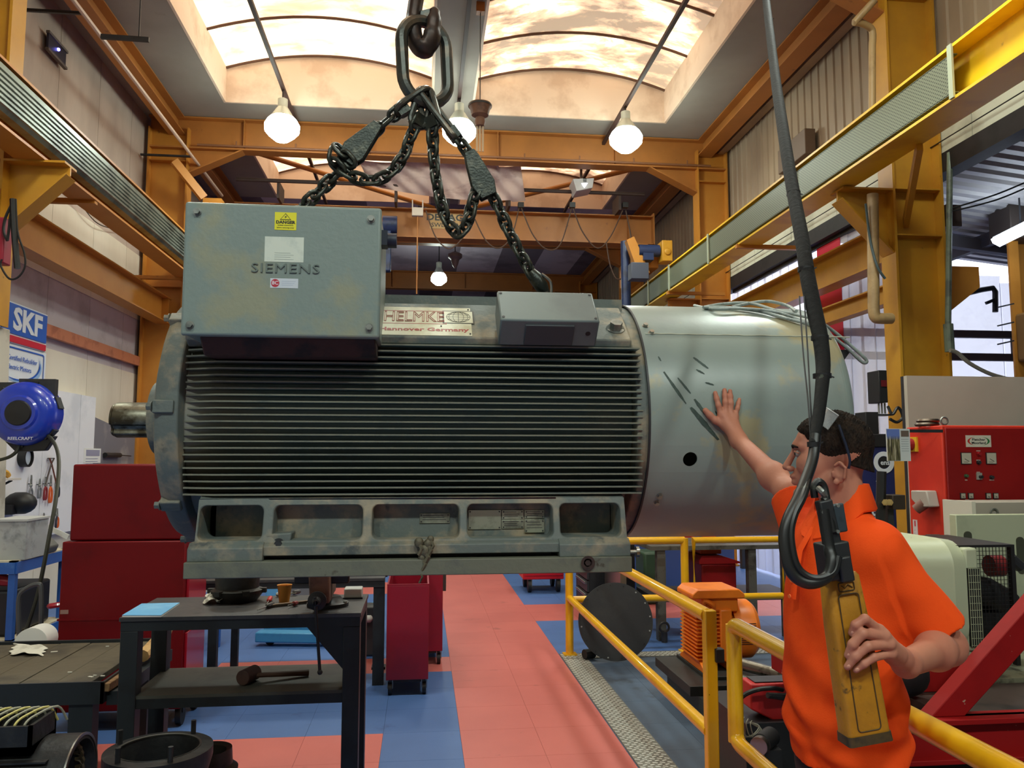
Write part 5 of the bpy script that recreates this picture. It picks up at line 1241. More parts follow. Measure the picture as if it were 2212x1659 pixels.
# things on the bench
c = onb(512, 1298)
t = thing('bearing_housing', 'round dark cast housing lying on the bench under the motor', 'casting', (c.x, c.y, zt))
b = MB(); b.lathe([(.01, 0), (.10, .0), (.130, .04), (.135, .06), (.110, .07), (.115, .16), (.09, .17), (.09, .05), (.01, .05)], (c.x, c.y, zt), n=40); b.build('housing_body', mat('oily_cast_iron', (40, 38, 34), .5, .3, c2=(56, 50, 42), sc2=8, bump=.3), t)
b = MB()
for a in range(0, 360, 60): b.cut().obox((c.x + .128 * math.cos(R(a)), c.y + .128 * math.sin(R(a)), zt + .055), (.022, .016, .012), (math.cos(R(a)), math.sin(R(a)), 0))
b.each('fixing_lug', MATS['oily_cast_iron'], t)
rag('rag', 'crumpled white rag beside the round casting on the bench', [onb(440, 1308), onb(492, 1306), onb(496, 1290), onb(446, 1290)], zt, .06, M_rag, 'rag', 9)
c = onb(614, 1300)
t = thing('paper_cup', 'orange paper cup on the bench under the motor', 'cup', (c.x, c.y, zt))
b = MB(); b.lathe([(.001, .003), (.026, .0), (.037, .085), (.039, .088), (.035, .085), (.024, .006), (.001, .006)], (c.x, c.y, zt), n=28); b.build('cup_body', mat('orange_card', (214, 146, 60), .6), t)
def rod(name, label, cat, p0, p1, r, m, y_extra=0, par=None, grp=None):
    a = onb(*p0); e = onb(*p1); b = MB(); a.z = e.z = zt + r + .001; b.cyl(a, e, r, n=8); o = b.build(name, m, par)
    if par is None: tag(o, label, cat, grp)
    return o
rod('pry_bar', 'long steel bar lying against the vice', 'bar', (582, 1313), (676, 1302), .008, flat(104, 92, 80, .4, 1))
def driver(p0, p1, m, label):
    a = onb(*p0); e = onb(*p1); d = e - a; a.z = e.z = zt + .014
    t = thing('screwdriver', label, 'screwdriver', (a.x, a.y, zt), group='screwdrivers by the vice')
    b = MB(); b.tube([a, a + d * .1, a + d * .38, a + d * .42], [.008, .0125, .0125, .007], 8); b.build('handle', m, t)
    b = MB(); b.cyl(a + d * .4, e, .0035, n=6); b.build('blade', M_steel, t)
driver((585, 1296), (574, 1315), flat(190, 40, 34), 'red handled screwdriver nearest the orange cup'); driver((596, 1290), (640, 1287), flat(176, 176, 172), 'pale handled screwdriver behind the orange cup')
driver((642, 1308), (622, 1314), flat(120, 30, 30), 'dark red screwdriver by the vice base'); driver((590, 1310), (556, 1324), flat(52, 50, 46), 'small black screwdriver at the bench front edge')
driver((648, 1283), (612, 1291), flat(60, 56, 54), 'black handled screwdriver behind the steel bar')
t = thing('tape_pack', 'clear plastic tub beside the vice at the bench corner', 'tub', (onb(762, 1292).x, onb(762, 1292).y, zt))
q = onb(764, 1292); b = MB(); b.box(q.x - .05, q.x + .045, q.y - .03, q.y + .06, zt, zt + .055); b.build('tub_body', mat('milky_plastic', (206, 214, 212), .35, alpha=.8), t, bevel=.006)
b = MB(); b.box(q.x - .055, q.x + .05, q.y - .035, q.y - .028, zt, zt + .008); b.build('tub_foot', M_black, t)
M_fold = mat('light_blue_folder', (96, 166, 214), .5, c2=(120, 182, 222), sc2=6)
A, B_, C, D = [PZ(x, y, zt + .01) for x, y in ((264, 1329), (348, 1329), (388, 1302), (306, 1304))]
t = thing('folder', 'light blue paper folder on the left end of the black bench', 'folder', (A.x, A.y, zt))
b = MB(); b.add([p + Vector((0, 0, k)) for k in (-.009, -.002) for p in (A, B_, C, D)], [(0, 1, 2, 3), (4, 5, 6, 7), (0, 1, 5, 4), (1, 2, 6, 5), (2, 3, 7, 6), (3, 0, 4, 7)]); b.build('paper_block', M_white, t)
b = MB(); b.add([p + Vector((0, 0, k)) for k in (-.002, .001) for p in (A, B_, C, D)], [(0, 1, 2, 3), (4, 5, 6, 7), (0, 1, 5, 4), (1, 2, 6, 5), (2, 3, 7, 6), (3, 0, 4, 7)]); b.build('cover', M_fold, t)
t = thing('mallet', 'brown mallet lying on the lower bench shelf', 'mallet', (PZ(540, 1480, ZS).x, yf + .2, ZS))
c = PZ(535, 1478, ZS); b = MB(); b.cyl((c.x - .02, yf + .14, ZS + .038), (c.x + .02, yf + .25, ZS + .038), .037, n=20); b.build('mallet_head', mat('brown_mallet', (72, 46, 36), .7, c2=(52, 34, 28), sc2=9), t, bevel=.004)
e = PZ(664, 1466, ZS); b = MB(); b.tube([(c.x + .03, yf + .20, ZS + .034), (e.x - .05, yf + .28, ZS + .018), (e.x, yf + .29, ZS + .016)], [.012, .014, .016], 8); b.build('handle', mat('dark_wood_handle', (84, 56, 40), .7), t)

# ------------------------------------------------------------------ motor parts on the floor at bottom left
M_iron = mat('black_motor_iron', (34, 35, 37), .5, .3, c2=(48, 48, 48), sc2=7, bump=.2)
pl = thing('pallet', 'low dark pallet carrying the stripped motor parts bottom left', 'pallet', (-1.4, 3.3, 0))
b = MB()
for i in range(6): b.cut().box(-2.1, -.60, 2.96 + i * .15, 3.08 + i * .15, .185, .21)
b.each('deck_board', mat('oil_black_wood', (36, 33, 30), .8, bump=.3), pl)
b = MB()
for x in (-2.05, -1.35, -.70): b.cut().box(x, x + .09, 2.97, 3.82, 0, .185)
b.each('bearer', MATS['oil_black_wood'], pl)
ex = PY(168, 1620, 3.2).x; cz = .58; cy = 3.22
t = thing('motor_stator', 'stripped black motor stator with open terminal box and bare wires', 'motor stator', (ex - .25, cy, .21))
b = MB(); b.lathe([(.125, -.55), (.158, -.55), (.158, .0), (.138, .005), (.128, -.02), (.11, -.14), (.11, -.4), (.125, -.55)], (ex, cy, cz), (1, 0, 0), 44); b.box(ex - .45, ex - .1, cy - .16, cy + .16, .211, cz - .15); b.build('stator_frame', M_iron, t)
b = MB(); b.lathe([(.150, .0), (.160, .0), (.160, .006), (.150, .006), (.150, 0)], (ex, cy, cz), (1, 0, 0), 44); b.build('machined_rim', M_steel, t)
b = MB()
for i in range(-6, 7):
    if abs(i) < 6:
        zz = cz + i * .022; w = math.sqrt(max(0, .158 ** 2 - (zz - cz) ** 2)); b.box(ex - .5, ex - .06, cy - w - .025, cy - w + .01, zz - .003, zz + .003)
b.build('cooling_ribs', M_iron, t)
b = MB()
for a in range(0, 360, 15): b.tube(arc((ex - .06, cy + .118 * math.cos(R(a)), cz + .118 * math.sin(R(a))), .03, 0, 180, 6, (0, -math.sin(R(a)), math.cos(R(a))), (1, 0, 0)), .007, 5)
b.build('copper_windings', mat('varnished_winding', (96, 84, 58), .5, c2=(60, 50, 36), sc2=20), t)
b = MB(); x0, x1, y0, y1, z0, z1 = ex - .42, ex - .12, cy - .12, cy + .08, cz + .13, cz + .23
b.box(x0, x1, y0, y0 + .012, z0, z1); b.box(x0, x1, y1 - .012, y1, z0, z1); b.box(x0, x0 + .012, y0, y1, z0, z1); b.box(x1 - .012, x1, y0, y1, z0, z1); b.box(x0, x1, y0, y1, z0, z0 + .03); b.build('terminal_housing', M_iron, t)
for k in range(7):
    xx = x0 + .05 + k * .033; b = MB(); b.tube(smoothpts([(xx, y0 + .03, z0 + .04), (xx + .02, y0 + .02, z1 - .0), (xx + .03, y0 + .07, z1 + .015), (xx + .07, y1 - .04, z1 + .02), (xx + .09, y1, z0 + .06)], 4), .0045, 6); b.build('terminal_wire', flat(196, 186, 110) if k % 2 else flat(150, 150, 130), t)
c = PZ(343, 1614, .545)
t = thing('end_bell', 'big round motor end bell with upright studs, bottom left', 'motor end bell', (c.x, c.y, .21))
b = MB(); b.lathe([(.12, 0), (.175, .02), (.19, .20), (.215, .29), (.215, .33), (.165, .335), (.160, .31), (.15, .05), (.12, .03), (.12, 0)], (c.x, c.y, .21), n=56); b.build('bell_casting', M_iron, t)
b = MB(); b.lathe([(.160, .336), (.168, .338), (.168, .33), (.160, .33), (.160, .336)], (c.x, c.y, .21), n=56); b.build('machined_rim', M_steel, t)
for a in (60, 160, 235, 300): b = MB(); b.cyl((c.x + .19 * math.cos(R(a)), c.y + .19 * math.sin(R(a)), .53), (c.x + .19 * math.cos(R(a)), c.y + .19 * math.sin(R(a)), .60), .011, n=10); b.build('stud', M_iron, t)
c2 = PZ(372, 1595, .42)
t = thing('end_bell', 'second motor end bell standing behind the studded one', 'motor end bell', (c2.x, 3.72, 0))
c2.y = 3.98; b = MB(); b.lathe([(.05, 0), (.18, 0), (.19, .15), (.18, .36), (.15, .42), (.12, .42), (.12, .3), (.05, .28)], (c2.x, c2.y, 0), n=48); b.build('bell_casting', M_iron, t)
c3 = PY(446, 1580, 4.12)
t = thing('bearing_ring', 'smaller brown-rimmed bearing ring on a hexagonal flange, bottom left', 'bearing ring', (c3.x + .06, 3.9, 0))
b = MB(); b.lathe([(.075, .36), (.10, .37), (.105, .30), (.13, .28), (.12, .12), (.08, .1), (.075, .36)], (c3.x + .02, c3.y, 0), n=40); b.build('ring_body', mat('brownish_ring_iron', (70, 60, 52), .45, .5, c2=(44, 40, 38), sc2=9), t)
b = MB(); b.prism([(c3.x + .02 + .20 * math.cos(R(a)), c3.y + .20 * math.sin(R(a))) for a in range(0, 360, 60)], 'z', .02, .14); b.prism([(c3.x + .02 + .185 * math.cos(R(a + 20)), c3.y + .185 * math.sin(R(a + 20))) for a in range(0, 360, 60)], 'z', .14, .22); b.build('hex_flange', M_iron, t)
# ================================================================== middle distance under the motor
# second black bench
t = thing('workbench', 'plain black bench behind the vice bench, half hidden by the motor base', 'workbench', (-.9, 6.8, 0))
xa, xb = PZ(484, 1450, 0).x, PZ(832, 1455, 0).x
b = MB(); b.box(xa - .1, xb, 6.45, 7.05, .80, .82); b.build('bench_top', M_vt, t)
b = MB(); b.cut().box(xa - .1, xb, 6.46, 6.49, .75, .80); b.cut().box(xa - .1, xb, 7.0, 7.04, .75, .80); b.each('apron_rail', M_bfrm, t)
for x, yy, w in ((xa, 6.48, .065), (xb - .085, 6.48, .085), (xa + .06, 6.98, .055), (xb - .09, 6.98, .055)):
    b = MB(); b.box(x, x + w, yy, yy + w, 0, .80)
    if yy > 6.9: b.box(x - .03, x + w + .03, yy - .03, yy + w + .02, 0, .02)
    b.build('leg', M_bfrm, t)
b = MB(); b.cut().bar((xa + .10, 7.0, .62), (xa + .26, 7.0, .77), .03, .03); b.each('brace', M_bfrm, t)
# pallet truck
t = thing('pallet_truck', 'light blue pallet truck lying low behind the black benches', 'pallet truck', (-1.0, 8.0, 0))
M_lb = mat('light_blue_enamel', (72, 148, 196), .4, c2=(60, 128, 176), sc2=3)
a, e = PZ(545, 1372, .14), PZ(812, 1385, .10)
for dy in (0, .42): b = MB(); b.bar((-1.52, 7.98 + dy, .085), (-.44, 7.84 + dy, .070), .16, .09); b.build('fork', M_lb, t, bevel=.01)
b = MB(); b.box(-.50, -.36, 7.85, 8.45, .05, .30); b.build('truck_head', M_lb, t, bevel=.02)
e = Vector((-.46, 0, 0)); a = Vector((-1.5, 0, 0))
for yy in (7.95, 8.35):
    b = MB(); b.cyl((e.x + .02, yy, .045), (e.x + .02, yy + .06, .045), .045, n=16); b.build('wheel', M_rubber, t); b = MB(); b.cyl((a.x + .1, yy, .045), (a.x + .1, yy + .06, .045), .045, n=16); b.build('wheel', M_rubber, t)
t = thing('tool_bundle', 'small machine part with white valve on the floor beside the red trolley', 'machine part', (PZ(800, 1330, .3).x, 7.6, 0))
q = PY(806, 1318, 7.5); b = MB(); b.box(q.x - .10, q.x + .05, 7.4, 7.6, 0, .44); b.build('part_body', M_dark, t, bevel=.02); b = MB(); b.ball((q.x - .03, 7.4, .33), .035, 6); b.build('white_valve', flat(200, 200, 196), t)
# red workshop trolleys
def trolley(x0, x1, y0, y1, zt, label, m, hood=True):
    t = thing('tool_trolley', label, 'trolley', ((x0 + x1) / 2, (y0 + y1) / 2, 0))
    b = MB(); o_ = [(x0, y0), (x1, y0), (x1, y1), (x0, y1)]; k = .012; i_ = [(x0 + k, y0 + k), (x1 - k, y0 + k), (x1 - k, y1 - k), (x0 + k, y1 - k)]
    b.rings([[(x, y, zt - .30) for x, y in i_], [(x, y, zt) for x, y in i_], [(x, y, zt) for x, y in o_], [(x, y, .115) for x, y in o_]], caps=True); b.build('trolley_body', m, t, bevel=.003)
    b = MB(); b.rings([[(x, y, zt - .0) for x, y in o_], [(x, y, zt + .012) for x, y in o_], [(x, y, zt + .012) for x, y in i_], [(x, y, zt) for x, y in i_]], closed=True); b.build('rim', m, t)
    b = MB(); b.box(x0 + .02, x1 - .02, y0 + .02, y1 - .02, .095, .115); b.build('chassis', M_black, t)
    for x in (x0 + .03, x1 - .03):
        for y in (y0 + .05, y1 - .05):
            b = MB(); b.cyl((x - .014, y, .048), (x + .014, y, .048), .047, n=18); c = b.build('caster', M_rubber, t)
            b = MB(); b.prism([(y - .035, .11), (y + .035, .11), (y + .012, .045), (y - .012, .045)], 'x', x - .022, x - .016); b.prism([(y - .035, .11), (y + .035, .11), (y + .012, .045), (y - .012, .045)], 'x', x + .016, x + .022); b.build('caster_fork', M_zinc, c)
    return t
M_tr = mat('trolley_red', (140, 16, 38), .35, c2=(124, 13, 32), sc2=2, coat=.2)
x0, x1 = PZ(834, 1466, .115).x, PZ(925, 1466, .115).x
trolley(x0, x1, 6.18, 7.0, .80, 'nearer open-topped red trolley at the left edge of the red aisle', M_tr)
tt = trolley(x1 - .13, PZ(955, 1400, .115).x + .0, 7.05, 7.75, .98, 'taller red trolley with card pouch behind the open-topped one', M_tr)
b = MB(); xx = PZ(955, 1400, .115).x; b.box(xx, xx + .03, 7.15, 7.45, .60, .74); b.build('card_pouch', flat(60, 56, 54), tt)
b = MB()
for i in range(3): b.cut().box(xx + .03, xx + .033, 7.2, 7.4, .63 + i * .03, .645 + i * .03)
b.each('pouch_print', flat(190, 186, 180), tt)
# small red tool cart beyond
a, e = PY(1130, 1236, 10.6), PY(1218, 1236, 10.6)
t = thing('tool_cart', 'low red tool cart with big black casters at the right edge of the aisle', 'tool cart', ((a.x + e.x) / 2, 10.8, 0))
b = MB(); b.box(a.x, e.x, 10.6, 11.2, .17, .62); b.build('cart_body', mat('cart_red', (196, 22, 36), .35), t, bevel=.01)
b = MB()
for k in range(3): b.cut().box(a.x + .02, e.x - .02, 10.588, 10.60, .22 + k * .13, .33 + k * .13)
b.each('drawer', MATS['cart_red'], t, bevel=.003)
for x in (a.x + .09, e.x - .07):
    for yy in (10.66, 11.12):
        b = MB(); b.cyl((x - .022, yy, .085), (x + .022, yy, .085), .083, n=20); c = b.build('caster', M_rubber, t)
        b = MB(); b.box(x + .024, x + .034, yy - .03, yy + .03, .07, .17); b.box(x - .034, x + .034, yy - .04, yy + .04, .165, .175); b.build('caster_fork', M_zinc, c)
# things on the left behind the bench: low bench clutter seen under the motor
q = PY(590, 1262, 9.0)
t = thing('blue_tray', 'light blue stacking box behind the orange cup', 'box', (q.x, 9.0, 0))
q0, q1 = PY(573, 1290, 9.0), PY(600, 1290, 9.0); b = MB(); b.box(q0.x, q1.x, 9, 9.3, q0.z - .2, PY(580, 1262, 9).z); b.build('tray_body', flat(96, 160, 210), t, bevel=.01)
b = MB(); b.box(q0.x - .05, q1.x + .8, 8.9, 9.6, 0, q0.z - .2); b.build('stand', flat(92, 92, 96), t)
q0 = PY(420, 1262, 8.0); q1 = PY(455, 1300, 8.0)
t = thing('side_table', 'small white-topped blue table between the red cabinet and the round casting', 'table', (q0.x + .1, 8.1, 0))
b = MB(); b.box(q0.x, q1.x + .12, 7.9, 8.4, q0.z - .06, q0.z - .03); b.build('table_top', flat(206, 208, 204), t)
b = MB()
for x in (q0.x + .02, q1.x + .06): b.cut().box(x, x + .05, 7.92, 7.97, 0, q0.z - .06)
b.each('leg', M_rkb, t)
q = PY(640, 1258, 8.6); b = MB(); b.box(q.x - .05, q.x + .28, 8.5, 8.8, 0, q.z - .02); b.box(q.x, q.x + .05, 8.5, 8.55, q.z - .02, q.z + .08)
tag(b.build('steel_cabinet', flat(112, 108, 112), bevel=.01), 'low grey cabinet seen behind the vice bar under the motor', 'cabinet')

# black drawer cabinet with chrome handles
a, e = PY(1258, 1236, 8.7), PY(1352, 1236, 8.7)
t = thing('drawer_cabinet', 'black drawer cabinet with chrome drawer pulls behind the round plate', 'drawer cabinet', ((a.x + e.x) / 2, 9.0, 0))
b = MB(); b.box(a.x + .08, e.x + .1, 8.7, 9.3, .08, .86); b.build('cabinet_body', M_black, t)
for k in range(5):
    z = .18 + k * .13; b = MB(); b.box(a.x + .055, a.x + .08, 8.72, 9.28, z, z + .115); d = b.build('drawer', M_dark, t)
    b = MB(); b.tube([(a.x + .045, 8.74, z + .09), (a.x + .045, 9.26, z + .09)], .014, 8); b.build('drawer_pull', M_steel, d)
b = MB(); b.box(a.x + .1, e.x + .08, 8.72, 9.28, 0, .08); b.build('plinth', M_dark, t)

# round cover plate leaning on the fence
cx, cy, r = 1.695, 6.95, .330
M_disc = mat('charcoal_round_plate', (42, 43, 45), .6, c2=(50, 50, 50), sc2=4, bump=.08)
t = thing('round_plate', 'large round dark cover plate with rim holes standing by the railing', 'plate', (cx, cy, .006))
ca, sa = math.cos(R(9)), math.sin(R(9))
def dp(u, w, d): z = .006 + (w + r) * ca + d * sa; return (cx + u, cy + (w + r) * sa - d * ca + .03, z)
b = MB(); n = 64
b.rings([[dp(rr * math.cos(2 * PI * i / n), rr * math.sin(2 * PI * i / n), d) for i in range(n)] for rr, d in ((r, 0), (r, .018), (r - .05, .02), (.01, .02))]); b.build('plate_disc', M_disc, t)
for k in range(16):
    a_ = 2 * PI * (k + .3) / 16; b = MB(); rr = r - .022
    b.rings([[dp(rr * math.cos(a_) + .007 * math.cos(2 * PI * i / 10), rr * math.sin(a_) + .007 * math.sin(2 * PI * i / 10), d) for i in range(10)] for d in (.019, .021)]); b.build('rim_hole', flat(150, 152, 150) if k in (0, 1, 2, 8, 11, 15) else M_black, t)
b = MB(); b.tube([(cx - .27, cy + .12, .050), (cx - .18, cy + .16, .050)], .042, 10); tag(b.build('rubber_chock', M_rubber), 'black rubber chock behind the lower left of the round plate', 'chock')

# ------------------------------------------------------------------ yellow railings
def rail_post(t, x, y, h, r=.032, plate=True, m=M_rail):
    b = MB(); b.cyl((x, y, 0), (x, y, h), r, n=18); b.build('post', m, t)
    if plate: b = MB(); b.box(x - .06, x + .06, y - .05, y + .05, .006, .018); b.build('foot_plate', m, t)
t = thing('railing', 'yellow tube railing running along the aisle up to the middle post', 'railing', (1.33, 5.4, 0))
rail_post(t, 1.33, 7.26, 1.02, .036)
b = MB(); b.tube([(1.33, 7.26, 1.02), (1.33, 3.70, 1.02)], .033, 16); b.build('top_rail', M_rail, t)
b = MB(); b.tube([(1.33, 7.26, .50), (1.33, 3.70, .50)], .031, 16); b.build('mid_rail', M_rail, t)
b = MB(); b.box(1.305, 1.36, 3.66, 3.715, 0, 1.05); b.build('square_post', M_rail, t, bevel=.006)
b = MB(); b.box(1.345, 1.385, 3.64, 3.69, .82, .88); b.build('latch', M_black, t, bevel=.003)
t = thing('railing', 'yellow tube gate railing passing behind the person to the lower right corner', 'railing', (1.375, 2.4, 0))
yA, yB = 3.50, .95
for yy in (yA, 2.9, 1.6):
    if yy != 2.9: b = MB(); b.cyl((1.375, yy, .0 if yy != yA else .52), (1.375, yy, 1.02), .034, n=18); b.build('post', M_rail, t)
b = MB(); b.tube(smoothpts([(1.375, yA, .93), (1.375, yA - .0, .99), (1.375, yA - .03, 1.018), (1.375, yA - .1, 1.02)], 4) + [(1.375, yB, 1.02)], .034, 16); b.build('top_rail', M_rail, t)
b = MB(); b.tube(smoothpts([(1.375, yA, .62), (1.375, yA, .56), (1.375, yA - .03, .525), (1.375, yA - .1, .52)], 4) + [(1.375, yB, .52)], .032, 16); b.build('lower_rail', M_rail, t)
t = thing('railing', 'far yellow railing crossing behind the round plate', 'railing', (1.9, 7.2, 0))
x1 = PY(1478, 1168, 7.26).x
b = MB(); b.tube([(1.36, 7.26, 1.0), (x1, 7.26, 1.0)], .034, 14); b.build('top_rail', M_rail, t)
b = MB(); b.tube([(1.36, 7.26, .485), (x1, 7.26, .485)], .032, 14); b.build('mid_rail', M_rail, t)
rail_post(t, x1, 7.26, 1.02, .036)
t = thing('railing', 'far yellow gate frame around the view of the red crate', 'railing', (2.9, 7.2, 0))
x2, x3 = PY(1498, 1175, 7.26).x, PY(1690, 1175, 7.26).x
b = MB(); b.tube([(x2, 7.26, .485), (x2, 7.26, 1.0), (x3, 7.26, 1.0), (x3, 7.26, .485)], .034, 14, closed=True); b.build('gate_loop', M_rail, t)
rail_post(t, x3 + .03, 7.28, .48)

# ------------------------------------------------------------------ beyond the fence: benches, crates
t = thing('steel_bench', 'grey steel bench with lower shelf behind the far railing', 'bench', (3.0, 8.0, 0))
M_gb = mat('grey_bench_steel', (96, 94, 88), .5, .3, c2=(66, 62, 56), sc2=8)
xa, xb = PY(1400, 1180, 7.8).x, PY(1720, 1180, 7.8).x
b = MB(); b.box(xa, xb, 7.7, 8.5, .86, .90); b.build('bench_top', M_gb, t); b = MB(); b.box(xa + .05, xb, 7.75, 8.45, .36, .40); b.build('lower_shelf', M_dark, t)
for x in (PY(1428, 1300, 7.75).x, PY(1625, 1300, 7.75).x, PY(1700, 1300, 7.75).x):
    b = MB(); b.box(x - .04, x + .04, 7.72, 7.80, 0, .86); b.build('leg', M_gb, t)
b = MB(); q = PY(1433, 1395, 7.7); b.rings([[(q.x + math.cos(R(a)) * (.045 + .012 * math.cos(R(c_))), 7.66 + .012 * math.sin(R(c_)), .14 + math.sin(R(a)) * (.045 + .012 * math.cos(R(c_)))) for c_ in range(0, 360, 60)] for a in range(0, 360, 20)], closed=True); b.cyl((q.x, 7.66, 0), (q.x, 7.66, .10), .03, n=12)
tag(b.build('lifting_eye', M_dark), 'dark ring-topped lifting eye at the foot of the grey bench', 'lifting eye')
M_crate = mat('red_crate_plastic', (176, 22, 28), .4, c2=(150, 18, 24), sc2=3)
q0, q1 = PY(1513, 1275, 7.95), PY(1588, 1275, 7.95)
t = thing('plastic_crate', 'dark red plastic crate on the lower bench shelf behind the railing', 'crate', ((q0.x + q1.x) / 2, 8.1, .40))
b = MB(); b.box(q0.x, q1.x, 7.9, 8.35, .40, .70); b.build('crate_body', M_crate, t, bevel=.015); b = MB(); b.prism([(q0.x - .03, .70), (q1.x + .03, .70), (q1.x + .03, .72), (q1.x - .16, .78), (q0.x + .0, .78), (q0.x - .03, .73)], 'y', 7.88, 8.37); b.build('crate_lid', M_crate, t)
b = MB(); b.box(q0.x + .02, q1.x - .12, 7.98, 8.32, .785, .845); tag(b.build('orange_tray', flat(222, 104, 40), bevel=.01), 'orange tray resting on the dark red crate', 'tray')
q = PY(1520, 1236, 7.93)
q0, q1 = PY(1590, 1195, 12.5), PY(1710, 1240, 12.5)
b = MB(); b.box(q0.x, q1.x + .3, 12.5, 12.55, .5, 1.25)
ws = tag(b.build('white_screen', flat(206, 204, 214)), 'pale board standing far behind the railing right of the red crate', 'board')
b = MB()
for x in (q0.x + .1, q1.x + .2): b.cut().box(x, x + .05, 12.5, 12.6, 0, .5)
b.each('leg', M_dark, ws)
q = PY(1388, 1250, 9.6); b = MB(); b.box(q.x + .02, q.x + .3, 9.6, 10.0, 0, .62)
tag(b.build('waste_bin', flat(44, 70, 48), bevel=.03), 'dark green bin behind the grey bench leg', 'bin')
q0, q1 = PY(1370, 1165, 9.2), PY(1470, 1165, 9.2)
t = thing('blue_cabinet', 'blue bench with red bins far behind the fence post', 'bench', (q0.x + .3, 10.8, 0))
b = MB(); b.box(q0.x + .3, q1.x + 1.2, 10.6, 11.2, 0, .86); b.build('bench_body', flat(60, 84, 140), t); b = MB(); b.box(q0.x + .2, q1.x + 1.25, 10.55, 11.25, .86, .90); b.build('bench_top', flat(196, 172, 140), t)
b = MB()
for k in range(3): b.cut().box(q0.x + .7 + k * .3, q0.x + .88 + k * .3, 10.55, 10.6, .62, .74)
b.each('red_bin', flat(176, 30, 34), t)
b = MB(); q = PY(1398, 1205, 7.5); b.box(q.x - .22, q.x - .02, 9.5, 9.9, 0, 1.0); tag(b.build('dark_cabinet', flat(50, 38, 34)), 'dark brown upright cabinet behind the motor foot corner', 'cabinet')
q = PY(1368, 1192, 8.0); b = MB(); b.cyl((q.x + .02, 8.0, q.z), (q.x - .14, 8.0, q.z), .02, n=10); b.cyl((q.x + .02, 7.98, q.z), (q.x + .05, 7.98, q.z), .055, n=18); b.box(q.x - .16, q.x - .10, 7.9, 8.6, 0, q.z + .02)
tag(b.build('hand_wheel', M_steel), 'small bright round knob on a stand at the motor foot corner', 'knob')

# ------------------------------------------------------------------ orange motor on a steel bed
M_om = mat('orange_motor_paint', (240, 128, 32), .38, c2=(224, 112, 28), sc2=4)
t = thing('test_bed', 'long black steel bed behind the railing carrying the orange motor', 'test bed', (2.0, 5, 0))
M_bed = mat('black_bed_steel', (52, 53, 52), .5, .3, c2=(36, 38, 37), sc2=3)
x0 = 1.775; b = MB(); b.box(x0, x0 + .62, 5.30, 6.10, .185, .25); b.build('bed_slab', M_bed, t, bevel=.003)
b = MB(); b.box(x0 + .16, x0 + .62, 5.42, 6.08, .25, .275); b.build('riser_plate', M_bed, t, bevel=.003)
b = MB()
for x in (x0 + .06, x0 + .50): b.cut().box(x, x + .10, 4.55, 6.0, .006, .185)
b.each('bed_rail', mat('green_black_rail', (44, 52, 48), .5), t)
b = MB()
for yy in (4.6, 5.5): b.cut().box(x0 + .16, x0 + .5, yy, yy + .09, .02, .16)
b.each('cross_member', M_bed, t)
mx0, mx1 = PY(1490, 1380, 5.62).x + .03, PY(1625, 1380, 5.62).x + .03; my = 5.74; mz = .525
t = thing('orange_motor', 'small bright orange finned electric motor on the black test bed', 'electric motor', (2.1, my, .275))
b = MB(); b.cyl((mx0 + .02, my, mz), (mx1 - .10, my, mz), .155, n=32)
b.build('motor_body', M_om, t)
b = MB()
for i in range(14):
    z = mz - .17 + i * .026; b.cut().box(mx0, mx0 + .17, my - .18, my + .18, z - .0035, z + .0035)
b.each('cooling_fin', M_om, t)
b = MB(); b.box(mx0 + .17, mx0 + .26, my - .185, my + .185, mz - .19, mz + .17); b.prism([(mx0 + .17, mz + .17), (mx0 + .26, mz + .17), (mx0 + .26, mz + .20), (mx0 + .23, mz + .21)], 'y', my - .1, my + .1); b.build('end_frame', M_om, t, bevel=.012)
b = MB(); b.lathe([(.19, .0), (.205, .03), (.205, .15), (.18, .18), (.02, .185)], (mx1 - .17, my, mz), (1, 0, 0), 36); b.build('fan_cover', M_om, t)
b = MB()
for i in range(-5, 6):
    u = i * .014; b.cut().box(mx1 - .145, mx1 - .03, my - math.sqrt(.206 ** 2 - u ** 2) - .002, my - math.sqrt(.206 ** 2 - u ** 2) + .002, mz + u - .0025, mz + u + .0025)
b.each('grille_slot', flat(80, 46, 24), t)
b = MB(); tx0, tx1 = PY(1505, 1300, 5.62).x, PY(1606, 1300, 5.62).x; b.prism([(tx0 - .06, .77), (tx1 - .02, .77), (tx1 - .02, .80), (tx1 - .06, .835), (tx0 - .02, .835), (tx0 - .06, .80)], 'y', my - .2, my + .14); b.box(tx0 + .02, tx1 - .06, my - .17, my + .12, mz + .15, .77); b.build('terminal_box', M_om, t, bevel=.008)
b = MB(); b.tube(smoothpts([(mx0 + .06, my - .16, mz + .17), (mx0 + .06, my - .18, mz + .23), (mx0 + .12, my - .18, mz + .20), (mx0 + .13, my - .16, mz + .16)], 4), .018, 8); b.build('cable_gland', M_om, t)
for x in (mx0 + .02, mx0 + .22):
    b = MB(); b.prism([(my - .26, .276), (my + .26, .276), (my + .26, .30), (my + .12, .36), (my - .12, .36), (my - .26, .30)], 'x', x, x + .07); b.build('foot', M_om, t, bevel=.006)
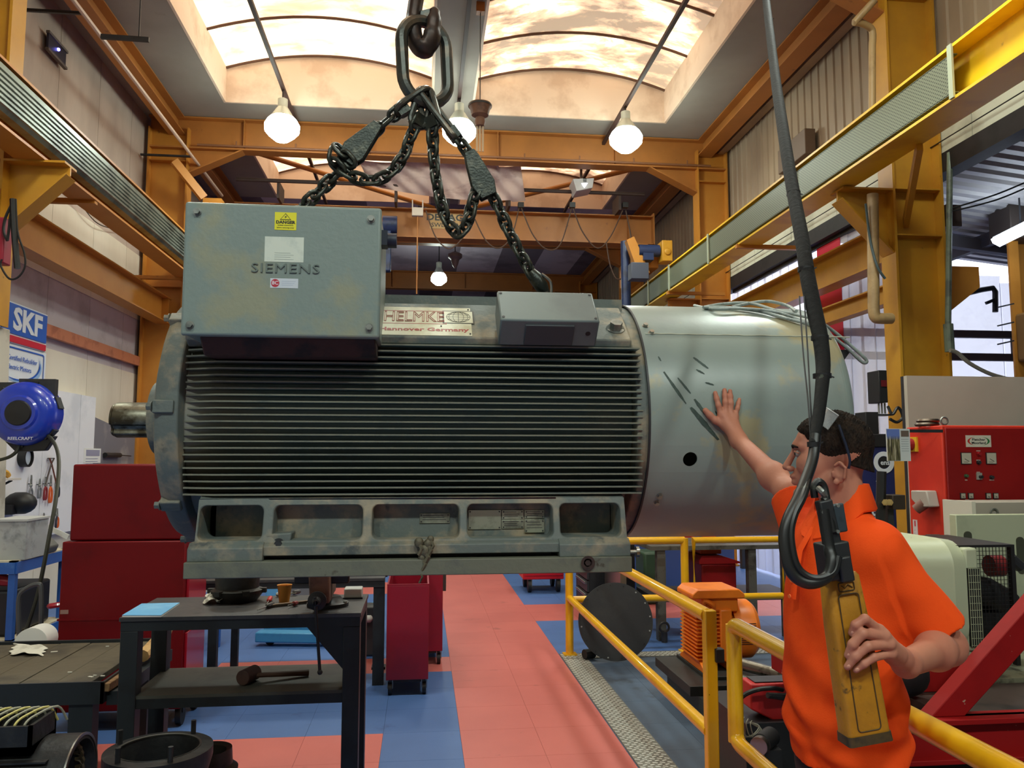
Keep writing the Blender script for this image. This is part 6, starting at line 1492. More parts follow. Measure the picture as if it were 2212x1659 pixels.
# rollers and red hydraulic unit
for (a, e, r_, lb) in (((1592, 1432), (1700, 1462), .035, 'upper'), ((1582, 1462), (1650, 1484), .034, 'lower')):
    y0_, y1_ = 4.9, 4.55; A_, B_ = PY(*a, y0_), PY(*e, y1_)
    b = MB(); b.cyl(A_, B_, r_, n=20); b.cyl(A_ - (B_ - A_) * .04, A_, r_ * .8, n=20)
    tag(b.build('steel_shaft', mat('oily_roller_steel', (120, 116, 106), .3, .8, c2=(60, 54, 46), sc2=14)), '%s of the two oily steel rollers beside the orange motor' % lb, 'roller')
t = thing('hydraulic_unit', 'red hydraulic power unit with black hose left of the person behind the railing', 'hydraulic unit', (1.9, 3.9, 0))
M_hr = mat('scuffed_machine_red', (196, 40, 38), .42, c2=(168, 32, 32), sc2=3, c3=(90, 60, 54), sc3=18, lo3=.66, hi3=.7)
q0, q1 = PY(1612, 1472, 3.95), PY(1700, 1560, 3.95)
b = MB(); b.prism([(q0.x, q0.z), (q0.x, q0.z - .12), (q0.x + .10, q0.z - .17), (q1.x + .22, q1.z - .18), (q1.x + .30, q0.z)], 'y', 3.9, 4.03); b.build('unit_body', M_hr, t, bevel=.008)
b = MB(); b.box(q0.x + .03, q1.x + .2, 3.915, 4.02, q0.z + .002, q0.z + .006); b.build('rubber_mat', M_dark, t)
b = MB(); b.tube(smoothpts([PY(1584, 1540, 3.85), PY(1590, 1520, 3.85), PY(1610, 1500, 3.84), PY(1640, 1489, 3.83), PY(1672, 1487, 3.83), PY(1690, 1490, 3.85)], 6), .011, 8); b.build('hydraulic_hose', M_cable, t)
b = MB(); b.tube([PY(1658, 1502, 3.83), PY(1700, 1506, 3.86)], [.014, .018], 8); b.build('hose_coupling', M_dark, t)
b = MB(); b.cyl(PY(1600, 1494, 4.1), PY(1600, 1502, 4.1), .018, n=14); b.build('push_button', flat(200, 40, 40), t)
b = MB(); b.box(q0.x - .05, q1.x + .22, 3.85, 4.4, .006, q0.z - .17); b.build('unit_base', M_black, t)
b = MB()
for k in range(4): b.cut().tube(smoothpts([PY(1600 + k * 8, 1545 + k * 4, 3.68), PY(1594 + k * 9, 1565, 3.66), PY(1604 + k * 8, 1590, 3.66), PY(1625 + k * 4, 1588, 3.66), PY(1640 + k * 2, 1568 + k * 3, 3.68), PY(1618, 1560, 3.7)], 4), .0028, 5)
b.each('loose_wire', flat(120, 116, 100), t)
q = PY(1648, 1612, 3.5)
t = thing('oil_filter', 'bright chrome-ended oil filter low behind the railing', 'filter', (q.x, 3.55, 0))
b = MB(); b.cyl((q.x - .02, 3.50, q.z), (q.x + .005, 3.53, q.z), .038, n=28); b.build('chrome_cup', M_steel, t); b = MB(); b.cyl((q.x + .005, 3.53, q.z), (q.x + .09, 3.62, q.z), .042, n=28); b.box(q.x + .02, q.x + .10, 3.53, 3.6, .006, q.z - .03); b.build('filter_body', M_black, t)
# ================================================================== right side
# red electrical control cabinet
M_cr = mat('orange_red_enamel', (214, 58, 36), .5, spec=.3, c2=(200, 48, 32), sc2=2, coat=.1)
x0 = 3.375; yf = 4.90; zt = 1.965
t = thing('control_cabinet', 'orange-red electrical control cabinet with meters at the right edge', 'control cabinet', (3.9, 5.1, 0))
b = MB(); b.box(x0, 4.75, yf + .015, 5.30, .12, zt); b.build('cabinet_body', M_cr, t, bevel=.008)
b = MB(); b.box(x0 + .015, 4.73, yf, yf + .014, .16, zt - .015); dr = b.build('door', mat('shaded_cabinet_red', (150, 24, 22), .5, spec=.3, c2=(136, 20, 20), sc2=2), t, bevel=.006)  # door red darkened as the unlit side; the flank keeps the lit tone
b = MB(); b.box(x0 - .02, 4.77, yf + .02, 5.32, 0, .12); b.build('plinth', M_black, t)
def F(px, py): return PY(px, py, yf)
q = F(2113, 953); b = MB(); b.box(q.x - .088, q.x + .088, yf - .004, yf, q.z - .038, q.z + .038); sg = b.build('sign_plate', flat(214, 208, 190), dr)
n = 24
for s, c_, nm in ((-1, flat(190, 50, 40), 'red_swoosh'), (1, flat(40, 120, 64), 'green_swoosh')):
    b = MB(); A_ = [(q.x + s * (.078 * math.cos(R(-75 + 150 * k / n))), yf - .0045, q.z + .030 * math.sin(R(-75 + 150 * k / n))) for k in range(n + 1)]
    B_ = [(q.x + s * (.078 * math.cos(R(-75 + 150 * k / n)) - .014 * math.sin(PI * k / n)), yf - .0045, q.z + .030 * math.sin(R(-75 + 150 * k / n))) for k in range(n + 1)]
    b.add(A_ + B_, [(k, k + 1, n + 2 + k, n + 1 + k) for k in range(n)]); b.build(nm, c_, sg)
text('Fletcher', .022, M_black, sg, (q.x, yf - .0045, q.z + .010), FRONT, .0006, .0003, width=.092); text('Moorland', .022, M_black, sg, (q.x, yf - .0045, q.z - .012), FRONT, .0006, .0003, width=.098)
def knob(px, py, r, m, nm='push_button', d=.02, base=None):
    q = F(px, py)
    b = MB(); b.cyl((q.x, yf, q.z), (q.x, yf - .006, q.z), r * 1.35, n=18); b.cyl((q.x, yf - .006, q.z), (q.x, yf - d, q.z), r, n=18); b.build(nm, m, dr)
def meter(px, py, w, h):
    q = F(px, py); b = MB(); b.box(q.x - w - .004, q.x + w + .004, yf - .008, yf, q.z - h - .004, q.z + h + .004); m_ = b.build('panel_meter', M_dark, dr)
    b = MB(); b.box(q.x - w, q.x + w, yf - .010, yf - .008, q.z - h, q.z + h); b.build('meter_face', flat(190, 184, 166), m_)
    b = MB(); b.bar((q.x + w * .5, yf - .0105, q.z - h * .6), (q.x - w * .4, yf - .0105, q.z - h * .1), .001, .003); b.box(q.x - w * .7, q.x + w * .3, yf - .0105, yf - .010, q.z - h * .75, q.z - h * .68); b.build('pointer', M_dark, m_)
meter(2086, 990, .032, .034); meter(2140, 990, .032, .034)
for x in (2079, 2096, 2134, 2150): meter(x, 1071, .014, .015)
knob(2113, 980, .011, flat(150, 20, 24)); knob(2113, 999, .010, M_dark); knob(2086, 1028, .009, flat(60, 90, 60)); knob(2141, 1031, .010, M_dark)
q = F(2114, 1028); b = MB(); b.box(q.x - .018, q.x + .018, yf - .01, yf, q.z - .024, q.z + .02); b.build('switch_plate', flat(160, 158, 150), dr); knob(2115, 1030, .010, M_black, 'rotary_switch', .032)
knob(2087, 1105, .014, flat(80, 24, 24)) ; knob(2130, 1104, .010, M_dark)
b = MB()
for x, y, w in ((2113, 974, 5), (2113, 994, 5), (2087, 1037, 3), (2142, 1037, 6), (2113, 1020, 4), (2089, 1080, 5), (2143, 1080, 5)):
    q = F(x, y); b.cut().box(q.x - w * .0028, q.x + w * .0028, yf - .002, yf, q.z - .003, q.z + .003)
b.each('label_strip', flat(190, 170, 160), dr)
# on the flank facing the aisle
def S(px, py): return PX(px, py, x0)
q = S(2010, 1080); b = MB(); b.prism([(q.y + .10, q.z + .06), (q.y - .07, q.z + .065), (q.y - .10, q.z - .04), (q.y + .02, q.z - .05), (q.y + .10, q.z - .0)], 'x', x0 - .075, x0); sk = b.build('hooded_socket', flat(176, 168, 158), t, bevel=.008)
b = MB(); b.cyl((x0 - .05, q.y - .01, q.z - .02), (x0 - .085, q.y + .03, q.z - .065), .038, .034, n=20); b.build('socket_collar', flat(120, 84, 74), sk)
a, e = S(1972, 1122), S(1984, 1170); b = MB(); b.box(x0 - .002, x0, e.y, a.y, e.z, a.z); st = b.build('warning_sticker', flat(216, 206, 206), t)
b = MB(); b.box(x0 - .003, x0 - .002, e.y + .02, a.y - .02, a.z - .045, a.z - .006)
b.build('red_field', flat(196, 30, 60), st)
b = MB()
for k in range(4): b.cut().box(x0 - .003, x0 - .002, e.y + .03, a.y - .02, e.z + .012 + k * .02, e.z + .018 + k * .02)
b.each('print', flat(110, 120, 120), st)
for x in (2017, 2029): q = S(x, 1160); b = MB(); b.cyl((x0, q.y, q.z), (x0 - .05, q.y, q.z), .018, n=14); b.build('cable_gland', flat(96, 88, 84), t)
q = S(1972, 960); b = MB(); b.box(x0 - .012, x0, q.y - .06, q.y + .05, q.z - .05, q.z + .05); iso = b.build('isolator_plate', flat(220, 180, 40), t); b = MB(); b.cyl((x0 - .012, q.y, q.z), (x0 - .05, q.y, q.z), .042, n=20); b.build('isolator_knob', flat(150, 24, 34), iso)
for px in (2041, 1975):
    pass
q = PY(2040, 916, 4.95); b = MB(); b.rings([[(q.x + math.cos(R(a)) * (.024 + .007 * math.cos(R(c_))), 4.95 + .007 * math.sin(R(c_)), zt + .03 + math.sin(R(a)) * (.024 + .007 * math.cos(R(c_)))) for c_ in range(0, 360, 60)] for a in range(0, 360, 20)], closed=True); b.build('eye_bolt', M_zinc, t)
q = PY(2002, 910, 5.1); b = MB(); b.lathe([(.070, 0), (.078, .012), (.070, .024), (.06, .012), (.070, 0)], (q.x, 5.1, zt + .001), n=28); b.cut(); b.lathe([(.066, .024), (.074, .036), (.066, .048), (.056, .036), (.066, .024)], (q.x + .008, 5.1, zt + .001), n=28)
tag(b.build('wire_coil', flat(110, 100, 90, .4, 1)), 'small coil of grey wire on top of the red control cabinet', 'coil')
# grey board behind it
q0, q1 = PY(1955, 812, 5.7), PY(2212, 818, 5.7)
t = thing('grey_screen', 'large plain grey board standing behind the red control cabinet', 'board', (4.4, 5.72, 0))
b = MB(); b.box(q0.x, 5.3, 5.68, 5.72, .1, q0.z); b.build('board_sheet', mat('grey_board_paint', (186, 182, 168), .7, c2=(170, 166, 152), sc2=.8, lo=.4, hi=.7, c3=(96, 92, 84), sc3=2.5, lo3=.66, hi3=.74), t)
b = MB(); b.cut().box(q0.x, q0.x + .04, 5.72, 5.76, 0, q0.z); b.cut().box(5.2, 5.24, 5.72, 5.76, 0, q0.z); b.each('post', M_dark, t)
# calendar
q0, q1 = PY(1914, 926, 4.8), PY(1968, 996, 4.8)
t = thing('calendar', 'wall calendar with a birch wood picture hanging beside the red cabinet', 'calendar', ((q0.x + q1.x) / 2, 4.8, q1.z))
b = MB(); b.box(q0.x, q1.x, 4.80, 4.806, q1.z, q0.z); b.build('calendar_sheet', flat(214, 220, 220), t)
def forest():
    m = bpy.data.materials.new('printed_forest_photo'); m.use_nodes = True; nt = m.node_tree; N = nt.nodes; L = nt.links; bb = N['Principled BSDF']
    tc = N.new('ShaderNodeTexCoord'); mp = N.new('ShaderNodeMapping'); mp.inputs['Scale'].default_value = (95, 1, 9); n_ = N.new('ShaderNodeTexNoise'); n_.inputs['Scale'].default_value = 1; n_.inputs['Detail'].default_value = 3
    L.new(tc.outputs['Object'], mp.inputs[0]); L.new(mp.outputs[0], n_.inputs[0])
    r = N.new('ShaderNodeValToRGB'); cr = r.color_ramp; cr.elements[0].position = .36; cr.elements[0].color = lin((52, 44, 34)); cr.elements[1].position = .66; cr.elements[1].color = lin((206, 196, 170)); e = cr.elements.new(.5); e.color = lin((104, 100, 66))
    L.new(n_.outputs[0], r.inputs[0])
    sp_ = N.new('ShaderNodeSeparateXYZ'); L.new(tc.outputs['Generated'], sp_.inputs[0]); rg = N.new('ShaderNodeMapRange'); rg.inputs[1].default_value = .66; rg.inputs[2].default_value = .8; L.new(sp_.outputs[2], rg.inputs[0])
    mx = N.new('ShaderNodeMix'); mx.data_type = 'RGBA'; L.new(rg.outputs[0], mx.inputs[0]); L.new(r.outputs[0], mx.inputs[6]); mx.inputs[7].default_value = lin((104, 128, 200)); L.new(mx.outputs[2], bb.inputs['Base Color']); return m
w = q1.x - q0.x; b = MB(); b.box(q0.x + .002, q0.x + w * .55, 4.797, 4.80, q1.z + .003, q0.z - .003); b.build('forest_photo', forest(), t)
b = MB(); b.box(q0.x + w * .62, q0.x + w * .95, 4.798, 4.80, q0.z - .05, q0.z - .012); b.build('small_photo', flat(110, 96, 84), t)
b = MB()
for k in range(6): b.cut().box(q0.x + w * .62, q0.x + w * .93, 4.799, 4.80, q0.z - .068 - k * .015, q0.z - .064 - k * .015)
b.each('date_line', flat(170, 180, 184), t)
b = MB(); b.cyl((q1.x - .03, 4.81, q0.z - .01), (q1.x + .02, 4.99, q0.z - .01), .004, n=6); b.box(q1.x - .03, x0 + .0, 4.90, 4.91, q0.z - .02, q0.z - .0); b.build('hanger', M_dark, t)
# things on the column flange
q0, q1 = PY(1895, 800, 7.1), PY(1916, 870, 7.1)
t = thing('signal_box', 'black signal box with dark red lamp on the near right column', 'signal box', (q0.x + .05, 7.15, q1.z))
b = MB(); b.box(q0.x, q1.x, 7.08, 7.28, q1.z, q0.z); b.build('box_body', M_black, t, bevel=.006); b = MB(); b.box(q0.x + .02, q1.x - .01, 7.072, 7.08, q1.z + .15, q1.z + .21); b.build('red_lens', flat(96, 14, 22), t)
b = MB()
for k in range(3): b.cut().cyl((q0.x + .03 + k * .03, 7.15, q1.z), (q0.x + .03 + k * .03, 7.15, q1.z - .10), .009, n=8)
b.each('cable_gland', flat(130, 130, 126), t)
b = MB(); b.box(q0.x - .07, q1.x + .06, 7.1, 7.25, q1.z - .12, q1.z - .105); b.build('shelf_bracket', M_dark, t)
b = MB(); b.tube(smoothpts([PY(1918, 878, 7.1), PY(1928, 895, 7.05), PY(1940, 880, 7.05), PY(1950, 900, 7.05), PY(1938, 912, 7.05), PY(1922, 905, 7.05)], 5), .014, 7); tag(b.build('cable_knot', M_cable), 'knotted black cable on the yellow column below the signal box', 'cable')
q = PY(1930, 1085, 4.75)
t = thing('valve_block', 'dark valve block with two brass nuts in front of the yellow column', 'valve block', (q.x, 4.8, 1.3))
b = MB(); b.box(q.x - .01, q.x + .075, 4.74, 4.86, q.z - .045, q.z + .045); b.build('block_body', flat(52, 42, 34), t, bevel=.004)
for dx in (-.052, -.022): b = MB(); b.cyl((q.x + dx - .02, 4.72, q.z), (q.x + dx + .03, 4.80, q.z), .020, n=6); b.cyl((q.x + dx - .028, 4.71, q.z), (q.x + dx - .02, 4.72, q.z), .012, n=12); b.build('brass_nut', mat('brass', (206, 180, 120), .35, .7), t)
b = MB(); b.tube(smoothpts([(q.x - .04, 4.8, q.z + .19), (q.x - .05, 4.8, q.z + .05), (q.x - .06, 4.8, q.z - .1), (q.x - .05, 4.8, q.z - .4)]), .030, 8); b.build('black_hose', M_cable, t)
b = MB(); b.box(q.x - .01, q.x + .03, 4.80, 4.84, 0, q.z - .04); b.build('stand_pipe', M_dark, t)
# blue pillar banner
q0, q1 = PY(1862, 945, 6.3), PY(1932, 1200, 6.3)
t = thing('blue_dispenser', 'dark blue absorbents dispenser with white ring emblem behind the person', 'dispenser', ((q0.x + q1.x) / 2, 6.4, 0))
M_db = mat('navy_blue_board', (26, 36, 92), .4)
xL = PY(1852, 1000, 6.3).x; xR = PY(1932, 1000, 6.3).x
b = MB(); b.box(xL, xR, 6.3, 6.6, 0, q0.z - .08); b.build('dispenser_body', M_db, t, bevel=.006)
b = MB(); b.box(xL, xR, 6.29, 6.61, q0.z - .08, q0.z + .03); b.build('black_lid', M_black, t, bevel=.01)
def D(px, py): return PY(px, py, 6.3)
c = D(1909, 999); b = MB(); b.lathe([(.053, 0), (.090, 0), (.090, .003), (.053, .003), (.053, 0)], (c.x, 6.299, c.z), (0, -1, 0), 40); b.build('ring_emblem', M_swhite, t)
b = MB(); b.cyl((c.x, 6.299, c.z), (c.x, 6.297, c.z), .048, n=32); b.build('emblem_disc', M_black, t); text('ens', .058, M_swhite, t, (c.x + .008, 6.295, c.z - .002), FRONT, .001, .001)
c = D(1900, 1040); text('CEN', .040, M_swhite, t, (c.x + .01, 6.298, c.z), FRONT, .001, .001, sx=1.1); c = D(1900, 1033); text('Supplied by', .016, M_swhite, t, (c.x + .01, 6.298, c.z), FRONT, .001)
c = D(1902, 1047); text('Tel.', .014, M_swhite, t, (c.x + .01, 6.298, c.z), FRONT, .001)
c = D(1884, 1112); text('ABSO', .115, M_swhite, t, (c.x, 6.298, c.z - .02), (PI / 2, PI / 2, 0), .001, .003)
q0, q1 = PY(1867, 890, 6.35), PY(1896, 930, 6.35); b = MB(); b.box(q0.x, q1.x, 6.33, 6.5, D(1862, 945).z + .03, q0.z); tag(b.build('speaker_box', M_black, bevel=.004), 'small black box standing on the blue dispenser', 'box')

# ------------------------------------------------------------------ dynamometer machine
M_cream = mat('chipped_cream_paint', (186, 192, 162), .42, c2=(168, 174, 146), sc2=2.2, c3=(70, 66, 54), sc3=9, lo3=.66, hi3=.68, bump=.05)
gy = 3.95; z = 1.08; x0, x1 = PY(1905, 1250, 3.7).x, PY(2076, 1250, 3.7).x
t = thing('generator', 'chipped cream generator housing with end grille behind the persons elbow', 'generator', ((x0 + x1) / 2, gy, .74))
prof = rrect(gy - .27, gy + .27, z - .27, z + .27, .13, 6)
b = MB(); b.rings([[(x, p[0], p[1]) for p in prof] for x in (x0 - .2, x1 - .06)] + [[(x1 - .05, gy + (p[0] - gy) * 1.02, z + (p[1] - z) * 1.02) for p in prof], [(x1 + .02, gy + (p[0] - gy) * .98, z + (p[1] - z) * .98) for p in prof]]); b.build('generator_body', M_cream, t)
b = MB(); b.box(x1 + .02, x1 + .09, gy - .255, gy + .255, z - .255, z + .235); b.build('end_box', M_cream, t, bevel=.012)
b = MB(); b.box(x1 + .025, x1 + .087, gy - .266, gy - .25, z - .23, z + .14); gr = b.build('grille_backing', M_black, t)
b = MB()
for k in range(6): b.cut().box(x1 + .027 + k * .0115, x1 + .0285 + k * .0115, gy - .270, gy - .266, z - .23, z + .14)
for k in range(12): b.cut().box(x1 + .025, x1 + .087, gy - .270, gy - .266, z - .225 + k * .033, z - .2235 + k * .033)
b.each('grille_bar', M_cream, gr)
b = MB(); b.box(x0 - .1, x1 + .05, gy - .24, gy + .24, .718, .82); b.build('mounting_foot', M_cream, t)
q0, q1 = PY(2062, 1112, 4.35), PY(2230, 1330, 4.35)
t = thing('bearing_bracket', 'upright cream slotted steel plate behind the mesh guard', 'bracket plate', (q0.x + .3, 4.37, .7))
b = MB(); b.box(q0.x, q0.x + .75, 4.34, 4.40, .70, q0.z); b.build('plate_body', M_cream, t, bevel=.004)
for px, a_, e_ in ((2092, 1148, 1185), (2205, 1160, 1240)):
    q = PY(px, a_, 4.33); e = PY(px, e_, 4.33); b = MB(); b.prism(rrect(q.x - .024, q.x + .024, e.z, q.z, .022, 4), 'y', 4.335, 4.341); b.build('slot', flat(70, 72, 58), t)
q0 = PY(2098, 1085, 4.5)
t = thing('gauge_box', 'grey-white box with a round dial above the slotted cream plate', 'box', (q0.x + .3, 4.6, 1.3))
b = MB(); b.box(q0.x, q0.x + .7, 4.5, 4.75, 1.2, q0.z); b.build('box_body', flat(170, 162, 150), t, bevel=.004); b = MB(); b.box(q0.x - .005, q0.x + .02, 4.49, 4.76, 1.2, q0.z + .004); b.build('box_edge', flat(214, 210, 196), t)
q = PY(2146, 1107, 4.5); b = MB(); b.lathe([(.018, 0), (.026, -.006), (.026, -.012), (.018, -.012), (.018, 0)], (q.x, 4.5, q.z), (0, 1, 0), 24); b.build('dial_ring', M_zinc, t)
# mesh guard
gx0, gx1 = PY(2052, 1180, 3.75).x, PY(2188, 1180, 3.75).x
t = thing('mesh_guard', 'black wire mesh coupling guard between generator and slotted plate', 'guard', ((gx0 + gx1) / 2, 3.9, .74))
M_mesh = mat('black_wire', (30, 28, 28), .5)
zt_ = PY(2120, 1182, 3.75).z; zb_ = .83
b = MB(); b.box(gx0 - .12, gx1, 3.74, 4.25, zt_, zt_ + .012); b.build('guard_top', M_mesh, t)
b = MB(); b.cut().box(gx0, gx0 + .03, 3.74, 3.77, zb_ - .09, zt_); b.cut().box(gx1 - .02, gx1, 3.74, 3.77, zb_ - .09, zt_); b.cut().box(gx0, gx1, 3.74, 3.76, zb_ - .01, zb_ + .01); b.each('frame_bar', M_mesh, t)
b = MB(); n = 16
for k in range(1, n): x = gx0 + .03 + (gx1 - gx0 - .05) * k / n; b.box(x - .0012, x + .0012, 3.75, 3.7525, zb_, zt_)
for k in range(1, 24): zz = zb_ + (zt_ - zb_) * k / 24; b.box(gx0 + .02, gx1 - .02, 3.7515, 3.754, zz - .0012, zz + .0012)
b.build('wire_mesh', M_mesh, t)
q = PY(2150, 1232, 3.95)
t = thing('drive_coupling', 'dark red and black drive coupling inside the mesh guard', 'coupling', (q.x, 3.97, .74))
b = MB(); b.cyl((q.x - .02, 3.97, q.z + .02), (q.x + .05, 3.97, q.z + .02), .055, n=24); b.build('red_flange', flat(120, 24, 26), t); b = MB(); b.tube([(gx0 - .05, 3.97, 1.12), (q.x - .05, 3.97, 1.05), (q.x + .06, 3.97, .98)], [.06, .085, .09], 14); b.box(q.x - .12, q.x + .05, 3.9, 4.04, .74, .96); b.build('rubber_boot', M_black, t)
b = MB(); b.tube([PY(2182, 1205, 4.0), PY(2205, 1225, 4.0)], .03, 10); b.build('shaft_end', M_dark, t)
# red base frame with diagonal strut
M_fr = mat('chipped_red_frame', (150, 20, 20), .6, spec=.2, c2=(132, 16, 18), sc2=2, c3=(180, 140, 120), sc3=24, lo3=.67, hi3=.685)
t = thing('machine_frame', 'chipped red machine frame with a big diagonal strut at lower right', 'machine frame', (2.6, 3.4, 0))
a, e = PY(2040, 1548, 3.1), PY(2240, 1326, 3.1)
b = MB(); d = (e - a).normalized(); s_ = Vector((-d.z, 0, d.x)); w = .050
P_ = [a + s_ * w - d * .03, a - s_ * w * 1.3 + d * .06, e - s_ * w * 1.3 + d * .4, e + s_ * w + d * .4]; P_[0].z = P_[1].z = PY(2040, 1549, 3.1).z
b.prism([(p.x, p.z) for p in P_], 'y', 3.10, 3.18); b.build('diagonal_strut', M_fr, t, bevel=.004)
zb1 = PY(2040, 1549, 3.1).z; zb0 = zb1 - .17
b = MB(); b.box(1.62, 3.5, 3.06, 3.16, zb1 - .022, zb1); b.box(1.62, 3.5, 3.10, 3.13, zb0, zb1); b.box(1.62, 3.5, 3.06, 3.16, zb0, zb0 + .02); b.build('base_channel', M_fr, t, bevel=.003)
b = MB(); b.box(1.62, 3.5, 3.05, 3.17, zb1 - .08, zb1 - .03); b = MB(); b.box(2.15, 3.5, 3.2, 3.6, zb0, .70); b.build('oily_bed', mat('oily_brown_bed', (66, 52, 46), .5, c2=(40, 34, 32), sc2=4), t)
b = MB(); b.box(2.35, 3.5, 3.2, 4.45, 0, zb0 - .01); b.build('frame_skirt', M_black, t)
b = MB(); b.box(2.05, 3.5, 3.62, 4.45, zb0, .715); b.build('cream_plinth', mat('stained_cream_plinth', (140, 140, 116), .6, c2=(80, 76, 62), sc2=7), t)
q = PY(1985, 1480, 3.3); b = MB(); b.ball((q.x + .02, 3.42, .80), (.10, .08, .09), 9); tag(b.build('dark_bundle', M_black), 'dark rounded motor part at the foot of the red diagonal strut', 'machine part')
b = MB(); b.box(1.72, 2.35, 3.62, 3.9, .72, .80); b.box(2.02, 2.45, 3.5, 3.6, .70, .84); tag(b.build('red_block', M_fr, bevel=.004), 'dull red block on the machine bed behind the persons forearm', 'block')
b = MB(); b.tube([PY(2020, 1425, 3.5), PY(2115, 1490, 3.35)], .012, 8); b = MB()

# ------------------------------------------------------------------ side bay beyond the right opening
M_pvc = mat('cloudy_pvc_strip', (238, 238, 248), .25, c2=(216, 220, 238), sc2=1.2, alpha=.5, stretch=(1, 1, .2))
t = thing('strip_curtain', 'cloudy plastic strip curtain in the opening left of the near right column', 'strip curtain', (5.25, 9, 0))
y = 7.7; k = 0
while y < 9.78:
    b = MB(); b.box(5.262 + .012 * (k % 2), 5.266 + .012 * (k % 2), y, y + .31, .03, 4.58); b.build('plastic_strip', M_pvc, t); y += .27; k += 1
while y < 13.0:
    if y > 10.45: b = MB(); b.box(5.262 + .012 * (k % 2), 5.266 + .012 * (k % 2), y, y + .31, .03, 4.58); b.build('plastic_strip', M_pvc, t)
    y += .27; k += 1
b = MB(); b.box(5.252, 5.258, PX(1822, 700, 5.26).y, PX(1771, 700, 5.26).y, .03, 4.56); b.build('red_strip', mat('crimson_strip', (206, 22, 60), .5), t)
b = MB(); b.box(5.24, 5.29, 7.6, 13.0, 4.55, 4.6); b.build('hanging_rail', M_dark, t)
# end wall of the side bay: glazed panels over a rail
mb = MB()
for k in range(8): x = 5.34 + k * .93; mb.box(x, x + .91, 10.36, 10.40, 0, 4.62 - .105 * (x + .9 - 5.25))
w_ = struct('window_20', mb, mat('frosted_end_glazing', (216, 220, 234), .4, c2=(176, 184, 208), sc2=.9, alpha=.5), 'frosted end glazing of the side bay')
b = MB(); b.box(5.34, 12.8, 10.26, 10.34, 3.1, 3.2); b.box(5.34, 12.8, 10.26, 10.34, 3.42, 3.52)
for k in range(6): b.box(5.6 + k * 1.3, 5.72 + k * 1.3, 10.26, 10.34, 3.2, 3.42)
tag(b.build('gantry_rail', mat('brown_gantry', (82, 64, 60), .6)), 'dark double beam crossing the bright end of the side bay', 'gantry')
a, e = PY(2070, 638, 9.4), PY(2150, 628, 9.4)
b = MB(); b.tube([PY(2070, 638, 10.2), PY(2120, 626, 10.2), PY(2145, 622, 10.2), PY(2150, 630, 10.2), PY(2150, 674, 10.2)], .037, 8); b.obox(PY(2142, 650, 10.2), (.09, .02, .02), (1, 0, .4))
tag(b.build('gas_valve_pipe', M_black), 'black pipe with a tap handle seen against the bright side bay', 'pipe')
q0, q1 = PY(2178, 520, 8.3), PY(2230, 830, 8.3)
t = thing('steel_post', 'orange steel post with a dark box on top at the right picture edge', 'post', (q0.x + .2, 8.4, 0))
b = MB(); b.cut().box(q0.x, q0.x + .12, 8.3, 8.33, 0, q0.z); b.cut().box(q0.x + .10, q0.x + .5, 8.42, 8.44, 0, q0.z); b.each('post_flange', M_orange, t)
b = MB(); b.box(q0.x - .08, q0.x + .6, 8.15, 8.5, q0.z, q0.z + .38); b.build('top_box', flat(70, 60, 54), t, bevel=.01)
q = PY(2180, 700, 8.2); b = MB(); b.box(q0.x + .02, q0.x + .5, 8.1, 8.3, PY(2180, 780, 8.2).z, PY(2180, 675, 8.2).z); b.build('brown_sack', mat('brown_wrapping', (128, 90, 40), .7, bump=.5, bsc=9), t, bevel=.03)
b = MB()
for y_ in (660, 700, 740): b.cut().bar(PY(2155, y_ + 4, 8.15), PY(2190, y_ - 4, 8.15), .015, .015)
b.each('hook_rod', M_dark, t)
t = thing('tube_light', 'bright fluorescent fitting under the side bay roof at the right picture edge', 'lamp', (PY(2200, 500, 8.6).x, 8.6, 4.1))
q = PY(2205, 497, 8.0); 
b = MB(); b.bar(PY(2150, 525, 8.0), PY(2260, 470, 7.6), .22, .05); b.build('light_diffuser', mat('cool_tube_glow', (225, 240, 255), .5, emit=22), t)
b = MB(); b.bar(PY(2150, 519, 8.02), PY(2260, 464, 7.62), .12, .05); b.build('light_body', flat(180, 184, 190), t)
b = MB(); b.cyl(PY(2205, 490, 7.82), PY(2205, 490, 7.82) + Vector((0, 0, .32)), .01, n=6); b.build('hanger', M_dark, t)
b = MB(); b.tube([PY(2052, 330, 7.2), PY(2048, 700, 7.2)], .028, 10); b.tube([PY(2048, 700, 7.2), PY(2052, 760, 7.2)], .045, 10)
tag(b.build('steel_conduit', mat('green_grey_conduit', (112, 126, 108), .5, c2=(84, 92, 84), sc2=8)), 'green-grey conduit running down the right flange of the near column', 'conduit')
b = MB(); b.tube(smoothpts([PY(2052, 757, 7.15), PY(2068, 762, 7.15), PY(2095, 785, 7.15), PY(2140, 808, 7.15), PY(2200, 826, 7.15), PY(2240, 850, 7.15)], 5), .020, 8)
tag(b.build('grey_flex', flat(150, 146, 134)), 'pale grey flexible lead sweeping from the near column to the right edge', 'cable')
q0, q1 = PY(2055, 580, 7.6), PY(2100, 580, 7.6)
b = MB(); b.prism([(5.16, q0.z), (q1.x, q0.z), (q1.x, PY(2100, 625, 7.6).z), (5.16, PY(2060, 700, 7.6).z)], 'y', 7.5, 7.7)
tag(b.build('side_corbel', M_orange), 'brown-yellow corbel on the far side of the near right column', 'corbel', None, 'thing')
b = MB(); b.bar((4.22, 6.25, 4.43), (4.80, 7.39, 4.10), .05, .11); tag(b.build('knee_brace', M_yellow), 'yellow knee brace under the right crane beam in front of the near column', 'brace', None, 'thing')
